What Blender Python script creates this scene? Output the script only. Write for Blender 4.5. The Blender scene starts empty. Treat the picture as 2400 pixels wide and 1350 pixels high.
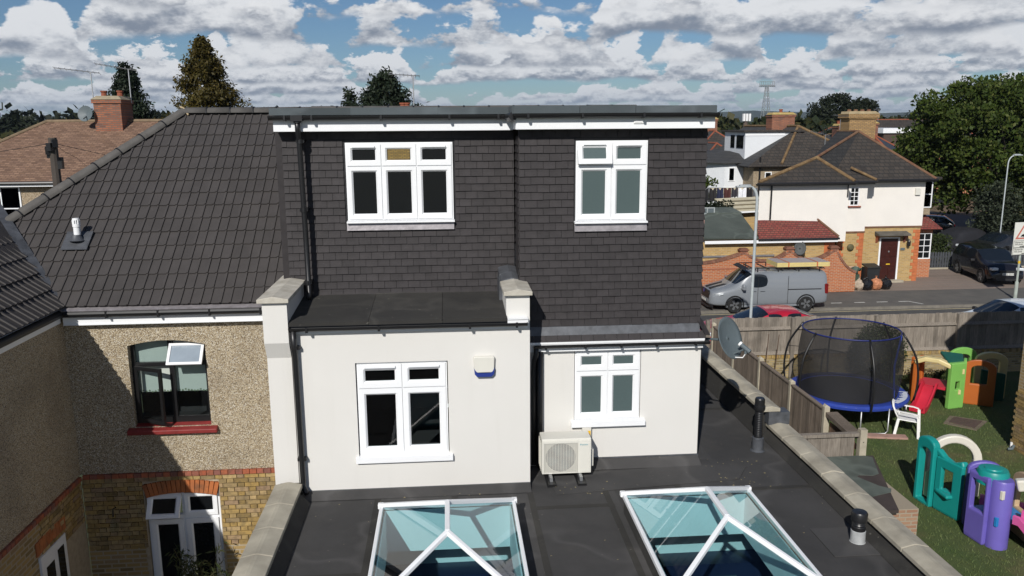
import bpy, bmesh, math, random
import numpy as np
from mathutils import Vector, Matrix
random.seed(7); RNG = np.random.default_rng(7)
SC = bpy.context.scene
COL = SC.collection
R_ = math.radians
# ------------------------------------------------------------------ camera
cam = bpy.data.cameras.new('camera'); camo = bpy.data.objects.new('camera', cam); COL.objects.link(camo)
rt = Vector((.99684, -.07917, -.00662)); up = Vector((.02192, .19401, .98075)); bk = Vector((-.07636, -.97780, .19513))
camo.matrix_world = Matrix(((rt.x, up.x, bk.x, 0), (rt.y, up.y, bk.y, 0), (rt.z, up.z, bk.z, 7.85), (0, 0, 0, 1)))
cam.sensor_width = 36; cam.lens = 36*1915/2400; cam.clip_start = .05; cam.clip_end = 20000
SC.camera = camo
# ------------------------------------------------------------------ sky
SUN_EL, SUN_ROT = R_(34), R_(200.4)
SKY = .058
w = bpy.data.worlds.new('World'); SC.world = w; w.use_nodes = True
nt = w.node_tree; nt.nodes.clear(); LK = nt.links.new
def N(t, **k):
    n = nt.nodes.new(t)
    for a, b in k.items(): setattr(n, a, b)
    return n
def val(x, sock):
    if isinstance(x, (int, float)): sock.default_value = x
    elif isinstance(x, (tuple, list)): sock.default_value = x
    else: LK(x, sock)
def m_(op, a, b=0., c=0., clamp=False):
    n = N('ShaderNodeMath', operation=op, use_clamp=clamp)
    val(a, n.inputs[0]); val(b, n.inputs[1]); val(c, n.inputs[2]); return n.outputs[0]
def sstep(x, lo, hi):
    n = N('ShaderNodeMapRange', interpolation_type='SMOOTHSTEP')
    val(x, n.inputs[0]); val(lo, n.inputs[1]); val(hi, n.inputs[2]); n.inputs[3].default_value = 0; n.inputs[4].default_value = 1
    return n.outputs[0]
def mixc(f, a, b):
    n = N('ShaderNodeMix', data_type='RGBA'); val(f, n.inputs[0]); val(a, n.inputs[6]); val(b, n.inputs[7]); return n.outputs[2]
def noise(vec, scale, det=4., rough=.55, lac=2.):
    n = N('ShaderNodeTexNoise'); LK(vec, n.inputs['Vector']); n.inputs['Scale'].default_value = scale
    n.inputs['Detail'].default_value = det; n.inputs['Roughness'].default_value = rough; n.inputs['Lacunarity'].default_value = lac
    return n.outputs['Fac']
sky = N('ShaderNodeTexSky', sky_type='NISHITA', sun_disc=False)
sky.sun_elevation = SUN_EL; sky.sun_rotation = SUN_ROT; sky.altitude = 60; sky.air_density = 1.0; sky.dust_density = .0; sky.ozone_density = 1.2
tc = N('ShaderNodeTexCoord'); sep = N('ShaderNodeSeparateXYZ'); LK(tc.outputs['Generated'], sep.inputs[0])
el = m_('ARCSINE', sep.outputs[2]); az = m_('ARCTAN2', sep.outputs[0], sep.outputs[1])
ca, sa = m_('COSINE', az), m_('SINE', az)
CLSEED = .0
tn = N('ShaderNodeMix', data_type='RGBA', blend_type='MULTIPLY'); tn.inputs[0].default_value = 1; LK(sky.outputs[0], tn.inputs[6]); tn.inputs[7].default_value = (.66,.88,1.16,1); colr = tn.outputs[2]
K = 1/SKY
# rows of cumulus: each row has a flat grey base at its own elevation and a puffy, lit top; far (low) rows first
def pv(dz):
    n = N('ShaderNodeCombineXYZ'); LK(ca, n.inputs[0]); LK(sa, n.inputs[1]); LK(m_('ADD', m_('MULTIPLY', el, 2.0), dz), n.inputs[2]); return n.outputs[0]
PUFF = []
for sc, d in ((10., .022), (22., .010), (50., .0045)):
    a_, b_ = noise(pv(3.1), sc, 7, .62), noise(pv(3.1+d), sc, 5, .6)
    PUFF.append((a_, m_('MULTIPLY', m_('SUBTRACT', a_, b_), 2.0)))
rows = [.007, .0112, .0165, .024, .034, .048, .067, .092, .13, .20, .32, .52]
for i, e in enumerate(rows):
    thick = .98*e + .005
    puff, rel_l = PUFF[0] if e > .05 else PUFF[1] if e > .015 else PUFF[2]
    flat = N('ShaderNodeCombineXYZ'); LK(ca, flat.inputs[0]); LK(sa, flat.inputs[1]); flat.inputs[2].default_value = i*3.7+CLSEED
    big = noise(flat.outputs[0], min(.72/(e+.05), 11), 2, .6)
    lo_, hi_ = (.355, .61) if e < .12 else (.48, .72)
    hgt = m_('MULTIPLY', sstep(big, lo_, hi_), thick)
    base = m_('ADD', m_('MULTIPLY', m_('SUBTRACT', big, .5), .55*e), e)
    rel = m_('SUBTRACT', el, base)
    edge = m_('ADD', m_('SUBTRACT', hgt, rel), m_('MULTIPLY', m_('SUBTRACT', puff, .5), 2.2*thick))
    a = m_('MULTIPLY', sstep(edge, 0., .13*thick), sstep(m_('ADD', rel, m_('MULTIPLY', m_('SUBTRACT', puff, .5), .25*thick)), -.02*thick, .09*thick))
    a = m_('MULTIPLY', a, .97 if e > .02 else .8)
    t = m_('DIVIDE', rel, thick)
    lit = m_('ADD', m_('ADD', m_('MULTIPLY', t, 1.15), m_('MULTIPLY', m_('SUBTRACT', puff, .5), .6)), rel_l)
    lit = sstep(lit, -.16, .50)
    far = min(1, .05/(e+.03))
    g = tuple(x*K for x in (.22+.10*far, .255+.12*far, .325+.14*far)) + (1,)
    wht = tuple(x*K for x in (1.0-.22*far, 1.005-.19*far, 1.01-.14*far)) + (1,)
    colr = mixc(a, colr, mixc(lit, g, wht))
hz = sstep(el, .045, -.002)
colr = mixc(m_('MULTIPLY', hz, .55), colr, tuple(x*K for x in (.42, .54, .68)) + (1,))
bg = N('ShaderNodeBackground'); bg.inputs[1].default_value = SKY; LK(colr, bg.inputs[0])
wo = N('ShaderNodeOutputWorld'); LK(bg.outputs[0], wo.inputs[0])
w.cycles.sampling_method = 'MANUAL'; w.cycles.sample_map_resolution = 512
# ------------------------------------------------------------------ sun and exposure
sl = bpy.data.lights.new('sun', 'SUN'); slo = bpy.data.objects.new('sun', sl); COL.objects.link(slo)
sl.energy = 5.0; sl.angle = R_(.53); sl.color = (1, .965, .91)
slo.rotation_euler = Vector((.29, .78, -.555)).to_track_quat('-Z', 'Y').to_euler(); slo.location = (-6, -16, 20)
vs = SC.view_settings; vs.view_transform = 'Standard'; vs.look = 'None'; vs.exposure = -.22; vs.gamma = 1; vs.use_curve_mapping = False
SC.cycles.max_bounces = 7; SC.cycles.diffuse_bounces = 3; SC.cycles.transparent_max_bounces = 24; SC.cycles.volume_bounces = 0
# ------------------------------------------------------------------ mesh helpers
ORG = {}
class MB:
    def __init__(s): s.v = []; s.f = []
    def add(s, vs, fs):
        b = len(s.v); s.v += [tuple(map(float, p)) for p in vs]; s.f += [tuple(b+i for i in q) for q in fs]; return s
    def box(s, x0, x1, y0, y1, z0, z1):
        return s.add([(x0,y0,z0),(x1,y0,z0),(x1,y1,z0),(x0,y1,z0),(x0,y0,z1),(x1,y0,z1),(x1,y1,z1),(x0,y1,z1)],
            [(0,3,2,1),(4,5,6,7),(0,1,5,4),(1,2,6,5),(2,3,7,6),(3,0,4,7)])
    def obox(s, c, size, rot):
        hx, hy, hz = [a/2 for a in size]; c = Vector(c)
        pts = [c + rot @ Vector((x, y, z)) for z in (-hz, hz) for x, y in ((-hx,-hy),(hx,-hy),(hx,hy),(-hx,hy))]
        return s.add(pts, [(0,3,2,1),(4,5,6,7),(0,1,5,4),(1,2,6,5),(2,3,7,6),(3,0,4,7)])
    def ext(s, pts, vec):            # prism from a polygon and a vector
        n = len(pts); vec = Vector(vec); a = [Vector(p) for p in pts]; b = [p + vec for p in a]
        return s.add(a+b, [tuple(range(n-1,-1,-1)), tuple(range(n, 2*n))] + [(i,(i+1)%n,n+(i+1)%n,n+i) for i in range(n)])
    def slab(s, pts, th):            # polygon with a thickness along its normal (th downwards)
        a = [Vector(p) for p in pts]; n = (a[1]-a[0]).cross(a[2]-a[0]).normalized()
        if n.z < 0: a = a[::-1]; n = -n
        return s.ext(a, -n*th)
    def tube(s, pts, r, n=8, caps=True):
        pts = [Vector(p) for p in pts]; rs = r if isinstance(r, (list, tuple)) else [r]*len(pts); b = len(s.v); k = len(pts); ref = None
        for i, p in enumerate(pts):
            t = (pts[min(i+1,k-1)] - pts[max(i-1,0)]).normalized()
            if ref is None: ref = Vector((0,0,1)) if abs(t.z) < .9 else Vector((1,0,0))
            u = (ref - t*ref.dot(t)).normalized(); w_ = t.cross(u); ref = u
            for j in range(n):
                a = 2*math.pi*j/n; q = p + (u*math.cos(a) + w_*math.sin(a))*rs[i]; s.v.append(tuple(q))
        for i in range(k-1):
            for j in range(n): s.f.append((b+i*n+j, b+i*n+(j+1)%n, b+(i+1)*n+(j+1)%n, b+(i+1)*n+j))
        if caps: s.f += [tuple(b+j for j in range(n-1,-1,-1)), tuple(b+(k-1)*n+j for j in range(n))]
        return s
    def sweep(s, pts, side, w, h, closed=False):   # rectangular section along a path; side = constant width direction
        pts = [Vector(p) for p in pts]; side = Vector(side).normalized(); k = len(pts); b = len(s.v)
        for i, p in enumerate(pts):
            t = (pts[(i+1)%k if closed else min(i+1,k-1)] - pts[(i-1) if closed else max(i-1,0)]).normalized()
            u = side.cross(t).normalized()
            for a, c in ((-1,-1),(1,-1),(1,1),(-1,1)): s.v.append(tuple(p + side*(a*w/2) + u*(c*h/2)))
        for i in range(k if closed else k-1):
            j2 = (i+1) % k
            for j in range(4): s.f.append((b+i*4+j, b+i*4+(j+1)%4, b+j2*4+(j+1)%4, b+j2*4+j))
        if not closed: s.f += [(b+3,b+2,b+1,b), tuple(b+(k-1)*4+j for j in range(4))]
        return s
    def lathe(s, c, prof, n=16, axis=(0,0,1)):
        c = Vector(c); q = Vector(axis).to_track_quat('Z', 'Y'); b = len(s.v); k = len(prof)
        for r, z in prof:
            for j in range(n):
                a = 2*math.pi*j/n; s.v.append(tuple(c + q @ Vector((r*math.cos(a), r*math.sin(a), z))))
        for i in range(k-1):
            for j in range(n): s.f.append((b+i*n+j, b+i*n+(j+1)%n, b+(i+1)*n+(j+1)%n, b+(i+1)*n+j))
        if prof[0][0] > 1e-6: s.f.append(tuple(b+j for j in range(n-1,-1,-1)))
        if prof[-1][0] > 1e-6: s.f.append(tuple(b+(k-1)*n+j for j in range(n)))
        return s
    def ring(s, c, r, rt_, n=32, m=8, axis=(0,0,1)):
        c = Vector(c); q = Vector(axis).to_track_quat('Z', 'Y'); b = len(s.v)
        for i in range(n):
            a = 2*math.pi*i/n
            for j in range(m):
                d = 2*math.pi*j/m; s.v.append(tuple(c + q @ Vector(((r+rt_*math.cos(d))*math.cos(a), (r+rt_*math.cos(d))*math.sin(a), rt_*math.sin(d)))))
        for i in range(n):
            for j in range(m): s.f.append((b+i*m+j, b+((i+1)%n)*m+j, b+((i+1)%n)*m+(j+1)%m, b+i*m+(j+1)%m))
        return s
    def wall(s, x0, x1, z0, z1, holes, y0, y1):    # upright wall along X with rectangular holes
        xs = sorted({x0, x1} | {min(max(h[k], x0), x1) for h in holes for k in (0, 1)}); zs = sorted({z0, z1} | {min(max(h[k], z0), z1) for h in holes for k in (2, 3)})
        for a, b in zip(xs, xs[1:]):
            run = None
            for c, d in zip(zs, zs[1:]):
                cx, cz = (a+b)/2, (c+d)/2
                inside = any(h[0] < cx < h[1] and h[2] < cz < h[3] for h in holes)
                if inside:
                    if run: s.box(a, b, y0, y1, *run); run = None
                else: run = (run[0], d) if run else (c, d)
            if run: s.box(a, b, y0, y1, *run)
        return s
def mesh_of(name, mb, c=(0,0,0)):
    me = bpy.data.meshes.new(name); me.from_pydata([(x-c[0], y-c[1], z-c[2]) for x, y, z in mb.v], [], mb.f); me.update(); return me
def fixn(me):
    bm = bmesh.new(); bm.from_mesh(me); bmesh.ops.recalc_face_normals(bm, faces=bm.faces); bm.to_mesh(me); bm.free()
def put(name, me, mat, parent, c, smooth=False):
    if mat is not None and not me.materials: me.materials.append(mat)
    o = bpy.data.objects.new(name, me); COL.objects.link(o)
    po = ORG.get(parent.name, (0,0,0)) if parent else (0,0,0)
    o.location = (c[0]-po[0], c[1]-po[1], c[2]-po[2]); o.parent = parent; ORG[o.name] = tuple(c)
    if smooth: me.polygons.foreach_set('use_smooth', [True]*len(me.polygons))
    return o
def obj(name, mb, mat, parent=None, smooth=False, bevel=0, auto=None):
    a = np.array(mb.v); c = (a.min(0)+a.max(0))/2
    me = mesh_of(name, mb, c); fixn(me)
    o = put(name, me, mat, parent, c, smooth)
    if auto:
        me.polygons.foreach_set('use_smooth', [True]*len(me.polygons))
        me.set_sharp_from_angle(angle=R_(auto))
    if bevel:
        b = o.modifiers.new('bevel', 'BEVEL'); b.width = bevel; b.segments = 2; b.limit_method = 'ANGLE'
    return o
def piece(name, me, parent, loc, rot=None, scale=None):       # shared mesh data
    o = bpy.data.objects.new(name, me); COL.objects.link(o); po = ORG.get(parent.name, (0,0,0))
    o.parent = parent; o.location = (loc[0]-po[0], loc[1]-po[1], loc[2]-po[2])
    if rot: o.rotation_euler = rot
    if scale: o.scale = scale
    ORG[o.name] = tuple(loc); return o
def shared(name, mb, mat):
    me = mesh_of(name, mb); fixn(me); me.materials.append(mat); return me
def tag(o, label, cat=None, group=None, kind=None):
    if label: o['label'] = label
    if cat: o['category'] = cat
    if group: o['group'] = group
    if kind: o['kind'] = kind
    return o
def thing(name, label, cat, loc=(0,0,0), group=None, local=False, rz=0):
    o = bpy.data.objects.new(name, None); COL.objects.link(o); o.location = loc; o.rotation_euler = (0,0,rz); o.empty_display_size = .2
    ORG[o.name] = (0,0,0) if local else tuple(loc); return tag(o, label, cat, group)
def struct(name, mb, mat, **k): return tag(obj(name, mb, mat, **k), None, kind='structure')
def lerp(a, b, t): return a + (b-a)*t
def arc(c, r, a0, a1, n, ax, ay):
    c, ax, ay = Vector(c), Vector(ax), Vector(ay)
    return [c + ax*(r*math.cos(R_(lerp(a0,a1,i/n)))) + ay*(r*math.sin(R_(lerp(a0,a1,i/n)))) for i in range(n+1)]
# ------------------------------------------------------------------ materials
MATS = {}
class MT:
    def __init__(s, name):
        s.m = bpy.data.materials.new(name); s.m.use_nodes = True; s.t = s.m.node_tree; s.b = s.t.nodes['Principled BSDF']; s.pos = None
    def n(s, t, **k):
        n = s.t.nodes.new(t)
        for a, b in k.items(): setattr(n, a, b)
        return n
    def l(s, a, b): s.t.links.new(a, b)
    def P(s):
        if s.pos is None: s.pos = s.n('ShaderNodeNewGeometry')
        return s.pos.outputs['Position']
    def vec(s, sc=(1,1,1), rot=(0,0,0), src=None):
        mp = s.n('ShaderNodeMapping'); s.l(src or s.P(), mp.inputs[0]); mp.inputs['Scale'].default_value = sc; mp.inputs['Rotation'].default_value = rot; return mp.outputs[0]
    def noise(s, scale, det=4, rough=.55, v=None):
        n = s.n('ShaderNodeTexNoise'); s.l(v or s.P(), n.inputs['Vector']); n.inputs['Scale'].default_value = scale; n.inputs['Detail'].default_value = det; n.inputs['Roughness'].default_value = rough; return n.outputs['Fac']
    def ramp(s, f, stops):
        n = s.n('ShaderNodeValToRGB'); s.l(f, n.inputs[0]); cr = n.color_ramp
        while len(cr.elements) < len(stops): cr.elements.new(.5)
        for e_, (p, c) in zip(cr.elements, stops): e_.position = p; e_.color = tuple(c)+(1,) if not isinstance(c, (int, float)) else (c, c, c, 1)
        return n.outputs[0]
    def mix(s, f, a, b, blend='MIX'):
        n = s.n('ShaderNodeMix', data_type='RGBA', blend_type=blend)
        for x, i in ((f,0),(a,6),(b,7)):
            if isinstance(x, (int, float)): n.inputs[i].default_value = x
            elif isinstance(x, (tuple, list)): n.inputs[i].default_value = tuple(x)+(1,)
            else: s.l(x, n.inputs[i])
        return n.outputs[2]
    def math(s, op, a, b=0.):
        n = s.n('ShaderNodeMath', operation=op)
        for x, i in ((a,0),(b,1)):
            if isinstance(x, (int, float)): n.inputs[i].default_value = x
            else: s.l(x, n.inputs[i])
        return n.outputs[0]
    def hsv(s, c, v=None, h=None):
        n = s.n('ShaderNodeHueSaturation'); s.l(c, n.inputs['Color'])
        if v is not None: s.l(v, n.inputs['Value'])
        if h is not None: s.l(h, n.inputs['Hue'])
        return n.outputs[0]
    def rnd(s, amt):        # per piece brightness 1-amt..1+amt
        oi = s.n('ShaderNodeObjectInfo'); g = s.pos or s.n('ShaderNodeNewGeometry'); s.pos = g
        r = s.math('FRACT', s.math('ADD', oi.outputs['Random'], g.outputs['Random Per Island']))
        n = s.n('ShaderNodeMapRange'); s.l(r, n.inputs[0]); n.inputs[3].default_value = 1-amt; n.inputs[4].default_value = 1+amt; return n.outputs[0]
    def col(s, c): s.l(c, s.b.inputs['Base Color'])
    def bump(s, h, strength, dist=.01):
        n = s.n('ShaderNodeBump'); s.l(h, n.inputs['Height']); n.inputs['Strength'].default_value = strength; n.inputs['Distance'].default_value = dist; s.l(n.outputs[0], s.b.inputs['Normal']); return n
    def rough(s, r):
        if isinstance(r, (int, float)): s.b.inputs['Roughness'].default_value = r
        else: s.l(r, s.b.inputs['Roughness'])
def mat(name, c, rough=.7, var=.12, scale=6, bump=0, bscale=50, rnd=0, metal=0, c2=None, spec=.5, det=5, dist=.01):
    M = MT(name); M.rough(rough); M.b.inputs['Metallic'].default_value = metal; M.b.inputs['Specular IOR Level'].default_value = spec
    c = tuple(c); a = tuple(x*(1-var) for x in c); b = tuple(min(1, x*(1+var)) for x in c)
    if c2: a, b = c, tuple(c2)
    out = M.ramp(M.noise(scale, det, .6), [(.3, a), (.7, b)])
    if rnd: out = M.hsv(out, v=M.rnd(rnd))
    M.col(out)
    if bump: M.bump(M.noise(bscale, 4), bump, dist)
    MATS[name] = M.m; return M.m
def brickmat(name, bricks, mortar, axis='X', bw=.225, bh=.075, var=.25, bump=.5, rough=.85, mort=.012, squash=None):
    # far surfaces only: courses too small to pick apart
    M = MT(name); sp = M.n('ShaderNodeSeparateXYZ'); M.l(M.P(), sp.inputs[0]); cb = M.n('ShaderNodeCombineXYZ')
    M.l(sp.outputs['X' if axis == 'X' else 'Y'], cb.inputs[0]); M.l(sp.outputs['Y' if axis == 'T' else 'Z'], cb.inputs[1])
    if axis == 'T': pass
    b = M.n('ShaderNodeTexBrick'); M.l(cb.outputs[0], b.inputs['Vector']); b.inputs['Scale'].default_value = 1
    b.inputs['Brick Width'].default_value = bw; b.inputs['Row Height'].default_value = bh; b.inputs['Mortar Size'].default_value = mort; b.inputs['Bias'].default_value = 0
    b.inputs['Color1'].default_value = (0,0,0,1); b.inputs['Color2'].default_value = (1,1,1,1); b.inputs['Mortar'].default_value = (.5,.5,.5,1)
    n = M.noise(2.3, 5)
    cc = M.ramp(b.outputs['Color'], [(i/max(1,len(bricks)-1), x) for i, x in enumerate(bricks)])
    cc = M.mix(M.math('MULTIPLY', M.math('SUBTRACT', n, .35), var*2), cc, tuple(x*.45 for x in bricks[0]))
    M.col(M.mix(b.outputs['Fac'], cc, mortar)); M.rough(rough)
    inv = M.math('SUBTRACT', 1, b.outputs['Fac']); M.bump(inv, bump, .006)
    MATS[name] = M.m; return M.m
def glassmat(name, tint=(.9,.95,.95), rough=0., ior=1.5, refl=1.):
    m = bpy.data.materials.new(name); m.use_nodes = True; t = m.node_tree; t.nodes.clear()
    tr = t.nodes.new('ShaderNodeBsdfTransparent'); tr.inputs[0].default_value = tint + (1,)
    gl = t.nodes.new('ShaderNodeBsdfGlossy'); gl.inputs['Roughness'].default_value = rough; gl.inputs[0].default_value = (refl,refl,refl,1)
    fr = t.nodes.new('ShaderNodeFresnel'); fr.inputs[0].default_value = ior; ge = t.nodes.new('ShaderNodeNewGeometry')
    ou = t.nodes.new('ShaderNodeMath'); ou.operation = 'SUBTRACT'; ou.inputs[0].default_value = 1; t.links.new(ge.outputs['Backfacing'], ou.inputs[1])      # reflect at the outer face only
    fm = t.nodes.new('ShaderNodeMath'); fm.operation = 'MULTIPLY'; t.links.new(fr.outputs[0], fm.inputs[0]); t.links.new(ou.outputs[0], fm.inputs[1])
    mx = t.nodes.new('ShaderNodeMixShader'); t.links.new(fm.outputs[0], mx.inputs[0]); t.links.new(tr.outputs[0], mx.inputs[1]); t.links.new(gl.outputs[0], mx.inputs[2])
    o = t.nodes.new('ShaderNodeOutputMaterial'); t.links.new(mx.outputs[0], o.inputs[0]); MATS[name] = m; return m
# ------------------------------------------------------------------ material list
def rendermat():
    M = MT('cream_render'); o = M.ramp(M.noise(.9, 5), [(.3, (.655,.64,.605)), (.7, (.685,.67,.635))]); st_ = M.noise(1, 5, .6, M.vec((5,5,.35)))
    o = M.mix(M.ramp(st_, [(.56, 0.), (.8, .20)]), o, (.50,.48,.43)); o = M.mix(M.ramp(M.noise(22, 2), [(.70, 0.), (.78, .25)]), o, (.56,.54,.50)); M.col(o); M.rough(.85); M.bump(M.noise(200, 3), .25, .002); return M.m
m_render = rendermat()
m_upvc = mat('white_upvc', (.82,.83,.84), .35, .02, 3)
m_tile = mat('dark_clay_tile', (.0335,.0295,.0305), .65, .18, 9, .3, 90, rnd=.13, spec=.3, dist=.003)
m_rooftile = mat('brown_concrete_tile', (.050,.0445,.0425), .75, .13, 3.5, .3, 120, rnd=.07, dist=.003)
m_ridge = mat('concrete_ridge', (.085,.08,.074), .8, .2, 5, .3, 90, dist=.003)
m_black = mat('black_plastic', (.012,.012,.013), .38, .1, 6)
m_lead = mat('lead_flashing', (.085,.09,.10), .5, .35, 7, .25, 14, metal=.25, dist=.01)
m_cope = mat('concrete_coping', (.26,.235,.185), .9, .2, 2.2, .35, 70, c2=(.47,.43,.34), dist=.004, rnd=.06)
m_capcope = mat('cap_coping', (.36,.33,.27), .9, .2, 5, .3, 60, c2=(.56,.53,.46), dist=.004)
m_newlead = mat('new_lead', (.30,.28,.29), .42, .25, 9, .25, 14, metal=.3, dist=.01)
m_white = mat('white_paint', (.80,.80,.79), .5, .03, 3)
m_navy = mat('navy_units', (.012,.016,.045), .4)
m_plaster = mat('white_plaster', (.72,.75,.76), .8, .03, 2)
m_floor = mat('kitchen_floor', (.42,.43,.43), .4, .1, 2)
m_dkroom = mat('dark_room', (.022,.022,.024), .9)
m_pane = mat('dark_window_glass', (.008,.009,.010), .03, .05, 2, spec=.5)
m_frost = mat('frosted_glass', (.075,.105,.105), .28, .08, 60, .2, 400, spec=.5, dist=.001)
m_glass = glassmat('clear_glass', (.86,.90,.90))
m_aqua = glassmat('aqua_glass', (.75,.885,.90), .0, 1.62)
m_steel = mat('galvanised_steel', (.42,.43,.44), .45, .15, 12, metal=.8)
m_red = mat('red_plastic', (.55,.02,.02), .35); m_yellow = mat('yellow_plastic', (.75,.48,.03), .4); m_blue = mat('blue_plastic', (.02,.04,.22), .35)
m_ivory = mat('ivory_paint', (.66,.645,.58), .45, .03, 3)
m_dishgrey = mat('grey_dish_paint', (.10,.125,.135), .55, .08, 5)
m_wire = mat('black_cable', (.015,.015,.015), .6)
def felt(name, c, c2, lo=.38, hi=.68):
    M = MT(name); n1 = M.noise(.9, 6, .62); n2 = M.noise(140, 2); n3 = M.noise(6, 4)
    o = M.ramp(n1, [(lo, c), (hi, c2)]); o = M.mix(M.math('MULTIPLY', n3, .35), o, tuple(x*.55 for x in c))
    o = M.mix(M.math('MULTIPLY', n2, .4), o, tuple(x*1.5 for x in c2)); rg_ = M.noise(.55, 3, .5); o = M.mix(M.ramp(rg_, [(.47, 0.), (.505, .30), (.53, .0)]), o, tuple(x*2.1 for x in c2)); o = M.mix(M.ramp(M.noise(2.2, 6, .7), [(.55, 0.), (.75, .35)]), o, (.085,.078,.068)); sp = M.noise(16, 1, .4)
    o = M.mix(M.ramp(sp, [(.76, 0.), (.79, .55)]), o, (.16,.15,.13)); M.col(M.hsv(o, v=M.rnd(.16))); M.rough(.92); M.bump(n2, .4, .004); return M.m
m_felt = felt('roof_felt', (.029,.0285,.0285), (.058,.056,.055))
m_feltL = felt('dark_roof_felt', (.016,.0155,.015), (.034,.032,.028))
m_feltE = felt('blue_grey_edge_felt', (.050,.062,.068), (.085,.100,.108))
m_feltG = felt('green_felt', (.050,.062,.054), (.092,.108,.094))
def pebble(name, stops, sc=85, bump=.6):
    M = MT(name); v = M.n('ShaderNodeTexVoronoi', feature='F1'); M.l(M.P(), v.inputs['Vector']); v.inputs['Scale'].default_value = sc
    s = M.n('ShaderNodeSeparateColor'); M.l(v.outputs['Color'], s.inputs[0])
    o = M.ramp(s.outputs[0], stops); o = M.mix(M.ramp(v.outputs['Distance'], [(.42, 0.), (.80, .7)]), o, (.07,.055,.04))
    o = M.mix(M.ramp(M.noise(1.1, 6, .6), [(.48, 0.), (.72, .42)]), o, (.13,.105,.075)); M.col(o); M.rough(.9)
    M.bump(M.math('SUBTRACT', 1, v.outputs['Distance']), bump, .012); return M.m
m_pebble = pebble('pebbledash', [(0., (.15,.115,.075)), (.25, (.34,.265,.165)), (.6, (.49,.40,.265)), (.85, (.61,.54,.41)), (1., (.70,.66,.58))])
m_pebble2 = pebble('pale_pebbledash', [(0., (.26,.19,.11)), (.5, (.40,.31,.20)), (1., (.52,.44,.33))], 60, .5)
def piecemat(name, stops, bump=.5, rough=.88, sc=14):
    M = MT(name); oi = M.n('ShaderNodeObjectInfo'); g = M.n('ShaderNodeNewGeometry'); M.pos = g
    r = M.math('FRACT', M.math('ADD', oi.outputs['Random'], g.outputs['Random Per Island']))
    o = M.ramp(r, stops); n = M.noise(sc, 6, .65); o = M.mix(M.ramp(n, [(.42, 0.), (.7, .6)]), o, (.07,.055,.035)); M.col(o); M.rough(rough); M.bump(M.noise(60, 4), bump, .006); return M.m
m_stock = piecemat('yellow_stock_brick', [(0., (.20,.14,.055)), (.2, (.36,.235,.075)), (.45, (.42,.29,.11)), (.65, (.26,.19,.10)), (.8, (.46,.33,.15)), (1., (.30,.20,.12))])
m_redbrick = piecemat('red_brick', [(0., (.33,.085,.04)), (.4, (.42,.12,.055)), (.75, (.30,.10,.07)), (1., (.22,.09,.07))])
m_soldier = piecemat('orange_arch_brick', [(0., (.40,.115,.03)), (1., (.47,.155,.05))], sc=5)
m_mortar = mat('lime_mortar', (.40,.33,.235), .95, .15, 12, .3, 60)
def wood(name, c, c2, sc=(14,14,1.2), rnd=.2, dark=(.05,.04,.03)):
    M = MT(name); v = M.vec(sc); n = M.noise(3, 6, .65, v); o = M.ramp(n, [(.3, c), (.7, c2)])
    o = M.mix(M.ramp(M.noise(1.3, 5), [(.5, 0.), (.75, .5)]), o, dark); M.col(M.hsv(o, v=M.rnd(rnd))); M.rough(.9); M.bump(n, .4, .005); return M.m
m_fence = wood('weathered_fence_wood', (.15,.125,.10), (.29,.255,.215))
m_fenceS = wood('brown_fence_wood', (.095,.07,.05), (.235,.19,.15), (16,16,.9), .3)
m_fencedk = wood('dark_fence_wood', (.09,.05,.03), (.15,.09,.06))
m_post = mat('concrete_post', (.38,.34,.26), .9, .2, 4, .3, 60)
m_asph = mat('asphalt', (.055,.055,.055), .9, .18, 1.6, .3, 180, c2=(.078,.076,.074), dist=.004)
m_asph2 = mat('footway_asphalt', (.085,.082,.076), .9, .15, 1.2, .3, 180, c2=(.12,.112,.10), dist=.004)
m_kerb = mat('kerb_stone', (.17,.155,.13), .9, .25, 3, .3, 60)
m_line = mat('white_road_paint', (.55,.55,.52), .7, .2, 9); m_yline = mat('pale_yellow_line', (.42,.36,.22), .8, .25, 9)
m_pave = brickmat('block_paving', [(.20,.155,.12), (.29,.22,.18), (.24,.20,.17)], (.13,.11,.09), 'T', .2, .1, .2, .3)
def lawnmat():
    M = MT('lawn'); a = M.ramp(M.noise(.55, 6, .65), [(.38, (.060,.105,.020)), (.56, (.085,.115,.028)), (.68, (.14,.125,.05)), (.80, (.19,.15,.08))])
    a = M.mix(M.math('MULTIPLY', M.noise(30, 4), .55), a, (.03,.04,.012)); M.col(a); M.rough(.95); M.bump(M.noise(45, 4), .9, .03); return M.m
m_lawn = lawnmat()
m_blade = mat('grass_blade', (.066,.115,.020), .7, .3, .55, c2=(.13,.145,.05), rnd=.3)
def terrain():
    M = MT('terrain'); a = M.ramp(M.noise(.02, 8, .65), [(.35, (.030,.045,.018)), (.6, (.07,.075,.035)), (.75, (.11,.10,.055))]); M.col(a); M.rough(.95); return M.m
m_ground = terrain()
m_patio = mat('dark_patio', (.055,.052,.045), .9, .2, 2)
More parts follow.
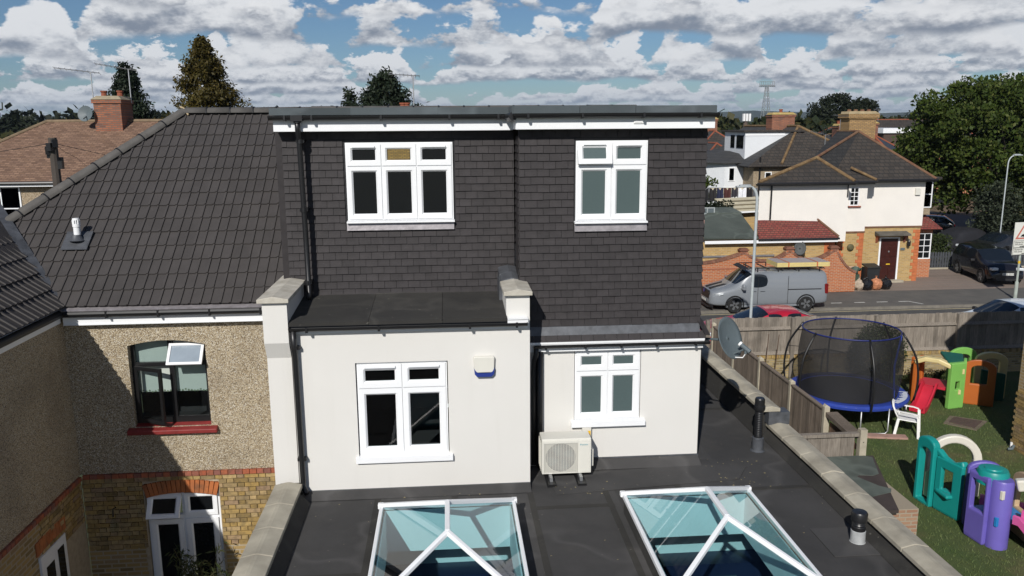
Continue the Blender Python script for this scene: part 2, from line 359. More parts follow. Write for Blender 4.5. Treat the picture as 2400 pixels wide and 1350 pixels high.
# ------------------------------------------------------------------ ground, roads, water-level things of the setting
def deck(mb, x0, x1, y0, y1, z0, z1, holes):
    t = MB().wall(x0, x1, y0, y1, holes, z0, z1)
    return mb.add([(x, z, y) for x, y, z in t.v], t.f)
def sheet(name, x0, x1, y0, y1, z, m, th=.0):
    return struct(name, MB().add([(x0,y0,z),(x1,y0,z),(x1,y1,z),(x0,y1,z)], [(0,1,2,3)]), m)
sheet('ground', -9000, 9000, -3000, 12000, -.03, m_ground)
sheet('lawn', 5.0, 30, -4, 23.9, 0, m_lawn)
sheet('patio', -14, 4.95, -4, 12.6, .004, m_patio)
sheet('near_footway', -70, 90, 24.2, 25.85, .10, m_asph2)
sheet('road', -70, 90, 25.95, 32.85, 0, m_asph)
sheet('far_footway', -70, 90, 33.0, 36.15, .10, m_asph2)
sheet('driveway', 18.9, 40, 36.15, 41.4, .104, m_pave)
kerb = struct('kerb', MB().box(-70, 90, 25.86, 25.95, -.02, .09), m_kerb)
farkerb = struct('kerb', MB().box(-70, 90, 32.86, 33.0, -.02, .106), m_kerb)
sh = shared('kerb_stone', MB().box(-.452, .452, -.068, .068, -.06, .06), m_kerb)
for i in range(26): piece('kerb_stone', sh, farkerb, (8+i*.915, 32.925, .055), (0, 0, random.uniform(-.004,.004)))
struct('edge_line', MB().box(-70, 90, 32.62, 32.70, 0, .004), m_yline)
for x0, x1 in ((16.7,17.18),(17.76,18.24),(18.78,19.28),(19.79,20.21)):
    struct('bay_marking', MB().box(x0, x1, 33.83, 33.90, .1, .104), m_line)
struct('bay_marking', MB().add([(20.2,33.83,.104),(20.25,33.9,.104),(20.6,33.26,.104),(20.5,33.26,.104)], [(0,1,2,3)]), m_line)
# the side road beyond the corner, and its verge
struct('side_road', MB().add([(25,45,.0),(60,44.5,.0),(80,62,.0),(48,62.5,.0),(44.7,65.2,0),(43.4,70.6,0),(36,74.5,0),(25,72,0)], [(0,1,2,3,4,5,6,7)]), m_asph)
struct('verge', MB().add([(36,74.5,.02),(43.4,70.6,.02),(44.7,65.2,.02),(48,62.5,.02),(70,75,.02),(60,110,.02),(30,110,.02)], [(0,1,2,3,4,5,6)]), mat('dry_verge', (.13,.09,.05), .95, .3, .8))
for a, b in (((41.6,58.6),(43.6,60.6)), ((44.6,61.8),(46.6,63.8)), ((38.6,55.4),(40.4,57.4))):
    d = Vector((b[0]-a[0], b[1]-a[1], 0)).normalized(); n = Vector((-d.y, d.x, 0))*.09
    A, B_ = Vector((*a, .006)), Vector((*b, .006)); struct('centre_line', MB().add([A-n, B_-n, B_+n, A+n], [(0,1,2,3)]), m_line)
# ================================================================== the main house
H = thing('house', 'white rendered house with dark tile-hung dormers above the skylit flat roof', 'house', (.7, 11, 0))
def sash_frame(mb, x0, x1, z0, z1, y, wdt=.055, proud=.016):
    o = [(x0,z0),(x1,z0),(x1,z1),(x0,z1)]
    def ins(d): return [(x0+d,z0+d),(x1-d,z0+d),(x1-d,z1-d),(x0+d,z1-d)]
    rings = [(ins(0), y+.03), (ins(.002), y-proud), (ins(wdt-.022), y-proud), (ins(wdt), y+.008), (ins(wdt), y+.03)]
    v = []; f = []
    for pts, yy in rings: v += [(x, yy, z) for x, z in pts]
    for k in range(4):
        for j in range(4): f.append((k*4+j, k*4+(j+1)%4, (k+1)*4+(j+1)%4, (k+1)*4+j))
    return mb.add(v, f)
def casement(parent, x0, x1, z0, z1, y, cols, ztr, pane, vents=(), sill=None, fr=.035, label=None, opened=None, wd=.076, gap=.004, mf=None, skip=()):
    mf = mf or m_upvc
    mb = MB(); mb.wall(x0, x1, z0, z1, [(x0+fr, x1-fr, z0+fr, z1-fr)], y, y+.07)
    for c in cols[1:-1]: mb.box(c-.022, c+.022, y+.002, y+.068, z0+fr, z1-fr)
    for a, b in zip(cols, cols[1:]): mb.box(a+(.022 if a != cols[0] else fr), b-(.022 if b != cols[-1] else fr), y+.004, y+.066, ztr-.022, ztr+.022)
    W = obj('window', mb, mf, parent)
    if label: W['label'] = label
    for ci, (a, b) in enumerate(zip(cols, cols[1:])):
        for ri, (c, d) in enumerate(((z0, ztr), (ztr, z1))):
            if (ri, ci) in skip: continue
            ax, bx, cz, dz = a+gap, b-gap, c+gap, d-gap
            if ci == 0: ax = x0+fr*.5
            if ci == len(cols)-2: bx = x1-fr*.5
            if ri == 0: cz = z0+fr*.5
            if ri == 1: dz = z1-fr*.5
            s = sash_frame(MB(), ax, bx, cz, dz, y, wd); p = MB().box(ax+wd-.003, bx-wd+.003, y+.012, y+.022, cz+wd-.003, dz-wd+.003)
            g = [('sash', s, mf), ('pane', p, pane)]
            if (ri, ci) in vents:
                g.append(('trickle_vent', MB().ext([(ax+.08, y-.042, dz-.03),(ax+.08, y-.012, dz-.022),(ax+.08, y-.012, dz-.055),(ax+.08, y-.042, dz-.048)], (bx-ax-.16, 0, 0)), mf))
            for nm, q, m in g:
                if opened and (ri, ci) in opened:
                    th = R_(opened[(ri, ci)]); yc, zc = y, dz
                    q.v = [(vx, yc + (vy-yc)*math.cos(th) + (vz-zc)*math.sin(th), zc - (vy-yc)*math.sin(th) + (vz-zc)*math.cos(th)) for vx, vy, vz in q.v]
                obj(nm, q, m, W)
    if sill:
        sx0, sx1, sz0, dep = sill
        obj('sill', MB().ext([(sx0, y-dep, sz0), (sx0, y-dep, z0-.012), (sx0, y+.03, z0-.001), (sx0, y+.03, sz0)], (sx1-sx0, 0, 0)), mf, W)
    return W
# --- tile hanging ---------------------------------------------------------------------------------------------
def hung(x0, x1, z0, z1, y, gauge, holes, tw=.165, off=0.):
    out = []; n = int(round((z1-z0)/gauge)); g = (z1-z0)/n
    for r in range(n):
        zt = z0 + (r+1)*g; segs = [(x0, x1)]
        for hx0, hx1, hz0, hz1 in holes:
            if hz0 < zt-g/2 < hz1: segs = [s for a, b in segs for s in ((a, min(b, hx0)), (max(a, hx1), b)) if s[1]-s[0] > .01]
        st = (r % 2)*tw/2 + off
        for a, b in segs:
            k = math.floor((a-st)/tw); x = st + k*tw
            while x < b:
                l, rr = max(a, x), min(b, x+tw)
                if rr-l > .02: out.append((l+.0022, rr-.0022, zt+random.uniform(-.0025,.0025), y+random.uniform(-.0015,.0015), g))
                x += tw
    return out
def tile_mb(mb, cx, y, zt, w, g):
    h = g+.012; prof = [(-.002, 0), (-.010, -h*.5), (-.021, -h), (-.009, -h-.001), (.003, -h*.5), (.010, 0)]
    return mb.ext([(cx-w/2, y+a, zt+b) for a, b in prof], (w, 0, 0))
gz = .103
Lt = hung(-2.215, .928, 5.53, 7.80, 11.40, gz, [(-1.405, .11, 6.44, 7.655)])
Rt = hung(.955, 3.49, 5.135, 7.81, 10.90, gz, [(1.69, 2.695, 6.45, 7.66)], off=.04)
Rt.sort(key=lambda t: (t[1]-t[0] < .12, t[2]))
hangL = obj('tile_batten_wall', MB().wall(-2.215, .93, 5.35, 7.80, [(-1.37, .085, 6.56, 7.64)], 11.405, 11.5), m_dkroom, H)
hangR = obj('tile_batten_wall', MB().wall(.955, 3.49, 5.10, 7.80, [(1.71, 2.68, 6.56, 7.65)], 10.905, 11.0), m_dkroom, H)
sh = shared('hung_tile', tile_mb(MB(), 0, 0, 0, .1626, gz), m_tile)
for l, r, zt, y, g in Rt[:292]:
    piece('hung_tile', sh, hangR, ((l+r)/2, y, zt), (0, random.uniform(-.006,.006), 0), ((r-l)/.1626, 1, 1))
rest = MB()
for l, r, zt, y, g in Rt[292:] + Lt: tile_mb(rest, (l+r)/2, y, zt, r-l, g)
ho = obj('hung_tiles', rest, m_tile, H); ho['kind'] = 'stuff'
# corner return between the two dormer faces, and the cheek on the road side
ret = MB()
for k in range(int((7.80-5.55)/gz)):
    z = 5.55+(k+1)*gz; ret.ext([(.955-.002, 10.9, z), (.955-.020, 10.9, z-gz-.01), (.955-.006, 10.9, z-gz-.01), (.965, 10.9, z)], (0, .49, 0))
obj('tile_return', ret, m_tile, H)
ck = MB(); ck.box(3.40, 3.485, 11.0, 15.0, 5.2, 7.9)
for k in range(26):
    z = 5.135+(k+1)*gz; ck.ext([(3.487, 10.905, z), (3.508, 10.905, z-gz-.01), (3.494, 10.905, z-gz-.01), (3.478, 10.905, z)], (0, 4.0, 0))
obj('dormer_cheek', ck, m_tile, H)
obj('dormer_cheek', MB().box(-2.30, -2.22, 11.42, 15, 5.6, 7.9), m_tile, H)
# --- dormer windows and aprons
casement(H, -1.37, .083, 6.575, 7.635, 11.372, [-1.37, -.888, -.412, .083], 7.318, m_pane, vents=((1,0),(1,2)), sill=(-1.385, .095, 6.545, .06), label='three-light white window in the left dormer')
casement(H, 1.712, 2.678, 6.58, 7.645, 10.872, [1.712, 2.19, 2.678], 7.325, m_frost, vents=((1,0),(1,1)), sill=(1.695, 2.69, 6.55, .06), opened={(1,0): 17}, label='frosted white dormer window with its top left light open')
obj('pane_brick_panel', MB().box(-.80,-.50,11.376,11.379,7.40,7.56), brickmat('pane_stock_pattern', [(.20,.13,.03),(.30,.20,.05)], (.12,.09,.04), 'X', .06, .02, mort=.004), H)  # thin panel with a small brick pattern, set just in front of the pane
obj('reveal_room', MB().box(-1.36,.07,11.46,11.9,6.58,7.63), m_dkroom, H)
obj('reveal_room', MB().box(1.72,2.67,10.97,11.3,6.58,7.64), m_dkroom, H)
obj('lead_apron', MB().ext([(-1.39,11.372,6.55),(-1.39,11.352,6.44),(-1.39,11.36,6.44),(-1.39,11.395,6.55)], (1.475,0,0)), m_newlead, H)
obj('lead_apron', MB().ext([(1.70,10.872,6.555),(1.70,10.852,6.44),(1.70,10.86,6.44),(1.70,10.895,6.555)], (.99,0,0)), m_newlead, H)
# --- dormer roof edge, fascia, gutters
obj('dormer_roof', MB().box(-2.29,.885,11.16,15,8.0,8.085).box(.885,3.52,10.66,15,8.0,8.082), m_feltE, H)
for i, (a, b) in enumerate(((-2.30,-1.25),(-1.252,-.1),(-.102,.86))): obj('edge_felt', MB().box(a, b-.004, 11.13, 11.166, 8.0, 8.092+.003*(i%2)), m_feltE, H)
for i, (a, b) in enumerate(((.87,1.72),(1.722,2.45),(2.452,3.525))): obj('edge_felt', MB().box(a, b-.004, 10.63, 10.666, 8.0, 8.092+.003*(i%2)), m_feltE, H)
obj('edge_felt', MB().box(.84,.884,10.64,11.14,8.0,8.095), m_feltE, H)
obj('fascia', MB().box(-2.27,.9,11.20,11.225,7.79,7.995), m_upvc, H)
obj('fascia', MB().box(.9,3.525,10.70,10.725,7.80,7.995).box(.898,.92,10.726,11.199,7.80,7.994), m_upvc, H)
obj('soffit', MB().box(-2.265,.897,11.226,11.395,7.785,7.80), m_upvc, H); obj('soffit', MB().box(.922,3.52,10.726,10.895,7.795,7.81), m_upvc, H)
obj('barge_end', MB().box(3.50,3.524,10.786,15,7.80,7.995), m_upvc, H)
obj('fascia_vent', MB().box(2.44,2.57,10.685,10.698,7.865,7.945).box(2.455,2.555,10.68,10.686,7.88,7.93), m_white, H)
def gutter(x0, x1, y, z, r=.056, br=(), name='gutter'):
    pts = [(y + r*math.cos(R_(180+180*i/8)), z + r*math.sin(R_(180+180*i/8))) for i in range(9)]
    inn = [(y + (r-.006)*math.cos(R_(180+180*i/8)), z + (r-.006)*math.sin(R_(180+180*i/8))) for i in range(8, -1, -1)]
    mb = MB(); P = pts + inn; n = len(P)
    mb.add([(x0, a, b) for a, b in P] + [(x1, a, b) for a, b in P], [(i, (i+1) % n, n+(i+1) % n, n+i) for i in range(n)])
    for xx in (x0, x1): mb.ext([(xx-.004, a, b) for a, b in pts], (.008, 0, 0))
    g = obj(name, mb, m_black, H)
    for b in br: obj('bracket', MB().box(b-.014, b+.014, y-r-.004, y+r+.03, z-r-.006, z-r+.014).box(b-.014, b+.014, y-r-.009, y-r+.002, z-.05, z+.008), m_black, g)
    return g
gutter(-2.31,.84,11.135,7.99,br=(-2.1,-1.75,-.85,.05,.7)); gutter(.86,3.545,10.635,7.995,br=(1.05,1.75,2.55,3.3))
obj('gutter_corner', MB().tube([(.86,10.64,7.965),(.845,10.85,7.96),(.835,11.13,7.955)], .056, 10), m_black, H)
dp = obj('downpipe', MB().tube([(-1.945,11.135,7.94),(-1.945,11.14,7.80),(-1.945,11.20,7.70),(-1.945,11.21,7.62),(-1.93,11.21,6.4),(-1.925,11.21,5.62),(-1.925,11.14,5.53)], .036, 10), m_black, H, smooth=True)
for z in (7.66, 6.75, 5.75): obj('pipe_clip', MB().box(-1.99,-1.885,11.20,11.40,z-.02,z+.02).tube([(-1.938,11.21,z-.03),(-1.938,11.21,z+.03)], .043, 10), m_black, dp)
obj('gutter_outlet', MB().tube([(-1.945,11.135,7.98),(-1.945,11.135,7.90)], .05, 10).box(-2.02,-1.87,11.07,11.19,7.925,7.998), m_black, dp)
# --- ridge behind the dormer and the front slope
sh = shared('ridge_tile', MB().ext([(-.222, .13*math.cos(R_(a)), .085*math.sin(R_(a))) for a in range(0, 181, 20)], (.444, 0, 0)), m_ridge)
rd = obj('ridge', MB().box(-2.35,3.50,14.93,15.07,8.02,8.12), m_ridge, H)
for i in range(13): piece('ridge_tile', sh, rd, (-2.13+i*.447, 15, 8.12+random.uniform(-.004,.004)))
cl = MB().ext([(-.012, .136*math.cos(R_(a)), .092*math.sin(R_(a))) for a in range(0, 181, 20)], (.024, 0, 0)); sh = shared('ridge_clip', cl, m_black)
for i in range(12): piece('ridge_clip', sh, rd, (-1.907+i*.447, 15, 8.12))
obj('front_slope', MB().slab([(-2.3,15.02,8.08),(3.5,15.02,8.08),(3.5,19.3,5.1),(-2.3,19.3,5.1)], .1), m_rooftile, H)
# --- body walls
wc = MB().box(-2.33,3.55,19.0,19.15,0,5.1).box(3.42,3.55,11.3,19.0,0,5.15)
obj('outer_wall', wc, m_render, H)
# --- left block wall: hole for the window
x0,x1,z0,z1 = -1.235,-.045,3.56,4.86
obj('rear_wall', MB().wall(-2.02,1.03,2.9,5.42,[(x0,x1,z0,z1)],10.26,10.42), m_render, H)
obj('side_wall', MB().box(.90,1.028,10.42,11.4,2.9,5.70), m_render, H)
Wl = casement(H, x0+.012, x1-.012, z0+.03, z1-.012, 10.30, [x0+.012,-.64,x1-.012], 4.505, m_glass, vents=((1,0),(1,1)), sill=(-1.27,-.0,3.505,.10), label='four-light clear white window in the projecting white wall', wd=.09)
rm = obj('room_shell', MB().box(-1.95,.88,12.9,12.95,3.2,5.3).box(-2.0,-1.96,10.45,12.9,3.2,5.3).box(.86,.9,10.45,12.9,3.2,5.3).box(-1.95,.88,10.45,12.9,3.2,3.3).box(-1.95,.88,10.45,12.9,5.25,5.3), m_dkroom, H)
for k, zz in enumerate((3.75,3.98,4.2)): obj('reflection_strip', MB().box(-.15+.05*k,.55,11.6+.2*k,11.75+.2*k,zz,zz+.05), m_plaster, H)  # white strips added in the room to imitate bands reflected in the pane
obj('blind_roll', MB().tube([(-1.15,10.44,4.80),(-.12,10.44,4.80)], .03, 8), m_upvc, H)
obj('base_flashing', MB().box(-1.985,1.032,10.235,10.258,3.05,3.13), m_lead, H)
# party pilaster with its corbelled top, capped
obj('party_wall', MB().ext([(-2.335,10.255,.02),(-2.335,10.255,4.96),(-2.335,10.15,5.18),(-2.335,10.15,5.70),(-2.335,11.85,5.70),(-2.335,12.6,5.4),(-2.335,12.6,.02)], (.305,0,0)), m_render, H)
def cap(x0, x1, y0, y1, z, parts):
    cx = (x0+x1)/2; ys = [lerp(y0, y1, i/parts) for i in range(parts+1)]
    for a, b in zip(ys, ys[1:]):
        obj('cap_stone', MB().ext([(x0,a+.002,z),(x1,a+.002,z),(x1,a+.002,z+.05),(cx,a+.002,z+.085),(x0,a+.002,z+.05)], (0,b-a-.004,0)), m_capcope, H, bevel=.006)
cap(-2.385,-1.995,10.09,11.80,5.705,2)
obj('cap_lead', MB().ext([(-2.37,11.80,5.74),(-2.0,11.80,5.74),(-2.0,11.80,5.765),(-2.19,11.80,5.80),(-2.37,11.80,5.765)], (0,.3,.06)), m_lead, H)
obj('parapet', MB().box(.725,1.029,10.262,11.0,5.40,5.71), m_render, H)
cap(.69,1.06,10.19,10.95,5.712,1)
obj('lead_saddle', MB().ext([(.70,10.95,5.70),(1.02,10.95,5.70),(1.02,10.95,5.765),(.86,10.95,5.805),(.70,10.95,5.765)], (0,.2,.07)).ext([(.69,11.12,5.5),(.96,11.12,5.5),(.96,11.12,5.83),(.83,11.12,5.86),(.69,11.12,5.83)], (0,.30,.06)), m_lead, H, bevel=.02)
obj('lead_upstand', MB().box(.68,.735,10.95,11.38,5.45,5.75), m_lead, H)
# small flat roof between the parapets, in three felt sheets
for i, (a, b) in enumerate(((-2.03,-1.03),(-1.028,-.1),(-.098,.73))):
    e_ = .003*(i % 2)
    obj('felt_sheet', MB().ext([(a,10.17,5.385),(a,10.17,5.43+e_),(a,10.24,5.445+e_),(a,11.38,5.535+e_),(a,11.395,5.56+e_),(a,11.40,5.40),(a,10.3,5.36)], (b-a-.003,0,0)), m_feltL, H)
obj('verge_trim', MB().box(.735,1.0,10.16,10.255,5.345,5.40).box(.735,1.0,10.15,10.258,5.41,5.42), m_upvc, H)
obj('fascia', MB().box(-2.0,1.0,10.235,10.257,5.27,5.40), m_upvc, H)
gutter(-2.02,.985,10.165,5.375,br=(-1.8,-.9,.25,.85))
dp = obj('downpipe', MB().tube([(-1.975,10.165,5.34),(-1.975,10.17,5.1),(-1.97,10.185,5.0),(-1.965,10.19,3.3),(-1.965,10.185,3.22),(-1.91,10.10,3.16)], .036, 10), m_black, H, smooth=True)
for z in (5.1, 3.6): obj('pipe_clip', MB().box(-2.02,-1.905,10.18,10.258,z-.02,z+.02), m_black, dp)
# --- right lower wall
x0,x1,z0,z1 = 1.722,2.672,3.72,4.765
obj('rear_wall', MB().wall(1.03,3.53,2.9,4.84,[(x0,x1,z0,z1)],10.92,11.30), m_render, H)
casement(H, x0+.01, x1-.01, z0+.02, z1-.008, 10.935, [x0+.01,2.197,x1-.01], 4.455, m_frost, sill=(1.675,2.735,3.655,.10), label='frosted four-light white window beside the outdoor unit', wd=.085, fr=.03)
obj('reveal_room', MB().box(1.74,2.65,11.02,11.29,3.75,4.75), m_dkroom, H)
obj('corner_bead', MB().box(3.528,3.536,10.916,11.3,3.16,4.80), m_black, H)
obj('base_flashing', MB().box(1.27,3.54,10.895,10.918,3.05,3.165), m_lead, H)
obj('eaves_lead', MB().ext([(.98,10.90,5.15),(.98,10.845,5.005),(.98,10.855,4.995),(.98,10.91,5.12)], (2.50,0,0)), m_lead, H)
et = MB()
x = .98; k = 0
while x < 3.54:
    et.ext([(x,10.855,5.02+.002*(k%2)),(x,10.80,4.92),(x,10.805,4.908),(x,10.865,5.0)], (min(.161, 3.55-x),0,0)); x += .165; k += 1
eo = obj('eaves_tiles', et, m_tile, H); eo['kind'] = 'stuff'
obj('hip_bonnet', MB().ext([(3.44,10.89,5.17),(3.54,10.78,4.97),(3.62,10.80,4.96),(3.54,10.93,5.15)], (0,.25,.02)), m_tile, H)
obj('eaves_tray', MB().box(1.02,3.53,10.785,10.83,4.885,4.915).box(1.02,3.53,10.775,10.786,4.90,4.925), m_upvc, H)
obj('fascia', MB().box(1.04,3.53,10.84,10.86,4.775,4.885), m_upvc, H); obj('soffit', MB().box(1.04,3.53,10.861,10.918,4.775,4.79), m_upvc, H)
gutter(1.14,3.60,10.79,4.885,.048,br=(1.3,1.85,2.35,2.85,3.4))
dp = obj('downpipe', MB().tube([(1.17,10.79,4.85),(1.17,10.80,4.75),(1.15,10.84,4.66),(1.14,10.85,4.5),(1.14,10.85,3.12)], .036, 10), m_black, H, smooth=True)
obj('soil_pipe', MB().tube([(1.225,10.86,4.78),(1.225,10.86,3.08)], .05, 10), m_black, H, smooth=True)
# --- flat roof of the ground-floor extension with two skylight wells
L1 = (-.845,.695,7.075,9.305); L2 = (2.155,3.675,7.145,9.355)
def wells(x0, x1, y0, y1): return [h for h in (L1, L2)]
obj('roof_deck', deck(MB(), -2.0, 4.95, 4.6, 10.26, 2.74, 3.055, [L1, L2]).box(1.03,4.95,10.26,10.92,2.74,3.055).box(3.53,4.95,10.92,19,2.74,3.055), m_plaster, H)
rows = [(-2.0,-1.0),(-1.0,.0),(.0,1.0),(1.0,2.0),(2.0,3.0),(3.0,3.76),(3.76,4.95)]
for i, (a, b) in enumerate(rows):
    z = 3.060+.004*(i % 2)
    yb = 10.255 if b <= 1.01 else (10.918 if b < 3.8 else 19)
    obj('felt_sheet', deck(MB(), a, b+.045 if i < 6 else b, 4.6, yb, 3.045, z+.006, [(h[0]-.02,h[1]+.02,h[2]-.02,h[3]+.02) for h in (L1, L2)]), m_felt, H)
obj('felt_sheet', MB().box(3.535,3.758,10.92,19,3.045,3.068), m_felt, H)
obj('felt_patch', MB().ext([(1.35,9.95,3.072),(3.9,10.2,3.072),(4.15,10.6,3.072),(3.6,10.70,3.072),(1.3,10.6,3.072)], (0,0,.007)), m_felt, H)
for i, (a, b) in enumerate(rows[1:]):
    yb = 10.05 if a < 1.01 else 10.68 if a < 3.5 else 9.8
    for ya, yc in (((4.6, 7.05), (9.37, yb)) if (-.87 < a < .72 or 2.1 < a < 3.72) else ((4.6, yb),)): obj('lap_seam', MB().box(a-.03, a+.045, ya, yc, 3.066, 3.0745), m_feltL, H)
for xa, xb, y in ((-1.95,-.95,8.2),(.75,2.05,6.9),(1.05,2.05,9.6),(3.76,4.85,9.9),(3.76,4.85,7.4),(3.6,4.8,13.0)): obj('lap_seam', MB().box(xa, xb, y-.04, y+.04, 3.067, 3.0755), m_feltL, H)
obj('felt_patch', MB().ext([(4.25,8.1,3.072),(4.92,8.1,3.072),(4.92,8.75,3.072),(4.25,8.75,3.072)], (0,0,.006)), m_felt, H)
obj('felt_upstand', MB().ext([(-1.99,10.24,3.07),(-1.99,10.05,3.075),(-1.99,10.235,3.13)], (3.02,0,0)), m_felt, H)
obj('felt_upstand', MB().ext([(1.3,10.90,3.07),(1.3,10.68,3.075),(1.3,10.895,3.15)], (2.23,0,0)), m_felt, H)
# copings: left party parapet, right parapet in two levels
obj('parapet', MB().box(-2.27,-2.0,4.6,10.255,0,3.25), m_feltL, H); obj('parapet', MB().box(4.95,5.16,4.6,11.75,0,3.24).box(4.86,5.03,11.75,19,0,3.46), m_feltL, H)
obj('outer_wall', MB().box(5.155,5.19,4.7,19,0,3.1), m_render, H)
obj('end_wall', MB().box(-2.0,4.95,4.5,4.7,0,3.2), m_render, H)
def coping(x0, x1, ya, yb, z, n, rise=.035):
    cx = (x0+x1)/2
    for i in range(n):
        a, b = lerp(ya, yb, i/n), lerp(ya, yb, (i+1)/n); d = random.uniform(-.003,.003)
        obj('coping_stone', MB().ext([(x0,a+.004,z+d),(x1,a+.004,z+d),(x1,a+.004,z+.055+d),(cx+.02,a+.004,z+.055+rise+d),(cx-.02,a+.004,z+.055+rise+d),(x0,a+.004,z+.055+d)], (0,b-a-.008,0)), m_cope, H, bevel=.008)
coping(-2.31,-1.96,4.6,10.10,3.25,9); coping(4.86,5.18,4.6,11.72,3.24,11); coping(4.74,5.04,11.60,18.9,3.50,11)
obj('step_lead', MB().box(4.85,5.18,11.58,11.80,3.30,3.50), m_lead, H)
obj('felt_upstand', MB().ext([(4.95,4.6,3.07),(4.78,4.6,3.075),(4.945,4.6,3.23)], (0,7.1,0)), m_feltL, H)
obj('felt_upstand', MB().ext([(4.86,11.75,3.07),(4.7,11.75,3.075),(4.855,11.75,3.44)], (0,7.2,0)), m_feltL, H)
obj('felt_upstand', MB().ext([(-2.0,4.6,3.07),(-1.86,4.6,3.075),(-1.995,4.6,3.23)], (0,5.4,0)), m_feltL, H)
# kitchen below the skylights
obj('interior_wall', MB().box(-2.0,4.95,10.05,10.12,.1,2.74).box(-1.95,-1.9,4.7,10.05,.1,2.74).box(4.85,4.9,4.7,10.05,.1,2.74), m_plaster, H)
obj('interior_floor', MB().box(-2.0,4.95,4.7,10.12,.02,.1), m_floor, H)
obj('kitchen_units', MB().box(-1.85,1.3,9.72,10.05,.1,2.12), m_navy, H); obj('kitchen_units', MB().box(2.75,4.8,9.72,10.05,.1,2.10), m_navy, H); obj('back_window', MB().box(3.15,3.75,9.70,9.72,1.3,1.92), m_frost, H)
obj('kitchen_island', MB().box(-.7,.6,5.2,7.2,.1,1.0), m_navy, H); obj('kitchen_units', MB().box(2.3,3.7,4.8,6.9,.1,2.1), m_navy, H)
obj('worktop', MB().box(-.75,.65,5.15,7.25,1.0,1.04), m_navy, H)
# ================================================================== roof lanterns
def lantern(x0, x1, y0, y1, label, zb=3.30, rise=.42):
    cx = (x0+x1)/2; hw = (x1-x0)/2; T = thing('roof_lantern', label, 'skylight', (cx, (y0+y1)/2, 3.07), 'roof lanterns on the flat roof')
    t = deck(MB(), x0+.012, x1-.012, y0+.012, y1-.012, 3.066, zb-.03, [(x0+.045,x1-.045,y0+.045,y1-.045)])
    obj('kerb_upstand', t, m_feltL, T)
    obj('lining', deck(MB(), x0+.045, x1-.045, y0+.045, y1-.045, 2.73, zb-.032, [(x0+.062,x1-.062,y0+.062,y1-.062)]), m_plaster, T)
    obj('base_frame', deck(MB(), x0-.012, x1+.012, y0-.012, y1+.012, zb-.03, zb+.026, [(x0+.032,x1-.032,y0+.032,y1-.032)]), m_upvc, T, bevel=.008)
    ap, an = Vector((cx, y1-hw, zb+rise)), Vector((cx, y0+hw, zb+rise))
    c = [Vector((x0,y0,zb+.02)), Vector((x1,y0,zb+.02)), Vector((x1,y1,zb+.02)), Vector((x0,y1,zb+.02))]
    def rafter(a, b, nm, w=.050):
        d = (b-a).normalized(); side = d.cross(Vector((0,0,1))).normalized()
        obj(nm, MB().sweep([a, b], side, w, .05), m_upvc, T, bevel=.008)
    rafter(an, ap, 'ridge_bar', .055)
    for p, q in ((c[0],an),(c[1],an),(c[2],ap),(c[3],ap)): rafter(p, q, 'hip_bar')
    for poly in ((c[0],c[1],an), (c[2],c[3],ap), (c[1],c[2],ap,an), (c[3],c[0],an,ap)):
        obj('glass_pane', MB().slab([p - Vector((0,0,.012)) for p in poly], .012), m_aqua, T)
    for p in c: obj('corner_cap', MB().box(p.x-.035,p.x+.035,p.y-.035,p.y+.035,zb-.02,zb+.045), m_upvc, T, bevel=.01)
    return T
lantern(-.89,.74,7.03,9.35,'white framed glass roof lantern in front of the projecting white wall')
lantern(2.11,3.72,7.10,9.40,'white framed glass roof lantern nearest the coping and the garden')
# ================================================================== small fittings on and around the house
A = thing('alarm_box', 'white and blue burglar alarm box on the rendered wall', 'alarm box', (.43,10.24,4.65))
obj('cover', MB().ext([(.30,10.258,4.70),(.555,10.258,4.70),(.565,10.258,4.90),(.55,10.258,4.915),(.305,10.258,4.915),(.29,10.258,4.90)], (0,-.06,0)), m_ivory, A, bevel=.012)
obj('strobe_lens', MB().ext([(.295,10.258,4.76),(.305,10.258,4.68),(.335,10.258,4.645),(.52,10.258,4.645),(.555,10.258,4.68),(.562,10.258,4.76),(.535,10.258,4.715),(.50,10.258,4.695),(.355,10.258,4.695),(.325,10.258,4.715)], (0,-.064,0)), m_blue, A)
T = thing('outdoor_unit', 'cream outdoor air conditioning unit standing on the flat roof', 'air conditioner', (1.54,10.5,3.07))
ax0, ax1, ay, az0, az1 = 1.205, 1.885, 10.40, 3.165, 3.665
obj('casing', MB().box(ax0,ax1,ay+.012,ay+.30,az0,az1), m_ivory, T, bevel=.012)
obj('front_panel', MB().wall(ax0+.004,ax1-.004,az0+.004,az1-.03,[(ax0+.03,ax0+.495,az0+.02,az1-.06)],ay-.004,ay+.012).box(ax0+.512,ax1-.02,ay-.008,ay-.003,az0+.02,az1-.06), m_ivory, T, bevel=.004)
cx_, cz_ = ax0+.26, az0+.235
obj('fan_well', MB().lathe((cx_,ay+.008,cz_), [(.205,0),(.19,-.03),(.0,-.03)], 28, (0,-1,0)), mat('fan_shadow', (.10,.10,.105), .6), T)  # shade of the recess put into the dark grey of the well
fb = MB()
for k in range(4):
    a = R_(20+90*k); u, v_ = Vector((math.cos(a),0,math.sin(a))), Vector((-math.sin(a),0,math.cos(a)))
    p = Vector((cx_,ay+.010,cz_)); fb.ext([p+u*.03+v_*.01, p+u*.17-v_*.06, p+u*.18+v_*.07, p+u*.05+v_*.05], (0,-.004,0))
obj('fan', fb, m_dishgrey, T)
gr = MB()
for k in range(27): gr.box(ax0+.035, ax0+.49, ay-.006, ay-.001, az0+.028+k*.0155, az0+.033+k*.0155)
for k in range(13): gr.box(ax0+.035+k*.0375, ax0+.039+k*.0375, ay-.008, ay-.005, az0+.025, az0+.435)
obj('grille', gr, m_ivory, T)
obj('side_grille', MB().box(ax0-.004,ax0,ay+.03,ay+.28,az0+.04,az1-.05), mat('coil_fins', (.12,.12,.12), .5), T)
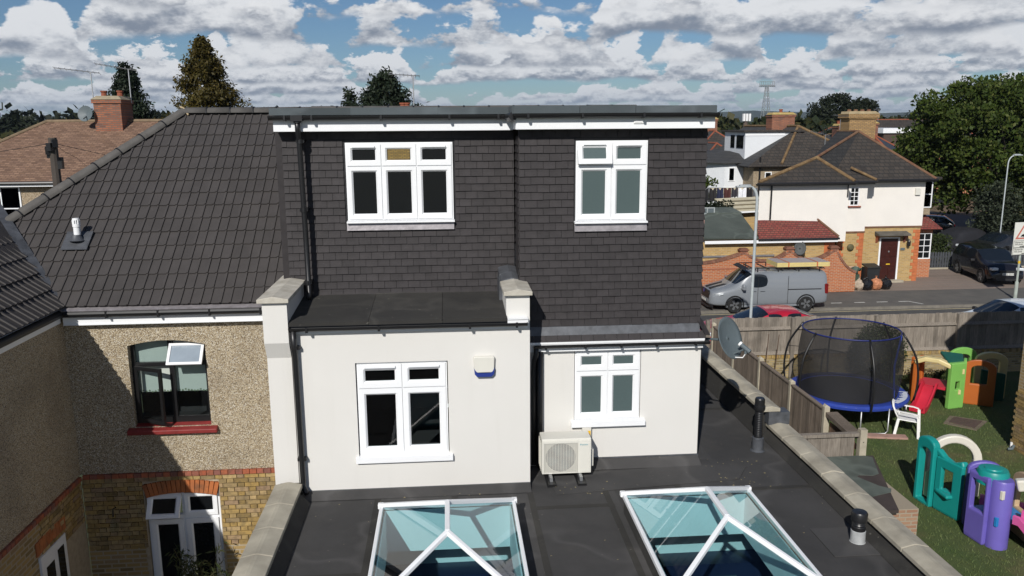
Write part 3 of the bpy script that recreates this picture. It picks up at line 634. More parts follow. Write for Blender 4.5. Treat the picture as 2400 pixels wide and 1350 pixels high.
sg = MB()
for k in range(12): sg.box(ax0-.01, ax0-.003, ay+.03, ay+.28, az0+.05+k*.034, az0+.058+k*.034)
for k in range(4): sg.box(ax0-.012, ax0-.004, ay+.03+k*.08, ay+.038+k*.08, az0+.04, az1-.05)
obj('side_guard', sg, m_ivory, T)
obj('valve_cover', MB().box(ax1,ax1+.05,ay+.10,ay+.26,az0+.05,az0+.3), m_ivory, T, bevel=.01)
for x in (1.32, 1.73):
    obj('rubber_foot', MB().ext([(x-.065,10.18,3.075),(x+.065,10.18,3.075),(x+.05,10.18,3.11),(x-.05,10.18,3.11)], (0,.55,0)), m_black, T)
    obj('mount_rail', MB().box(x-.02,x+.02,10.27,10.66,3.11,3.164), m_steel, T)
def text(name, s, parent, loc, size, m, rot=(math.pi/2,0,0), ext=.001, align='LEFT'):
    cu = bpy.data.curves.new(name, 'FONT'); cu.body = s; cu.size = size; cu.extrude = ext; cu.align_x = align
    o = bpy.data.objects.new(name, cu); COL.objects.link(o); bpy.context.view_layer.update()
    me = bpy.data.meshes.new_from_object(o.evaluated_get(bpy.context.evaluated_depsgraph_get())); bpy.data.objects.remove(o); bpy.data.curves.remove(cu)
    me.materials.clear(); me.materials.append(m); o = bpy.data.objects.new(name, me); COL.objects.link(o)
    po = ORG.get(parent.name, (0,0,0)); o.parent = parent; o.location = (loc[0]-po[0], loc[1]-po[1], loc[2]-po[2]); o.rotation_euler = rot; return o
m_teal = mat('teal_print', (.02,.28,.36), .4)
text('lettering', 'DAIKIN', T, (ax0+.545, ay-.0095, az1-.095), .026, m_teal)
obj('emblem', MB().ext([(ax0+.525,ay-.0088,az1-.075),(ax0+.543,ay-.0088,az1-.075),(ax0+.53,ay-.0088,az1-.098)], (0,-.001,0)), m_teal, T)
I = thing('isolator_switch', 'grey isolator switch with red rotary knob beside the outdoor unit', 'switch', (1.9,10.9,3.46))
obj('housing', MB().box(1.83,1.965,10.845,10.918,3.46,3.655), m_ivory, I, bevel=.012)
obj('plate', MB().box(1.845,1.95,10.838,10.844,3.48,3.60), m_yellow, I)
obj('knob', MB().lathe((1.90,10.838,3.535), [(.042,0),(.04,.03),(.0,.034)], 18, (0,-1,0)), m_red, I, auto=40)
obj('cable', MB().tube([(1.90,10.88,3.46),(1.92,10.86,3.38),(1.91,10.80,3.30),(1.90,10.70,3.32)], .009, 6), m_white, I)
# satellite dish at the corner
D = thing('satellite_dish', 'grey oval satellite dish on the corner under the gutter', 'satellite dish', (3.66,11.0,4.9))
nrm = Vector((.56,-.74,.36)).normalized(); q = nrm.to_track_quat('Z','Y'); dc = Vector((3.83,10.72,4.93))
db = MB(); NR, NA = 6, 28
for i in range(NR+1):
    for j in range(NA):
        r = .30*i/NR; a = 2*math.pi*j/NA; db.v.append(tuple(dc + q @ Vector((r*math.cos(a)*.86, r*math.sin(a), .35*r*r*1.6))))
for i in range(NR):
    for j in range(NA): db.f.append((i*NA+j, i*NA+(j+1)%NA, (i+1)*NA+(j+1)%NA, (i+1)*NA+j))
o = obj('reflector', db, m_dishgrey, D, smooth=True); sm = o.modifiers.new('thickness','SOLIDIFY'); sm.thickness = .006
obj('bracket', MB().tube([dc - nrm*.01, dc - nrm*.10 , (3.60,11.0,4.86), (3.54,11.08,4.86)], .018, 8).box(3.532,3.55,11.0,11.16,4.74,4.97), m_dishgrey, D)
lnb = dc + nrm*.30 + Vector((.03,.03,-.21))
obj('feed_arm', MB().tube([dc + q @ Vector((0,-.28,.04)), dc + Vector((0,0,-.24)) + nrm*.12, lnb], .013, 8), m_dishgrey, D)
obj('feed_horn', MB().tube([lnb + Vector((-.05,.05,.045)), lnb + Vector((.045,-.045,-.035))], .032, 12).tube([lnb, lnb + Vector((.0,0,-.07))], .02, 8), m_dishgrey, D)
obj('horn_cap', MB().tube([lnb + Vector((-.068,.068,.062)), lnb + Vector((-.05,.05,.045))], .035, 12), m_white, D)
obj('cable', MB().tube([lnb + Vector((0,0,-.07)), lnb + Vector((-.03,.02,-.13)), lnb + Vector((-.12,.08,-.14)), dc + Vector((.06,0,-.27)), dc + Vector((0,.03,-.22))], .008, 6), m_white, D)
# two roof vents
V = thing('roof_vent', 'tall black ribbed vent pipe on a lead collar by the coping step', 'vent pipe', (4.53,11.17,3.07), 'vent pipes on the flat roof')
obj('collar', MB().lathe((4.53,11.17,3.07), [(.11,0),(.085,.02),(.085,.20),(.07,.215)], 20), m_lead, V, auto=40)
pr = [(.062,.21)]
for k in range(14): pr += [(.064,.23+k*.028),(.060,.242+k*.028)]
pr += [(.080,.64),(.083,.66),(.083,.70),(.072,.71),(.072,.80),(.06,.82),(0,.82)]
obj('pipe', MB().lathe((4.53,11.17,3.07), pr, 20), m_black, V, auto=30)
V = thing('roof_vent', 'short black capped vent on a pale collar near the second lantern', 'vent pipe', (4.67,8.41,3.07), 'vent pipes on the flat roof')
obj('collar', MB().lathe((4.67,8.41,3.07), [(.10,0),(.085,.012),(.083,.15),(.07,.16)], 20), mat('pale_collar', (.36,.37,.37), .6, .2, 10), V, auto=40)
obj('pipe', MB().lathe((4.67,8.41,3.07), [(.078,.155),(.078,.2),(.07,.21),(.078,.225),(.07,.24),(.078,.25),(.07,.27)], 20), m_black, V, auto=30)
obj('cap', MB().lathe((4.67,8.41,3.07), [(.085,.265),(.09,.27),(.092,.36),(.08,.38),(0,.385)], 20), m_black, V, auto=40)
# specks of moss and leaf on the felt
rg = np.random.default_rng(11); P = []
for n_, (xa, xb, ya, yb) in ((46,(3.55,4.4,9.9,10.9)),(40,(-1.8,4.7,7.0,10.0)),(24,(-1.9,.9,9.6,10.1)),(20,(1.3,2.2,9.9,10.3))):
    P += list(zip(rg.uniform(xa,xb,n_), rg.uniform(ya,yb,n_)))
lit_ = MB()
for x, y in P:
    if (L1[0]-.1 < x < L1[1]+.1 and L1[2]-.1 < y < L1[3]+.1) or (L2[0]-.1 < x < L2[1]+.1 and L2[2]-.1 < y < L2[3]+.1): continue
    a = rg.uniform(0,6.28); r = rg.uniform(.006,.018); lit_.add([(x+r*math.cos(a+k*2.1)*(1+.3*(k==1)), y+r*math.sin(a+k*2.1), 3.083+.003*k) for k in range(3)], [(0,1,2)])
tag(obj('leaf_litter', lit_, mat('pale_litter', (.26,.22,.12), .9, .4, 30)), 'pale specks of moss and leaf scattered over the flat roof', 'litter', kind='stuff')
# ================================================================== the neighbour's house on the left
NB = thing('neighbour_house', 'pebbledashed house with brown interlocking tile roof left of the party wall', 'house', (-4.2, 13, 0))
EY, EZ, RY, RZ, EX = 12.38, 5.255, 16.0, 8.10, -5.77; PT = (RZ-EZ)/(RY-EY)            # eaves line and ridge line of the rear slope
SL = Vector((0, RY-EY, RZ-EZ)); SLn = SL.length; su = SL.normalized(); sn = Vector((0, -su.z, su.y))
HIPC = -4.88-RY                                     # hip plane  x - y = const
VALC = EX+EY                                     # valley plane x + y = const
def prof_tile(w=.30, h=.345):
    # cross-section with two raised rolls; local x across, y up the slope, z out of the slope
    pts = [(-.150,.004),(-.146,.022),(-.118,.024),(-.110,.004),(-.012,.002),(-.006,.020),(.022,.022),(.030,.004),(.136,.002),(.150,.004)]
    mb = MB(); n = len(pts)
    top0 = [(x, 0, z+.030) for x, z in pts]; top1 = [(x, h+.03, z+.004) for x, z in pts]; bot0 = [(x, 0, z+.012) for x, z in pts]
    mb.add(top0+top1+bot0, [(i, i+1, n+i+1, n+i) for i in range(n-1)] + [(2*n+i, 2*n+i+1, i+1, i) for i in range(n-1)])
    return mb
pt = prof_tile(); TILE = shared('roof_tile', pt, m_rooftile)
def slope_tiles(root, org, ux, uy, nrm, rows, gauge, cols, cw, keep, cutters, x0=0.):
    # org at the left end of the eaves; ux across, uy up the slope; cut tiles get a mesh of their own
    M3 = Matrix((ux, uy, nrm)).transposed(); eul = M3.to_euler()
    for r in range(rows):
        for c in range(cols):
            p = org + ux*(x0+(c+.5)*cw) + uy*(r*gauge) + nrm*random.uniform(-.002,.002)
            cor = [p + ux*a*cw + uy*b*gauge for a in (-.5,.5) for b in (0,1.08)]
            ins = [all(k(q) for k in keep) for q in cor]
            if all(ins): piece('roof_tile', TILE, root, p, eul)
            elif any(ins):
                bm = bmesh.new(); bm.from_mesh(TILE)
                for co, no in cutters:
                    lc = M3.transposed() @ (Vector(co)-p); ln = M3.transposed() @ Vector(no)
                    bmesh.ops.bisect_plane(bm, geom=bm.verts[:]+bm.edges[:]+bm.faces[:], plane_co=lc, plane_no=ln, clear_outer=True)
                if len(bm.faces):
                    me = bpy.data.meshes.new('roof_tile'); bm.to_mesh(me); me.materials.append(m_rooftile); piece('roof_tile', me, root, p, eul)
                bm.free()
rear = obj('roof_slope', MB().slab([(EX,EY,EZ),(-2.30,EY,EZ),(-2.30,RY,RZ),(-4.88,RY,RZ),((VALC+HIPC)/2,(VALC-HIPC)/2,EZ+((VALC-HIPC)/2-EY)*PT)], .05), m_rooftile, NB)
rows_n = 15; g = SLn/rows_n
hipd, vald = Vector((-1,1,0)).normalized(), Vector((-1,-1,0)).normalized()
slope_tiles(rear, Vector((-8.3,EY-.03,EZ-.02)), Vector((1,0,0)), su, sn, rows_n, g, 20, .30,
    [lambda q: q.x-q.y >= HIPC-.02, lambda q: q.x+q.y >= VALC-.02, lambda q: q.x <= -2.20],
    [((-4.88,RY,0), hipd), ((EX,EY,0), vald), ((-2.23,0,0), Vector((1,0,0)))], x0=.04)
# side wing roof falling towards the yard, eaves along Y
wing = obj('roof_slope', MB().slab([(EX,EY,EZ),(EX,6.5,EZ),(-7.9,6.5,EZ+2.3*PT),(-7.9,VALC+7.9,EZ+2.3*PT)], .05), m_rooftile, NB)
wu = Vector((-1,0,PT)).normalized(); wn = Vector((PT,0,1)).normalized()
slope_tiles(wing, Vector((EX+.05,8.4,EZ-.02)), Vector((0,1,0)), wu, wn, 7, .345, 20, .30, [lambda q: q.x+q.y <= VALC+.02], [((EX,EY,0), -vald)])
obj('valley_lead', MB().sweep([(EX,EY-.02,EZ+.02),(-7.4,VALC+7.4,EZ+1.8*PT+.02)], Vector((1,1,0)), .16, .012), m_lead, NB)
obj('front_slope', MB().slab([(-4.88,RY,RZ),(-2.3,RY,RZ),(-2.3,20,EZ),(-8.8,20,EZ)], .08).slab([(-4.88,RY,RZ-.01),(-8.8,20,EZ),(-8.6,12.4,EZ)], .06), m_rooftile, NB)
# hip and ridge tiles
def ridge_run(a, b, n, nm, r=.115, mat_=None):
    a, b = Vector(a), Vector(b); d = (b-a)/n; t = d.normalized(); side = t.cross(Vector((0,0,1))).normalized(); upv = side.cross(t)
    for i in range(n):
        p0, p1 = a + d*i, a + d*(i+1); mb = MB(); k = 9
        for p, s in ((p0, 1.0), (p1+t*.03, .93)):
            for j in range(k):
                an = R_(-8+196*j/(k-1)); mb.v.append(tuple(p + side*(r*s*math.cos(an)) + upv*(r*s*math.sin(an)*.8)))
        mb.f += [(j, j+1, k+j+1, k+j) for j in range(k-1)] + [tuple(range(k-1,-1,-1))]
        o = obj(nm, mb, mat_ or m_ridge, NB, smooth=True)
    for i in range(1, n):
        p = a + d*i; mb = MB(); k = 9
        for pp in (p-t*.012, p+t*.012):
            for j in range(k):
                an = R_(-10+200*j/(k-1)); mb.v.append(tuple(pp + side*((r+.008)*math.cos(an)) + upv*((r+.008)*math.sin(an)*.8)))
        mb.f += [(j, j+1, k+j+1, k+j) for j in range(k-1)]
        obj('hip_joint', mb, m_black, NB)
ridge_run((-2.3,RY,RZ+.03), (-4.85,RY,RZ+.03), 6, 'ridge_tile')
hl = 3.6; ridge_run((-4.86-hl,RY-hl,RZ+.02-hl*(RZ-EZ)/(RY-EY)), (-4.86,RY,RZ+.03), 12, 'hip_tile')
obj('hip_mortar', MB().tube([(-4.75,RY-.1,RZ-.02),(-4.84,RY-.05,RZ+.10),(-4.93,RY+.06,RZ+.13)], .018, 6), mat('buff_mortar', (.42,.33,.2), .9), NB)
# eaves: tray, gutter, fascia
obj('eaves_tray', MB().ext([(EX,EY+.06,EZ+.0),(EX,EY-.105,EZ-.06),(EX,EY-.10,EZ-.07),(EX,EY+.06,EZ-.03)], (-2.36-EX,0,0)), m_newlead, NB)
def gut(mb, a, b, r=.058):
    return mb.tube([a, b], r, 12)
gg = obj('gutter', gut(MB(), (EX-.02,EY-.055,EZ-.11), (-2.36,EY-.055,EZ-.11)), m_black, NB)
for x in (-5.1,-4.35,-3.6,-2.85): obj('bracket', MB().box(x-.012,x+.012,EY-.118,EY+.02,EZ-.175,EZ-.07), m_black, gg)
obj('fascia', MB().box(EX,-2.34,EY+.0,EY+.025,EZ-.285,EZ-.05).box(EX,-2.34,EY-.012,EY+.118,EZ-.30,EZ-.283), m_upvc, NB)
obj('gutter', gut(MB(), (EX,EY-.02,EZ-.11), (EX,6.5,EZ-.11)), m_black, NB)
obj('fascia', MB().box(EX-.055,EX-.035,6.5,EY+.0,EZ-.26,EZ-.06), m_upvc, NB)
# walls: pebbledash above the red string course, stock brick below
WY = 12.5; BX = -5.83; BZ = 2.44
wo = (-4.93,-3.77,3.27,4.72)                        # upper window opening
pb = MB().wall(BX,-2.33,BZ+.08,EZ-.06,[wo],WY,WY+.2)
obj('pebble_wall', pb, m_pebble, NB)
obj('arch_head', MB().ext([(wo[0]-.01,WY-.001,4.725)] + [(lerp(wo[0]-.01,wo[1]+.01,i/12),WY-.001,4.575+.125*math.sin(math.pi*(.12+.76*i/12))-.04) for i in range(13)] + [(wo[1]+.01,WY-.001,4.725)], (0,.19,0)), m_pebble, NB)
obj('pebble_wall', MB().box(BX-.2,BX,6.5,WY+.2,BZ+.08,EZ-.06), m_pebble, NB)
# window: black frame, one casement ajar, one top light open with a glint put into its pane colour, white blind with a floral hem
bf = mat('black_window_frame', (.010,.010,.011), .35)
W = obj('window', MB().wall(wo[0],wo[1],wo[2]+.03,wo[3]-.01,[(wo[0]+.055,-4.37,wo[2]+.12,4.22),(-4.30,wo[1]-.055,wo[2]+.12,4.22),(wo[0]+.055,-4.37,4.28,wo[3]-.07),(-4.30,wo[1]-.055,4.28,wo[3]-.07)],WY+.11,WY+.17), bf, NB)
W['label'] = 'black framed window with white blind and red sill'
for a, b, c, d in ((-4.29,wo[1]-.06,wo[2]+.12,4.22),(wo[0]+.06,-4.375,4.28,wo[3]-.07)): obj('pane', MB().box(a,b,WY+.135,WY+.145,c,d), m_glass, W)
# casement ajar, hinged on its left side
th = R_(24); hx, hy = wo[0]+.06, WY+.10; ud = Vector((math.cos(th), -math.sin(th), 0)); cw_ = .50
def leaf(mb, a, b, z0_, z1_, t): 
    p, q_ = Vector((hx,hy,0)) + ud*a, Vector((hx,hy,0)) + ud*b; n_ = Vector((ud.y,-ud.x,0))*t
    return mb.ext([(p.x,p.y,z0_),(q_.x,q_.y,z0_),(q_.x,q_.y,z1_),(p.x,p.y,z1_)], n_)
cs = MB()
for a, b, c, d in ((0,.05,3.34,4.24),(cw_-.05,cw_,3.34,4.24),(.05,cw_-.05,3.34,3.40),(.05,cw_-.05,4.18,4.24)): leaf(cs, a, b, c, d, .04)
obj('casement', cs, bf, W); obj('pane', leaf(MB(), .05, cw_-.05, 3.40, 4.18, .008), m_glass, W)
# open top light, white framed; the glint is put into the pale pane colour
tl = MB(); tp = MB(); a_ = R_(40); top = Vector((0,WY+.095,4.57)); dn = Vector((0,-math.sin(a_),-math.cos(a_))); nn = Vector((0,-math.cos(a_),math.sin(a_)))
def tq(mb, xa, xb, u0, u1, t0, t1):
    return mb.ext([top+Vector((xa,0,0))+dn*u0+nn*t0, top+Vector((xb,0,0))+dn*u0+nn*t0, top+Vector((xb,0,0))+dn*u1+nn*t0, top+Vector((xa,0,0))+dn*u1+nn*t0], nn*(t1-t0))
for xa, xb, u0, u1 in ((-4.33,-4.29,0,.36),(-3.84,-3.80,0,.36),(-4.29,-3.84,0,.04),(-4.29,-3.84,.32,.36)): tq(tl, xa, xb, u0, u1, 0, .03)
obj('top_light', tl, m_upvc, W); obj('pane', tq(tp, -4.29, -3.84, .04, .32, .008, .016), mat('painted_glint_glass', (.28,.33,.38), .10, .1, 4, spec=1.), W)
obj('blind', MB().box(wo[0]+.03,wo[1]-.03,WY+.20,WY+.206,3.78,wo[3]), mat('blind_fabric', (.50,.54,.50), .9, .03, 4), W)
hem = MB()
for k in range(24): hem.lathe((wo[0]+.06+k*.046,WY+.197,3.79+random.uniform(-.01,.02)), [(0,0),(.016,.002),(0,.004)], 6, (0,-1,0))
obj('blind_hem', hem, mat('floral_hem', (.16,.20,.13), .9), W)
obj('room_shell', MB().box(wo[0]-.2,wo[1]+.2,WY+.9,WY+.95,3.1,4.7).box(wo[0]-.2,wo[1]+.2,WY+.2,WY+.9,3.15,3.2), m_dkroom, NB)
obj('window_sill', MB().ext([(wo[0]-.10,WY+.12,wo[2]+.03),(wo[0]-.10,WY-.09,wo[2]-.035),(wo[0]-.10,WY-.09,wo[2]-.10),(wo[0]-.10,WY+.12,wo[2]-.10)], (wo[1]-wo[0]+.2,0,0)), mat('red_sill_paint', (.20,.022,.02), .5, .2, 9), NB, bevel=.01)
# string course and brickwork laid brick by brick where it shows
bk_rear = obj('brick_wall', MB().wall(BX,-2.33,0,BZ,[(-4.90,-3.74,0,2.32)],WY+.012,WY+.2), m_mortar, NB)
bk_wing = obj('brick_wall', MB().box(BX-.2,BX-.012,6.5,WY+.01,0,BZ), m_mortar, NB)
rb = shared('string_brick', MB().box(-.051,.051,-.03,.1,-.034,.034), m_redbrick)
for i in range(31): piece('string_brick', rb, NB, (-5.74+i*.1115, WY-.01, BZ+.042), (0, random.uniform(-.02,.02), random.uniform(-.03,.03)))
rb2 = shared('string_brick', MB().box(-.1,.03,-.051,.051,-.034,.034), m_redbrick)
for i in range(22): piece('string_brick', rb2, NB, (BX+.01, 12.38-i*.1115, BZ+.042), (random.uniform(-.02,.02), 0, 0))
st = shared('brick', MB().box(-.1075,.1075,-.012,.09,-.0325,.0325), m_stock); hd = shared('brick', MB().box(-.051,.051,-.012,.09,-.0325,.0325), m_stock)
nb_ = 0; z = BZ-.036; r = 0
while z > .95 and nb_ < 236:
    x = BX+.02-(r % 2)*.05; k = r
    while x < -2.36:
        l = .215 if k % 2 else .102; spans = [(max(x, BX+.005), min(x+l, -2.335))]
        if z < 2.33: spans = [q for a, b in spans for q in ((a, min(b, -4.915)), (max(a, -3.725), b)) if q[1]-q[0] > .02]
        for a, b in spans:
            if b-a > .02: piece('brick', st if k % 2 else hd, bk_rear, ((a+b)/2, WY+random.uniform(-.003,.003), z+random.uniform(-.002,.002)), (random.uniform(-.01,.01), random.uniform(-.008,.008), random.uniform(-.012,.012)), ((b-a)/l, 1, 1)); nb_ += 1
        x += l+.011; k += 1
    z -= .0755; r += 1
z_low = z+.036
z = BZ-.036; r = 0
sw, hw_ = shared('brick', MB().box(-.09,.012,-.1075,.1075,-.0325,.0325), m_stock), shared('brick', MB().box(-.09,.012,-.051,.051,-.0325,.0325), m_stock)
nw = 0
while nw < 62:
    y = 12.46-(r % 2)*.06; k = r
    while y > 11.2:
        l = .215 if k % 2 else .102
        piece('brick', sw if k % 2 else hw_, bk_wing, (BX+random.uniform(-.003,.003), y-l/2, z), (random.uniform(-.008,.008), 0, 0)); nw += 1
        y -= l+.011; k += 1
    z -= .0755; r += 1
obj('brick_face', MB().box(BX-.01,BX-.004,6.5,11.15,0,BZ), brickmat('stock_brick_Y', [(.20,.14,.06),(.40,.27,.10),(.30,.21,.11)], (.36,.30,.21), 'Y'), NB)
obj('brick_face', MB().box(BX,-4.95,WY+.002,WY+.010,0,z_low), brickmat('stock_brick_X', [(.20,.14,.06),(.40,.27,.10),(.30,.21,.11)], (.36,.30,.21), 'X'), NB)
obj('brick_face', MB().box(-3.70,-2.34,WY+.002,WY+.010,0,z_low), bpy.data.materials['stock_brick_X'], NB)
# arch of upright bricks over the french doors
for i in range(16):
    an = lerp(104, 76, i/15); c = Vector((-4.32, WY-.012, .05)); p = c + Vector((math.cos(R_(an)), 0, math.sin(R_(an))))*2.22
    obj('arch_brick', MB().obox((p.x, WY+.03, p.z), (.062,.1,.215), Matrix.Rotation(R_(90-an), 3, 'Y')), m_soldier, NB)
# french doors
fd = obj('french_door', MB().wall(-4.89,-3.75,0.05,2.20,[(-4.84,-4.35,.1,1.68),(-4.29,-3.80,.1,1.68),(-4.84,-4.35,1.75,2.12),(-4.29,-3.80,1.75,2.12)],WY+.06,WY+.13), m_upvc, NB)
for a, b in ((-4.84,-4.35),(-4.29,-3.80)):
    d = obj('door_leaf', sash_frame(MB(), a-.01, b+.01, .1, 1.69, WY+.045, .10), m_upvc, fd); obj('pane', MB().box(a+.08,b-.08,WY+.058,WY+.066,.19,1.60), m_pane, fd)
obj('top_light', sash_frame(MB(), -4.30, -3.79, 1.74, 2.13, WY+.045, .08), m_upvc, fd); obj('pane', MB().box(-4.23,-3.86,WY+.055,WY+.065,1.81,2.06), m_pane, fd)
s_ = sash_frame(MB(), -4.85, -4.34, 1.74, 2.13, WY+.045, .08); p_ = MB().box(-4.78,-4.41,WY+.055,WY+.065,1.81,2.06)
for q_ in (s_, p_):
    th = R_(32); q_.v = [(x, WY+.04 + (y-WY-.04)*math.cos(th) + (zz-2.13)*math.sin(th), 2.13 - (y-WY-.04)*math.sin(th) + (zz-2.13)*math.cos(th)) for x, y, zz in q_.v]
obj('top_light', s_, m_upvc, fd); obj('pane', p_, m_pane, fd)
obj('door_handle', MB().box(-4.37,-4.34,WY-.02,WY+.03,.98,1.08).box(-4.37,-4.25,WY-.025,WY-.01,1.05,1.07), m_steel, fd)
# side window of the wing, low at the corner of the view
sw_ = obj('window', MB().add([], []).box(BX-.02,BX+.03,11.0,11.75,.2,1.93), m_upvc, NB)
obj('pane', MB().box(BX+.028,BX+.036,11.12,11.35,.35,1.72), m_pane, sw_); obj('pane', MB().box(BX+.028,BX+.036,11.47,11.66,.35,1.80), m_pane, sw_)
for i in range(9): obj('arch_brick', MB().box(BX-.05,BX+.014,10.95+i*.098,11.04+i*.098,1.97+.02*math.sin(math.pi*i/8),2.17+.02*math.sin(math.pi*i/8)), m_soldier, NB)
# soil vent terminal through the tiles
V = thing('soil_vent', 'white slotted vent terminal on a lead slate among the brown tiles', 'vent pipe', (-5.87,13.40,6.30))
base = Vector((-5.87,13.40,EZ+(13.40-EY)*(RZ-EZ)/(RY-EY)))
M3 = Matrix((Vector((1,0,0)), su, sn)).transposed()
obj('lead_slate', MB().obox(base + sn*.062, (.40,.40,.008), M3), m_lead, V)
obj('collar', MB().lathe(base + sn*.065, [(.12,0),(.10,.01),(.065,.09)], 18), m_lead, V, auto=40)
obj('pipe', MB().lathe(base + Vector((0,0,.06)), [(.052,.0),(.052,.20),(.060,.205),(.060,.25),(.05,.255)], 16), m_upvc, V, auto=40)
sl_ = MB()
for k in range(10):
    a = 2*math.pi*k/10; p = base + Vector((.05*math.cos(a), .05*math.sin(a), .315)); sl_.box(p.x-.008,p.x+.008,p.y-.008,p.y+.008,p.z,p.z+.06)
obj('slots', sl_, m_upvc, V); obj('cap', MB().lathe(base + Vector((0,0,.37)), [(.056,0),(.05,.03),(0,.035)], 16), m_upvc, V, auto=40)
# bamboo by the doors
def leaves(n, pts_fn, size, mat_, name, parent, droop=0., ratio=.32, fold=False):
    P = np.array([pts_fn() for _ in range(n)]); d = RNG.normal(size=(n,3)); d[:,2] -= droop; d /= np.linalg.norm(d, axis=1)[:,None]
    e2 = RNG.normal(size=(n,3)); e2 -= d*(e2*d).sum(1)[:,None]; e2 /= np.linalg.norm(e2, axis=1)[:,None]
    s = size*RNG.uniform(.6,1.3,n)[:,None]; w2 = s*ratio
    V_ = np.stack([P, P+d*s*.5+e2*w2, P+d*s, P+d*s*.5-e2*w2], 1).reshape(-1,3)
    return leafobj(name, V_, mat_, parent)
def leafobj(name, V_, mat_, parent):
    n = len(V_)//4; c = (V_.min(0)+V_.max(0))/2; me = bpy.data.meshes.new(name)
    me.vertices.add(4*n); me.vertices.foreach_set('co', (V_-c).astype(np.float32).ravel()); me.loops.add(4*n); me.loops.foreach_set('vertex_index', np.arange(4*n, dtype=np.int32))
    me.polygons.add(n); me.polygons.foreach_set('loop_start', np.arange(0,4*n,4,dtype=np.int32)); me.polygons.foreach_set('loop_total', np.full(n,4,dtype=np.int32)); me.update(calc_edges=True)
    return put(name, me, mat_, parent, tuple(c))
def leafmat(name, stops, trans=.35, hue=.0):
    M = MT(name); g = M.n('ShaderNodeNewGeometry'); M.pos = g
    o = M.ramp(g.outputs['Random Per Island'], stops); o = M.mix(M.ramp(M.noise(.8, 3), [(.4, 0.), (.65, .5)]), o, tuple(x*.5 for x in stops[0][1]))
    M.col(o); M.rough(.6); M.b.inputs['Specular IOR Level'].default_value = .25
    tr = M.n('ShaderNodeBsdfTranslucent'); M.l(o, tr.inputs[0]); mx = M.n('ShaderNodeMixShader'); mx.inputs[0].default_value = trans
    out = M.t.nodes['Material Output']; M.l(M.b.outputs[0], mx.inputs[1]); M.l(tr.outputs[0], mx.inputs[2]); M.l(mx.outputs[0], out.inputs[0]); return M.m
m_leafb = leafmat('bamboo_leaf', [(0., (.05,.075,.025)), (.7, (.10,.12,.05)), (1., (.16,.15,.07))])
m_stem = mat('green_stem', (.10,.09,.04), .6)
def bamboo(x, y, n, h, label):
    T = thing('bamboo_plant', label, 'plant', (x,y,0), 'bamboo by the french doors')
    tips = []; mb = MB()
    for i in range(n):
        a = random.uniform(0,6.28); l = random.uniform(.7,1)*h; b = Vector((x+random.uniform(-.12,.12), y+random.uniform(-.1,.1), 0)); t = b + Vector((math.cos(a)*.25*l, math.sin(a)*.2*l, l))
        mid = (b+t)/2 + Vector((0,0,.12*l)); mb.tube([b, mid, t], [.008,.006,.003], 5); tips += [(mid, t)]
    obj('stem', mb, m_stem, T)
    def fn():
        m0, t0 = random.choice(tips); return np.array(lerp(m0, t0, random.random())) + RNG.normal(size=3)*.05
    leaves(380, fn, .13, m_leafb, 'foliage', T, .5, .10)
bamboo(-4.0, 11.95, 9, 1.55, 'bamboo with narrow green leaves in front of the white french doors')
bamboo(-3.35, 11.9, 7, 1.25, 'small dark leafy bamboo between the white doors and the coping')
# wall lantern in the shade
L = thing('wall_lamp', 'small wall lantern hanging on the shaded brick beside the doors', 'lamp', (-5.35,12.4,1.7))
obj('arm', MB().tube([(-5.35,12.49,1.95),(-5.35,12.38,1.98),(-5.35,12.36,1.85)], .01, 6), m_black, L); obj('shade', MB().lathe((-5.35,12.36,1.62), [(.07,0),(.08,.03),(.035,.2),(0,.22)], 10), m_glass, L)
# ================================================================== the garden on the right
# ---- back boundary: low stock brick wall with boarded fence on top
GW = thing('garden_wall', 'low yellow brick garden wall under the back fence', 'wall', (13,23.9,0))
m_stx = bpy.data.materials['stock_brick_X']
obj('wall_core', MB().box(7.9,24,23.86,24.05,0,.66), brickmat('old_stock_X', [(.17,.13,.06),(.34,.25,.11),(.42,.33,.17)], (.30,.25,.17), 'X'), GW)
sh = shared('brick', MB().box(-.034,.034,-.11,.11,-.052,.052), m_stock)
for i in range(120): piece('brick', sh, GW, (9.0+i*.0765, 23.95, .713+random.uniform(-.004,.004)), (0, 0, random.uniform(-.04,.04)))
BF = thing('board_fence', 'weathered grey board fence along the street side of the garden', 'fence', (13,23.9,.7))
sh = shared('board', MB().box(-.066,.066,-.011,.011,-.60,.60), m_fence)
for i in range(118): piece('board', sh, BF, (8.1+i*.1335, 23.95+random.uniform(-.004,.004), 1.365+random.uniform(-.012,.012)), (0, random.uniform(-.006,.006), random.uniform(-.02,.02)))
for z0_ in (.82, 1.62): 
    for i in range(6): obj('rail', MB().ext([(7.95+i*2.7,23.87,z0_-.04),(7.95+i*2.7,23.935,z0_-.04),(7.95+i*2.7,23.935,z0_+.05)], (2.68,0,0)), m_fence, BF)
for x in (7.9,10.6,13.3,16.0,18.7,21.4): obj('post', MB().box(x-.06,x+.06,23.80,23.93,0,1.95), m_fence, BF)
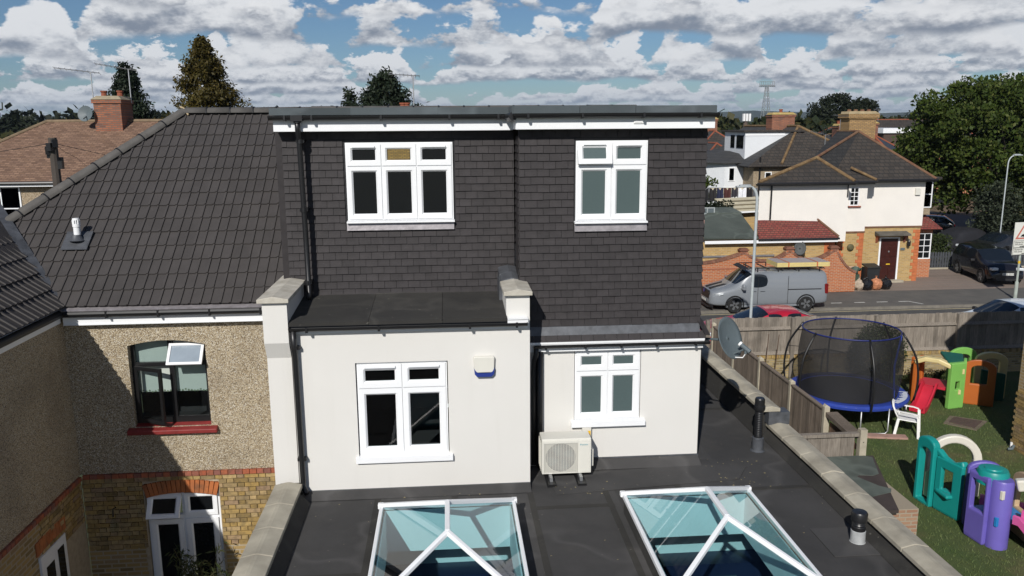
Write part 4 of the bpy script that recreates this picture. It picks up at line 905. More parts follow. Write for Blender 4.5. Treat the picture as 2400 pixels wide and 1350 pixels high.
# ---- side fence: concrete posts with close-boarded panels, then a short dark panel and a return
SF = thing('side_fence', 'brown close-board fence with concrete posts beside the stone coping', 'fence', (8.05,18,0))
posts = [23.75,21.88,19.93,17.98,16.2]
for y in posts: obj('post', MB().box(7.99,8.11,y-.05,y+.05,0,1.86).ext([(7.99,y-.05,1.86),(8.11,y-.05,1.86),(8.05,y,1.90)], (0,.1,0)), m_post, SF)
sh = shared('board', MB().box(-.01,.01,-.062,.062,-.86,.86), m_fenceS)
for a, b in zip(posts, posts[1:]):
    n = int((a-b-.1)/.108)
    for i in range(n): piece('board', sh, SF, (8.03+.008*(i%2), b+.06+.054+i*(a-b-.12)/n, .90+random.uniform(-.006,.006)), (random.uniform(-.006,.006), 0, .10))
    obj('capping', MB().box(8.0,8.10,b+.05,a-.05,1.765,1.80), m_fenceS, SF)
    obj('gravel_board', MB().box(8.02,8.07,b+.05,a-.05,0,.06), m_post, SF)
DF = thing('end_panel', 'dark brown leaning fence panel with a thick timber cap past the last post', 'fence', (8.15,15.7,0))
sh = shared('board', MB().box(-.01,.01,-.055,.055,-.74,.74), m_fencedk)
for i in range(10): piece('board', sh, DF, (8.14, 16.1-i*.105, .78), (0, 0, .1))
obj('capping', MB().ext([(8.02,16.15,1.66),(8.02,15.05,1.58),(8.28,15.05,1.58),(8.28,16.15,1.66)], (0,0,.09)), m_fenceS, DF)
obj('rail', MB().box(8.15,8.20,15.05,16.12,1.35,1.44), m_fencedk, DF)
RF = thing('return_fence', 'short grey fence panel with a pale concrete end post behind the shed', 'fence', (7.4,14.85,0))
sh = shared('board', MB().box(-.068,.068,-.011,.011,-.82,.82), m_fence)
for i in range(15): piece('board', sh, RF, (6.0+i*.1385, 14.86+.006*(i%2), .9), (0, random.uniform(-.006,.006), 0))
obj('capping', MB().box(5.95,8.08,14.80,14.91,1.72,1.79), m_fence, RF)
for x in (6.95,): obj('batten', MB().box(x-.05,x+.05,14.82,14.85,.05,1.72), m_fence, RF)
ep = obj('post', MB().box(8.10,8.24,14.79,14.92,0,1.86), m_post, RF)
for z in (.7,1.2,1.6): obj('bolt_hole', MB().lathe((8.17,14.788,z), [(.012,0),(0,.002)], 8, (0,-1,0)), m_black, ep)
# ---- little felt-roofed store beside the coping
S = thing('garden_store', 'low garden store with torn green felt on its dark roof', 'shed', (7.3,13.8,0))
obj('store_wall', MB().box(6.2,8.22,12.85,14.72,0,1.13), brickmat('store_brick', [(.30,.16,.10),(.38,.24,.15)], (.32,.27,.2), 'X'), S)
obj('roof_board', MB().ext([(6.0,12.68,1.15),(7.75,12.68,1.15),(8.40,14.80,1.25),(6.0,14.80,1.25)], (0,0,.06)), mat('dark_roof_board', (.05,.038,.034), .85, .25, 3, .3, 40), S)
tear = [(6.0,14.79),(8.20,14.80),(8.33,14.70),(8.10,14.02),(7.95,13.95),(7.70,14.00),(7.62,13.93),(7.70,13.80),(7.85,13.55),(8.02,13.42),(7.95,13.30),(7.62,13.20),(7.38,13.12),(7.1,12.95),(6.6,12.8),(6.0,12.8)]
obj('torn_felt', MB().ext([(x, y, 1.211+(y-12.68)*.1/2.12) for x, y in tear], (0,0,.010)), m_feltG, S)
# ---- lawn blades
n = 52000; X = RNG.uniform(5.4,17.2,n); Yg = RNG.uniform(9.2,23.7,n)
h = RNG.uniform(.02,.055,n); a = RNG.uniform(0,6.28,n); lx, ly = RNG.normal(0,.02,n), RNG.normal(0,.02,n); wd = .006
P0 = np.stack([X-np.cos(a)*wd, Yg-np.sin(a)*wd, np.zeros(n)], 1); P1 = np.stack([X+np.cos(a)*wd, Yg+np.sin(a)*wd, np.zeros(n)], 1)
P2 = np.stack([X+lx+np.cos(a)*.002, Yg+ly, h], 1); P3 = np.stack([X+lx-np.cos(a)*.002, Yg+ly, h], 1)
tag(leafobj('grass', np.stack([P0,P1,P2,P3],1).reshape(-1,3), m_blade, None), 'short patchy grass blades over the garden lawn', 'grass', kind='stuff')
# ---- trampoline with safety net
TR = thing('trampoline', 'round trampoline with blue padding and black safety net on curved poles', 'trampoline', (10.75,20.55,0))
tc_ = Vector((10.75,20.55,0)); m_bluepad = mat('blue_padding', (.022,.05,.30), .5, .15, 4); m_worn = mat('worn_padding', (.55,.58,.66), .6, .1, 6)
obj('frame_ring', MB().ring(tc_+Vector((0,0,.70)), 1.52, .025, 40, 8), m_steel, TR, smooth=True)
obj('mat', MB().lathe(tc_+Vector((0,0,.71)), [(1.27,0),(1.2,-.01),(.6,-.03),(0,-.035)], 40), mat('black_jump_mat', (.016,.016,.018), .8), TR)
PA = MB(); NP = 48; wl = [37,38,39,40,41,42]
def padq(mb, i, r0=1.24, r1=1.56):
    a0, a1 = 2*math.pi*i/NP, 2*math.pi*(i+1)/NP
    def pt(r, a, z): return tc_ + Vector((r*math.cos(a), r*math.sin(a), z))
    for (ra, za), (rb_, zb_) in (((r0,.725),(r0+.12,.755)), ((r0+.12,.755),(r1-.06,.75)), ((r1-.06,.75),(r1,.70)), ((r1,.70),(r1-.01,.64))):
        mb.add([pt(ra,a0,za), pt(rb_,a0,zb_), pt(rb_,a1,zb_), pt(ra,a1,za)], [(0,1,2,3)])
for i in range(NP): padq(PA, i)
obj('padding', PA, m_bluepad, TR, auto=30)
pw = MB()
for i, aa in enumerate(np.linspace(R_(-62), R_(-20), 15)):
    r0 = 1.34+.05*math.sin(i*2.1)+.02*i/15; r1 = 1.50
    a1 = aa+R_(3.0); f_ = lambda r, q: tc_ + Vector((r*math.cos(q), r*math.sin(q), .757))
    pw.add([f_(r0,aa), f_(r1,aa), f_(r1,a1), f_(r0+.02*math.cos(i),a1)], [(0,1,2,3)])
obj('worn_patch', pw, m_worn, TR)
PANG = [R_(x) for x in (-96, -30, 22, 82, 142, 200)]
def polept(a, t):       # bulging curved pole
    z = lerp(.05, 2.45, t); r = 1.55 + .16*math.sin(math.pi*min(1, max(0,(t-.1)/.75))) if t < .7 else lerp(1.55+.16*math.sin(math.pi*.8), 1.25, ((t-.7)/.3)**1.3)
    return tc_ + Vector((r*math.cos(a), r*math.sin(a), z))
for a in PANG:
    obj('net_pole', MB().tube([polept(a, t) for t in np.linspace(.25,1,12)], .028, 8), m_black, TR, smooth=True)
    p = tc_ + Vector((1.5*math.cos(a+.12), 1.5*math.sin(a+.12), 0)); d = Vector((-math.sin(a), math.cos(a), 0))*.35
    obj('leg', MB().tube([p+d+Vector((0,0,.7)), p+d+Vector((0,0,.1)), p+d*.8+Vector((0,0,.03)), p-d*.8+Vector((0,0,.03)), p-d+Vector((0,0,.1)), p-d+Vector((0,0,.7))], .02, 8), m_steel, TR, smooth=True)
    q0 = tc_ + Vector((1.33*math.cos(a), 1.33*math.sin(a), 1.75)); obj('net_strap', MB().tube([polept(a,.7), q0], .008, 5), m_black, TR)
nm_ = bpy.data.materials.new('safety_net'); nm_.use_nodes = True; t_ = nm_.node_tree; b_ = t_.nodes['Principled BSDF']; b_.inputs['Base Color'].default_value = (.02,.02,.022,1); b_.inputs['Alpha'].default_value = .62; b_.inputs['Roughness'].default_value = .8
nt2 = MB(); NZ, NA = 8, 48
for i in range(NZ+1):
    t = i/NZ; z = lerp(.74, 2.40, t)
    for j in range(NA):
        a = 2*math.pi*j/NA; dmin = min(abs((a-x+math.pi) % (2*math.pi)-math.pi) for x in PANG); r = 1.26 + .10*math.sin(math.pi*t)*math.exp(-(dmin/.22)**2) - .07*math.sin(math.pi*t)*(1-math.exp(-(dmin/.3)**2)) - .02*t
        nt2.v.append((tc_.x+r*math.cos(a), tc_.y+r*math.sin(a), z))
for i in range(NZ):
    for j in range(NA): nt2.f.append((i*NA+j, i*NA+(j+1)%NA, (i+1)*NA+(j+1)%NA, (i+1)*NA+j))
obj('safety_net', nt2, nm_, TR, smooth=True)
obj('top_band', MB().ring(tc_+Vector((0,0,2.42)), 1.24, .020, 48, 6), mat('dark_blue_band', (.012,.02,.13), .5), TR, smooth=True)
za = R_(-38); obj('net_door', MB().tube([tc_+Vector((1.24*math.cos(za),1.24*math.sin(za),2.4)), tc_+Vector((1.16*math.cos(za-.12),1.16*math.sin(za-.12),1.6)), tc_+Vector((1.24*math.cos(za-.2),1.24*math.sin(za-.2),.78))], .025, 6), m_bluepad, TR)
# ---- white monobloc chair
CH = thing('garden_chair', 'white plastic garden armchair on the grass beside the trampoline', 'chair', (11.64,19.05,0), local=True, rz=R_(58))
m_pl = mat('white_plastic', (.80,.80,.78), .4, .03, 6)
obj('seat', MB().ext([(-.24,-.25,.40),(.24,-.25,.42),(.27,.23,.43),(-.27,.23,.43)], (0,0,.022)), m_pl, CH, bevel=.01)
bb = MB()
for k in range(7):
    x = -.18+.06*k; bb.ext([(x-.02,.20,.44),(x+.02,.20,.44),(x*1.1+.022,.34,.80-.5*x*x),(x*1.1-.022,.34,.80-.5*x*x)], (0,.014,.004))
obj('back_slats', bb, m_pl, CH); obj('back_rim', MB().tube([(-.23,.19,.43),(-.26,.27,.60),(-.235,.34,.76),(-.12,.365,.83),(.0,.37,.845),(.12,.365,.83),(.235,.34,.76),(.26,.27,.60),(.23,.19,.43)], .022, 6), m_pl, CH, smooth=True)
for s_ in (-1,1):
    obj('arm', MB().sweep([(s_*.255,.30,.66),(s_*.29,.10,.655),(s_*.30,-.12,.645),(s_*.285,-.24,.62),(s_*.275,-.27,.55)], (1,0,0), .05, .022), m_pl, CH)
    for y, y2 in ((-.25,-.29),(.20,.27)): obj('leg', MB().ext([(s_*.285,y-.035,.60 if y<0 else .44),(s_*.235,y-.035,.60 if y<0 else .44),(s_*.235,y+.03,.60 if y<0 else .44),(s_*.285,y+.03,.60 if y<0 else .44)], (s_*.03,y2-y,-.60 if y<0 else -.44)), m_pl, CH)
# ---- manhole, flagstone, downpipe bits
MH = thing('manhole_cover', 'rusty rectangular manhole cover set in the lawn', 'manhole cover', (13.6,19.6,0))
obj('surround', MB().ext([(13.0,19.62,.001),(13.52,20.15,.001),(14.25,19.65,.001),(13.55,19.05,.001)], (0,0,.02)), mat('bare_earth', (.15,.12,.085), .95, .25, 9), MH)
obj('cover', MB().ext([(13.17,19.66,.02),(13.55,20.02,.02),(14.08,19.62,.02),(13.57,19.18,.02)], (0,0,.015)), mat('rusty_iron', (.085,.055,.045), .85, .25, 12, .3, 60), MH)
FS = tag(obj('flagstone', MB().ext([(10.35,18.85,.005),(11.45,18.62,.005),(11.5,18.85,.005),(10.45,19.08,.005)], (0,0,.05)), mat('pink_slab', (.36,.22,.18), .9, .15, 4)), 'long pinkish paving slab lying on the grass by the trampoline', 'slab')
# ---- box bush behind the trampoline and ground plants along the wall
m_bush = leafmat('box_leaf', [(0., (.022,.035,.010)), (.6, (.045,.065,.02)), (1., (.08,.095,.03))], .2)
def shell(c, r, p=.7):
    c = np.array(c)
    def fn():
        d = RNG.normal(size=3); d /= np.linalg.norm(d); k = RNG.uniform(p,1)**.5
        bumpy = 1+.10*math.sin(5*d[0]+3*d[2])*math.sin(4*d[1]+1)
        return c + d*np.array(r)*k*bumpy
    return fn
BU = thing('box_bush', 'rounded dark green bush behind the trampoline net', 'bush', (13.0,23.2,0))
obj('stem', MB().tube([(13.0,23.2,0),(13.0,23.2,.8)], [.06,.03], 6), m_stem, BU); leaves(7000, shell((13.0,23.15,.95), (.85,.6,.95), .5), .055, m_bush, 'foliage', BU, 0, .4)
m_dry = leafmat('dry_plant', [(0., (.09,.06,.03)), (.6, (.16,.10,.05)), (1., (.06,.075,.02))], .3)
for i, (x, y, r, m, lb) in enumerate(((14.5,23.3,.35,m_dry,'brown dried plant at the foot of the wall behind the slide'),(15.3,23.35,.22,m_bush,'small green weed against the brick wall by the play frame'))):
    T = thing('wall_plant', lb, 'plant', (x,y,0)); obj('stem', MB().tube([(x,y,0),(x+.02,y,.3)], .01, 5), m_stem, T); leaves(500, shell((x,y,r*.6), (r*1.6,r*.7,r*.8), .1), .09, m, 'foliage', T, .3, .2)
for i, (x, y, lb) in enumerate(((9.35,22.9,'bare cane leaning by the fence corner'),(9.62,22.8,'second bare cane beside the trampoline pole'))):
    tag(obj('garden_cane', MB().tube([(x,y,0),(x+.12,y+.05,1.7)], .012, 5), m_fencedk), lb, 'cane')
# ---- tall house at the right edge whose wall just shows
BR = thing('corner_house', 'yellow brick house wall at the right edge of the garden', 'house', (16,15,0))
obj('wall', MB().box(13.69,19.5,9.5,17.92,0,5.35), brickmat('stock_brick_side', [(.24,.17,.07),(.42,.29,.12),(.34,.24,.12)], (.40,.34,.25), 'Y'), BR)
obj('roof', MB().slab([(13.4,9.2,5.25),(13.4,18.0,5.25),(16.6,18.0,8.25),(16.6,9.2,8.25)], .1), m_rooftile, BR); obj('roof', MB().slab([(19.8,9.2,5.25),(19.8,18.0,5.25),(16.6,18.0,8.25),(16.6,9.2,8.25)], .1), m_rooftile, BR); obj('gable', MB().ext([(13.7,17.9,5.34),(19.5,17.9,5.34),(16.6,17.9,8.1)], (0,-.2,0)), bpy.data.materials['stock_brick_side'], BR)
sw2 = shared('brick', MB().box(-.02,.03,-.1075,.1075,-.0325,.0325), m_stock); hw2 = shared('brick', MB().box(-.02,.03,-.051,.051,-.0325,.0325), m_stock)
z = .04; r = 0; k2 = 0
while k2 < 150:
    y = 17.935-(r % 2)*.06; k = r
    while y > 16.7:
        l = .215 if k % 2 else .102; piece('brick', sw2 if k % 2 else hw2, BR, (13.675+random.uniform(-.003,.003), y-l/2, z)); k2 += 1; y -= l+.011; k += 1
    z += .0755; r += 1
obj('pipe_shoe', MB().tube([(13.62,17.75,.12),(13.55,17.7,.06),(13.45,17.72,.05)], .035, 8), m_dishgrey, BR); obj('white_pipe', MB().tube([(13.64,17.86,.0),(13.64,17.86,.16)], .03, 8), m_white, BR)
# ---- play frames
def pcol(n, c): return mat(n, c, .42, .05, 3)
c_gr, c_or, c_cr, c_rd, c_dg = pcol('lime_plastic',(.20,.46,.10)), pcol('orange_plastic',(.42,.11,.02)), pcol('cream_plastic',(.68,.56,.27)), pcol('red_slide_plastic',(.50,.022,.045)), pcol('dark_green_plastic',(.01,.09,.06))
c_te, c_pu, c_pk, c_wh, c_bl, c_bg = pcol('teal_plastic',(.008,.26,.24)), pcol('purple_plastic',(.14,.11,.42)), pcol('pink_plastic',(.58,.10,.30)), pcol('offwhite_plastic',(.66,.63,.55)), pcol('bright_blue_plastic',(.02,.20,.50)), pcol('beige_plastic',(.50,.36,.22))
def frame_panel(mb, o, u, w, h, t=.07, hole=None, top='round'):
    # upright panel with an opening: o bottom-left corner, u direction; hole=(x0,x1,z0,z1)
    o, u = Vector(o), Vector(u).normalized(); n = u.cross(Vector((0,0,1)))*t
    def P(x, z): return o + u*x + Vector((0,0,z))
    x0_, x1_, a, b = hole
    N_ = 10; rim = []
    out = [P(0,0), P(w,0)] + ([P(w/2+w/2*math.cos(R_(180*i/N_)), h-w*.28+w*.28*math.sin(R_(180*i/N_))) for i in range(N_+1)] if top == 'round' else [P(w,h), P(0,h)])
    cxh, rx = (x0_+x1_)/2, (x1_-x0_)/2; inn = [P(x0_,a), P(x1_,a)] + [P(cxh+rx*math.cos(R_(180*i/N_)), b-rx*.6+rx*.6*math.sin(R_(180*i/N_))) for i in range(N_+1)] if top == 'round' else [P(x0_,a),P(x1_,a),P(x1_,b),P(x0_,b)]
    m = len(out); v = out + inn + [p+n for p in out] + [p+n for p in inn]; f = []
    for i in range(m):
        j = (i+1) % m; f += [(i,j,m+j,m+i), (2*m+i,3*m+i,3*m+j,2*m+j), (i,2*m+i,2*m+j,j), (m+i,m+j,3*m+j,3*m+i)]
    return mb.add(v, f)
def slide(mb, a, b, w, sideh=.12):
    a, b = Vector(a), Vector(b); d = (b-a); hz_ = Vector((d.x,d.y,0)).normalized(); sd = Vector((-hz_.y,hz_.x,0))
    path = [a, a+hz_*.10, lerp(a,b,.35)+Vector((0,0,-.04)), lerp(a,b,.7)+Vector((0,0,-.09)), Vector((b.x,b.y,b.z))-hz_*.12, b+hz_*.06]
    sec = [(-w/2,sideh),(-w/2+.05,sideh+.01),(-w/2+.07,.0),(0,-.015),(w/2-.07,.0),(w/2-.05,sideh+.01),(w/2,sideh),(w/2-.01,-.04),(-w/2+.01,-.04)]
    k = len(sec); bs = len(mb.v)
    for p in path:
        for x, z in sec: mb.v.append(tuple(p + sd*x + Vector((0,0,z))))
    for i in range(len(path)-1):
        for j in range(k): mb.f.append((bs+i*k+j, bs+i*k+(j+1)%k, bs+(i+1)*k+(j+1)%k, bs+(i+1)*k+j))
    mb.f += [tuple(bs+j for j in range(k)), tuple(bs+(len(path)-1)*k+j for j in range(k-1,-1,-1))]; return mb
P1_ = thing('play_frame', 'green and orange plastic climbing frame with a red slide', 'play frame', (14.1,21.0,0), 'plastic play frames on the lawn')
U = Vector((.80,.60,0)); Vv = Vector((.55,-.83,0))
o = Vector((13.75,20.78,0))
obj('tower_panel', frame_panel(MB(), o, (.98,.20,0), .50, 1.33, .14, (.17,.33,.55,.78), 'sq'), c_gr, P1_, bevel=.03)
obj('tower_panel', frame_panel(MB(), o+Vector((.52,.12,0)), (.55,.83,0), .62, 1.32, .08, (.10,.52,.62,1.15)), c_gr, P1_, bevel=.015)
obj('tower_roof', MB().ext([o+Vector((-.02,.0,1.25)), o+Vector((.52,.12,1.25)), o+Vector((.80,.60,1.3)), o+Vector((.2,.75,1.36))], (0,0,.10)), c_dg, P1_, bevel=.04)
for dx, dy in ((-.55,.62),(-.42,.95),(-.12,1.05)): obj('corner_post', MB().obox((o.x+dx,o.y+dy,.62), (.15,.12,1.24), Matrix.Rotation(.6,3,'Z')), c_or, P1_, bevel=.03)
obj('roof_beam', MB().sweep([o+Vector((-.58,.62,1.20)), o+Vector((-.40,.42,1.33)), o+Vector((-.15,.18,1.33)), o+Vector((.12,-.02,1.20))], (.7,.7,0), .22, .13), c_cr, P1_, bevel=.03)
obj('back_beam', MB().sweep([o+Vector((-.42,.95,1.15)), o+Vector((-.15,.85,1.22)), o+Vector((.2,.75,1.15))], (.4,.9,0), .14, .12), c_cr, P1_, bevel=.02)
obj('platform', MB().ext([o+Vector((-.5,.6,.50)), o+Vector((.0,.05,.50)), o+Vector((.65,.62,.50)), o+Vector((-.05,1.1,.50))], (0,0,.07)), c_rd, P1_)
obj('slide', slide(MB(), o+Vector((-.30,.28,.56)), o+Vector((-.95,-.28,.07)), .42), c_rd, P1_, auto=50)
obj('side_panel', frame_panel(MB(), o+Vector((.72,.42,0)), (.85,-.5,0), .82, 1.32, .09, (.20,.62,.62,1.16)), c_or, P1_, bevel=.02)
obj('arch_panel', frame_panel(MB(), o+Vector((.70,1.15,0)), (.95,.1,0), .9, 1.42, .10, (.2,.7,.5,1.22)), c_gr, P1_, bevel=.02)
obj('tunnel_panel', frame_panel(MB(), o+Vector((1.40,.95,.0)), (.9,-.25,0), .85, 1.36, .14, (.2,.65,.68,1.18)), c_cr, P1_, bevel=.02)
obj('low_panel', MB().ext([o+Vector((1.42,.60,0)), o+Vector((2.0,.38,0)), o+Vector((2.0,.38,.8)), o+Vector((1.42,.60,.9))], (.02,.08,0)), c_dg, P1_, bevel=.02)
obj('grip', MB().box(o.x+.38,o.x+.44,o.y-.075,o.y-.06,1.0,1.14), c_cr, P1_); obj('grip', MB().box(o.x+.30,o.x+.37,o.y-.10,o.y-.08,.42,.55), c_cr, P1_)
P2_ = thing('play_frame', 'teal and purple plastic climbing frame with white arches and a pink slide', 'play frame', (10.3,14.3,0), 'plastic play frames on the lawn')
yv = (0,-1,0)
obj('teal_door_panel', frame_panel(MB(), (9.93,15.55,0), (.10,-.99,0), .50, 1.46, .16, (.09,.42,.06,1.22)), c_te, P2_, bevel=.03)
obj('low_door', MB().ext([(9.93,15.44,.10),(9.96,15.10,.10),(9.96,15.10,.62),(9.95,15.27,.76),(9.93,15.44,.62)], (.05,0,0)), c_bg, P2_, bevel=.015)
obj('teal_panel', frame_panel(MB(), (9.98,15.04,0), (.22,-.97,0), .66, 1.16, .10, (.16,.42,.50,.95), 'sq'), c_te, P2_, bevel=.04)
obj('teal_ledge', MB().box(9.86,10.10,14.55,14.95,.40,.48), c_te, P2_, bevel=.03)
obj('teal_lintel', MB().sweep([(9.96,15.08,1.25),(9.99,14.9,1.14),(10.04,14.68,1.08),(10.11,14.42,1.20)], (1,0,0), .13, .12), c_te, P2_, bevel=.03)
obj('white_arch', MB().sweep(arc((10.66,15.62,.80), .46, -6, 186, 16, (.96,-.28,0), (0,0,1)), (.28,.96,0), .16, .17), c_wh, P2_, bevel=.03)
for x, y in ((10.22,15.75),(11.10,15.49)): obj('white_leg', MB().obox((x,y,.40), (.17,.16,.80), Matrix.Rotation(-.28,3,'Z')), c_wh, P2_, bevel=.03)
obj('purple_arch', frame_panel(MB(), (10.10,14.38,0), (.95,-.30,0), .62, 1.36, .12, (.14,.48,.12,1.18)), c_pu, P2_, bevel=.03)
for z in (.25,.45): obj('purple_porthole', MB().lathe((10.16,14.33,z), [(.05,0),(.035,.005),(.0,.006)], 12, (-.4,-.9,0)), m_black, P2_)
for z in (.18,.62,1.08): obj('teal_plug', MB().obox((10.06,14.46,z), (.05,.08,.16), Matrix.Rotation(.2,3,'Z')), c_pu, P2_, bevel=.01)
obj('pink_crawl', MB().tube([(10.5,14.45,.28),(11.1,14.0,.28)], .26, 16), c_pk, P2_)
obj('purple_tower', frame_panel(MB(), (9.95,13.92,0), (.16,-.98,0), .46, 1.36, .12, (.08,.40,.62,1.22), 'sq'), c_pu, P2_, bevel=.03)
for z in (.16,.30,.44): obj('tower_rung', MB().box(9.90,10.05,13.52,13.86,z-.03,z+.03), c_pu, P2_, bevel=.02)
obj('purple_column', MB().lathe((10.18,13.44,0), [(.20,0),(.20,1.30),(.18,1.34)], 18), c_pu, P2_, auto=40)
obj('teal_hood', MB().lathe((10.15,13.68,1.18), [(.28,0),(.28,.20),(.25,.26),(.16,.27),(.15,.29),(0,.30)], 20), c_te, P2_, auto=40)
obj('column_clip', MB().obox((10.08,13.27,1.10), (.07,.06,.17), Matrix.Rotation(.3,3,'Z')), c_wh, P2_, bevel=.01); obj('column_clip', MB().obox((10.05,13.30,.56), (.08,.06,.18), Matrix.Rotation(.3,3,'Z')), c_bl, P2_, bevel=.01)
obj('blue_floor', MB().box(10.05,10.9,13.45,14.1,.42,.50), c_bl, P2_)
obj('back_panel', frame_panel(MB(), (10.95,14.05,0), (-.1,-.99,0), .75, 1.3, .1, (.15,.6,.55,1.1)), c_bg, P2_, bevel=.02)
obj('white_beam', MB().sweep([(10.35,13.30,1.28),(10.60,13.15,1.36),(10.95,13.02,1.36),(11.2,12.95,1.25)], (.4,.9,0), .16, .22), c_wh, P2_, bevel=.03)
obj('white_leg', MB().obox((11.18,12.98,.6), (.16,.16,1.2), Matrix.Rotation(.3,3,'Z')), c_wh, P2_, bevel=.03)
obj('slide', slide(MB(), (10.45,13.30,.60), (10.95,12.45,.08), .42), c_pk, P2_, auto=50)
# ================================================================== across the street: the white corner house
m_slate = brickmat('slate_courses', [(.036,.030,.025),(.062,.050,.040),(.050,.043,.037)], (.022,.02,.018), 'X', .26, .16, .5, .4, mort=.02)
m_slateY = brickmat('slate_courses_side', [(.030,.029,.029),(.048,.045,.042)], (.02,.02,.02), 'Y', .26, .16, .4, .4, mort=.02)
m_ridgered = mat('weathered_red_ridge', (.13,.055,.032), .9, .3, 3, c2=(.20,.12,.065)); m_lichen = mat('lichen_ridge', (.10,.055,.025), .9, .3, 5, .4, 20, c2=(.24,.16,.075))
m_pink = mat('pale_cream_render', (.77,.735,.68), .85, .03, 1.5, .2, 120)
m_yb = brickmat('yellow_brick_far', [(.34,.215,.075),(.50,.33,.12),(.42,.26,.10)], (.42,.32,.18), 'X', var=.2)
m_rbx = brickmat('orange_brick_far', [(.40,.105,.03),(.48,.145,.05),(.36,.10,.04)], (.40,.27,.18), 'X', var=.15)
m_rby = brickmat('orange_brick_far_side', [(.40,.105,.03),(.48,.145,.05)], (.40,.27,.18), 'Y', var=.15)
m_redtile = brickmat('red_tile_courses', [(.17,.035,.03),(.25,.055,.04),(.20,.07,.05)], (.07,.025,.02), 'X', .18, .09, .35, .5, mort=.014)
m_quoin = mat('red_quoin', (.46,.14,.05), .85, .2, 5)
m_door = mat('mahogany_door', (.045,.010,.007), .35, .25, 6)
WH = thing('corner_house', 'cream rendered house with slate hipped roof across the street', 'house', (19.5,40,0))
# walls: near left block, small middle block, far right block
obj('wall', MB().ext([(14.35,36.8,2.4),(18.62,36.8,2.4),(18.62,42.0,2.4),(18.3,42.0,2.4)], (0,0,2.75)), m_pink, WH)
obj('wall', MB().wall(18.62,19.95,2.72,5.1,[(19.12,19.54,3.98,4.84)],37.6,37.8), m_pink, WH); obj('wall', MB().box(19.95,23.3,38.4,44,2.86,5.1), m_pink, WH); obj('wall', MB().box(19.75,19.95,37.8,38.5,2.72,5.1), m_pink, WH)
obj('brick_wall', MB().box(18.62,19.95,37.62,37.8,0,2.70), m_yb, WH); obj('brick_wall', MB().wall(19.95,23.25,0,2.84,[(21.19,22.24,0,2.32)],38.42,38.6), m_yb, WH)
obj('brick_wall', MB().box(23.05,23.25,38.6,44,0,2.84), m_rby, WH)
sb = MB()
for y, xa, xb, z in ((37.58,18.6,19.97,2.68),(38.38,19.97,23.28,2.80)): sb.box(xa,xb,y,y+.1,z,z+.075)
obj('string_course', MB().box(18.6,19.97,37.575,37.7,2.68,2.755), m_ridgered, WH); obj('string_course', MB().box(19.98,23.3,38.375,38.5,2.80,2.875), m_ridgered, WH)
for x, y, w0, s_ in ((18.64,37.61,.34,1),(19.94,37.61,.34,-1),(23.24,38.41,.36,-1)):
    for k in range(16):
        w_ = w0 if k % 2 else w0*.66; xa, xb = (x, x+w_) if s_ > 0 else (x-w_, x); obj('quoin', MB().box(xa, xb, y-.008, y+.05, .05+k*.165, .05+k*.165+.155), m_quoin, WH)
# roofs
def hiproof(nm, pts, m, parent, th=.06): return obj(nm, MB().slab(pts, th), m, parent)
ER = (23.6,38.05,5.18); AP = (21.18,41.3,7.43); EL = (19.0,38.05,5.18)
hiproof('roof_slope', [(17.9,38.05,5.18),ER,AP,(21.0,41.3,7.43)], m_slate, WH)
hiproof('roof_slope', [(23.6,38.05,5.18),(23.6,46,5.18),(21.18,43.6,7.43),AP], m_slateY, WH)
hiproof('roof_slope', [(18.6,42.6,5.18),(21.18,43.6,7.43),(20.9,41.3,7.40)], m_slateY, WH)
hiproof('roof_slope', [(14.15,36.48,5.2),(18.75,36.48,5.2),(17.62,38.2,6.22)], m_slate, WH)
hiproof('roof_slope', [(18.75,36.48,5.2),(18.75,38.4,5.25),(21.1,41.2,7.40),(17.62,38.2,6.22)], m_slateY, WH); hiproof('roof_slope', [(14.15,36.48,5.2),(17.62,38.2,6.22),(21.1,41.2,7.40),(18.4,42,5.2)], m_slateY, WH)
hiproof('roof_slope', [(18.5,37.32,5.14),(20.3,37.32,5.14),(20.9,38.9,5.85),(19.2,38.9,5.85)], m_slate, WH)
def ridges(parent, a, b, m, r=.10):
    r *= .72; return obj('ridge_tiles', MB().tube([a, b], r, 8), m, parent)
ridges(WH, AP, ER, m_ridgered); ridges(WH, AP, (17.62,38.2,6.26), m_ridgered); ridges(WH, (17.62,38.2,6.25), (14.2,36.5,5.24), m_lichen, .12); ridges(WH, (17.62,38.2,6.25), (18.72,36.52,5.24), m_lichen, .12); ridges(WH, AP, (21.18,43.6,7.43), m_ridgered); ridges(WH, (20.25,37.4,5.22), (19.4,38.3,5.75), m_lichen, .09)
for a, b, y, z in ((14.1,18.8,36.42,5.16),(18.75,20.2,37.26,5.12),(20.2,23.65,37.98,5.14)):
    obj('gutter', MB().tube([(a,y,z),(b,y,z)], .055, 8), m_black, WH); obj('soffit', MB().box(a+.05,b-.05,y+.04,y+.35,z-.10,z-.02), m_black, WH)
obj('downpipe', MB().tube([(14.90,36.74,5.1),(14.90,36.74,3.5)], .045, 8), m_black, WH); obj('downpipe', MB().tube([(18.55,36.74,5.1),(18.55,36.74,4.5)], .03, 8), m_black, WH)
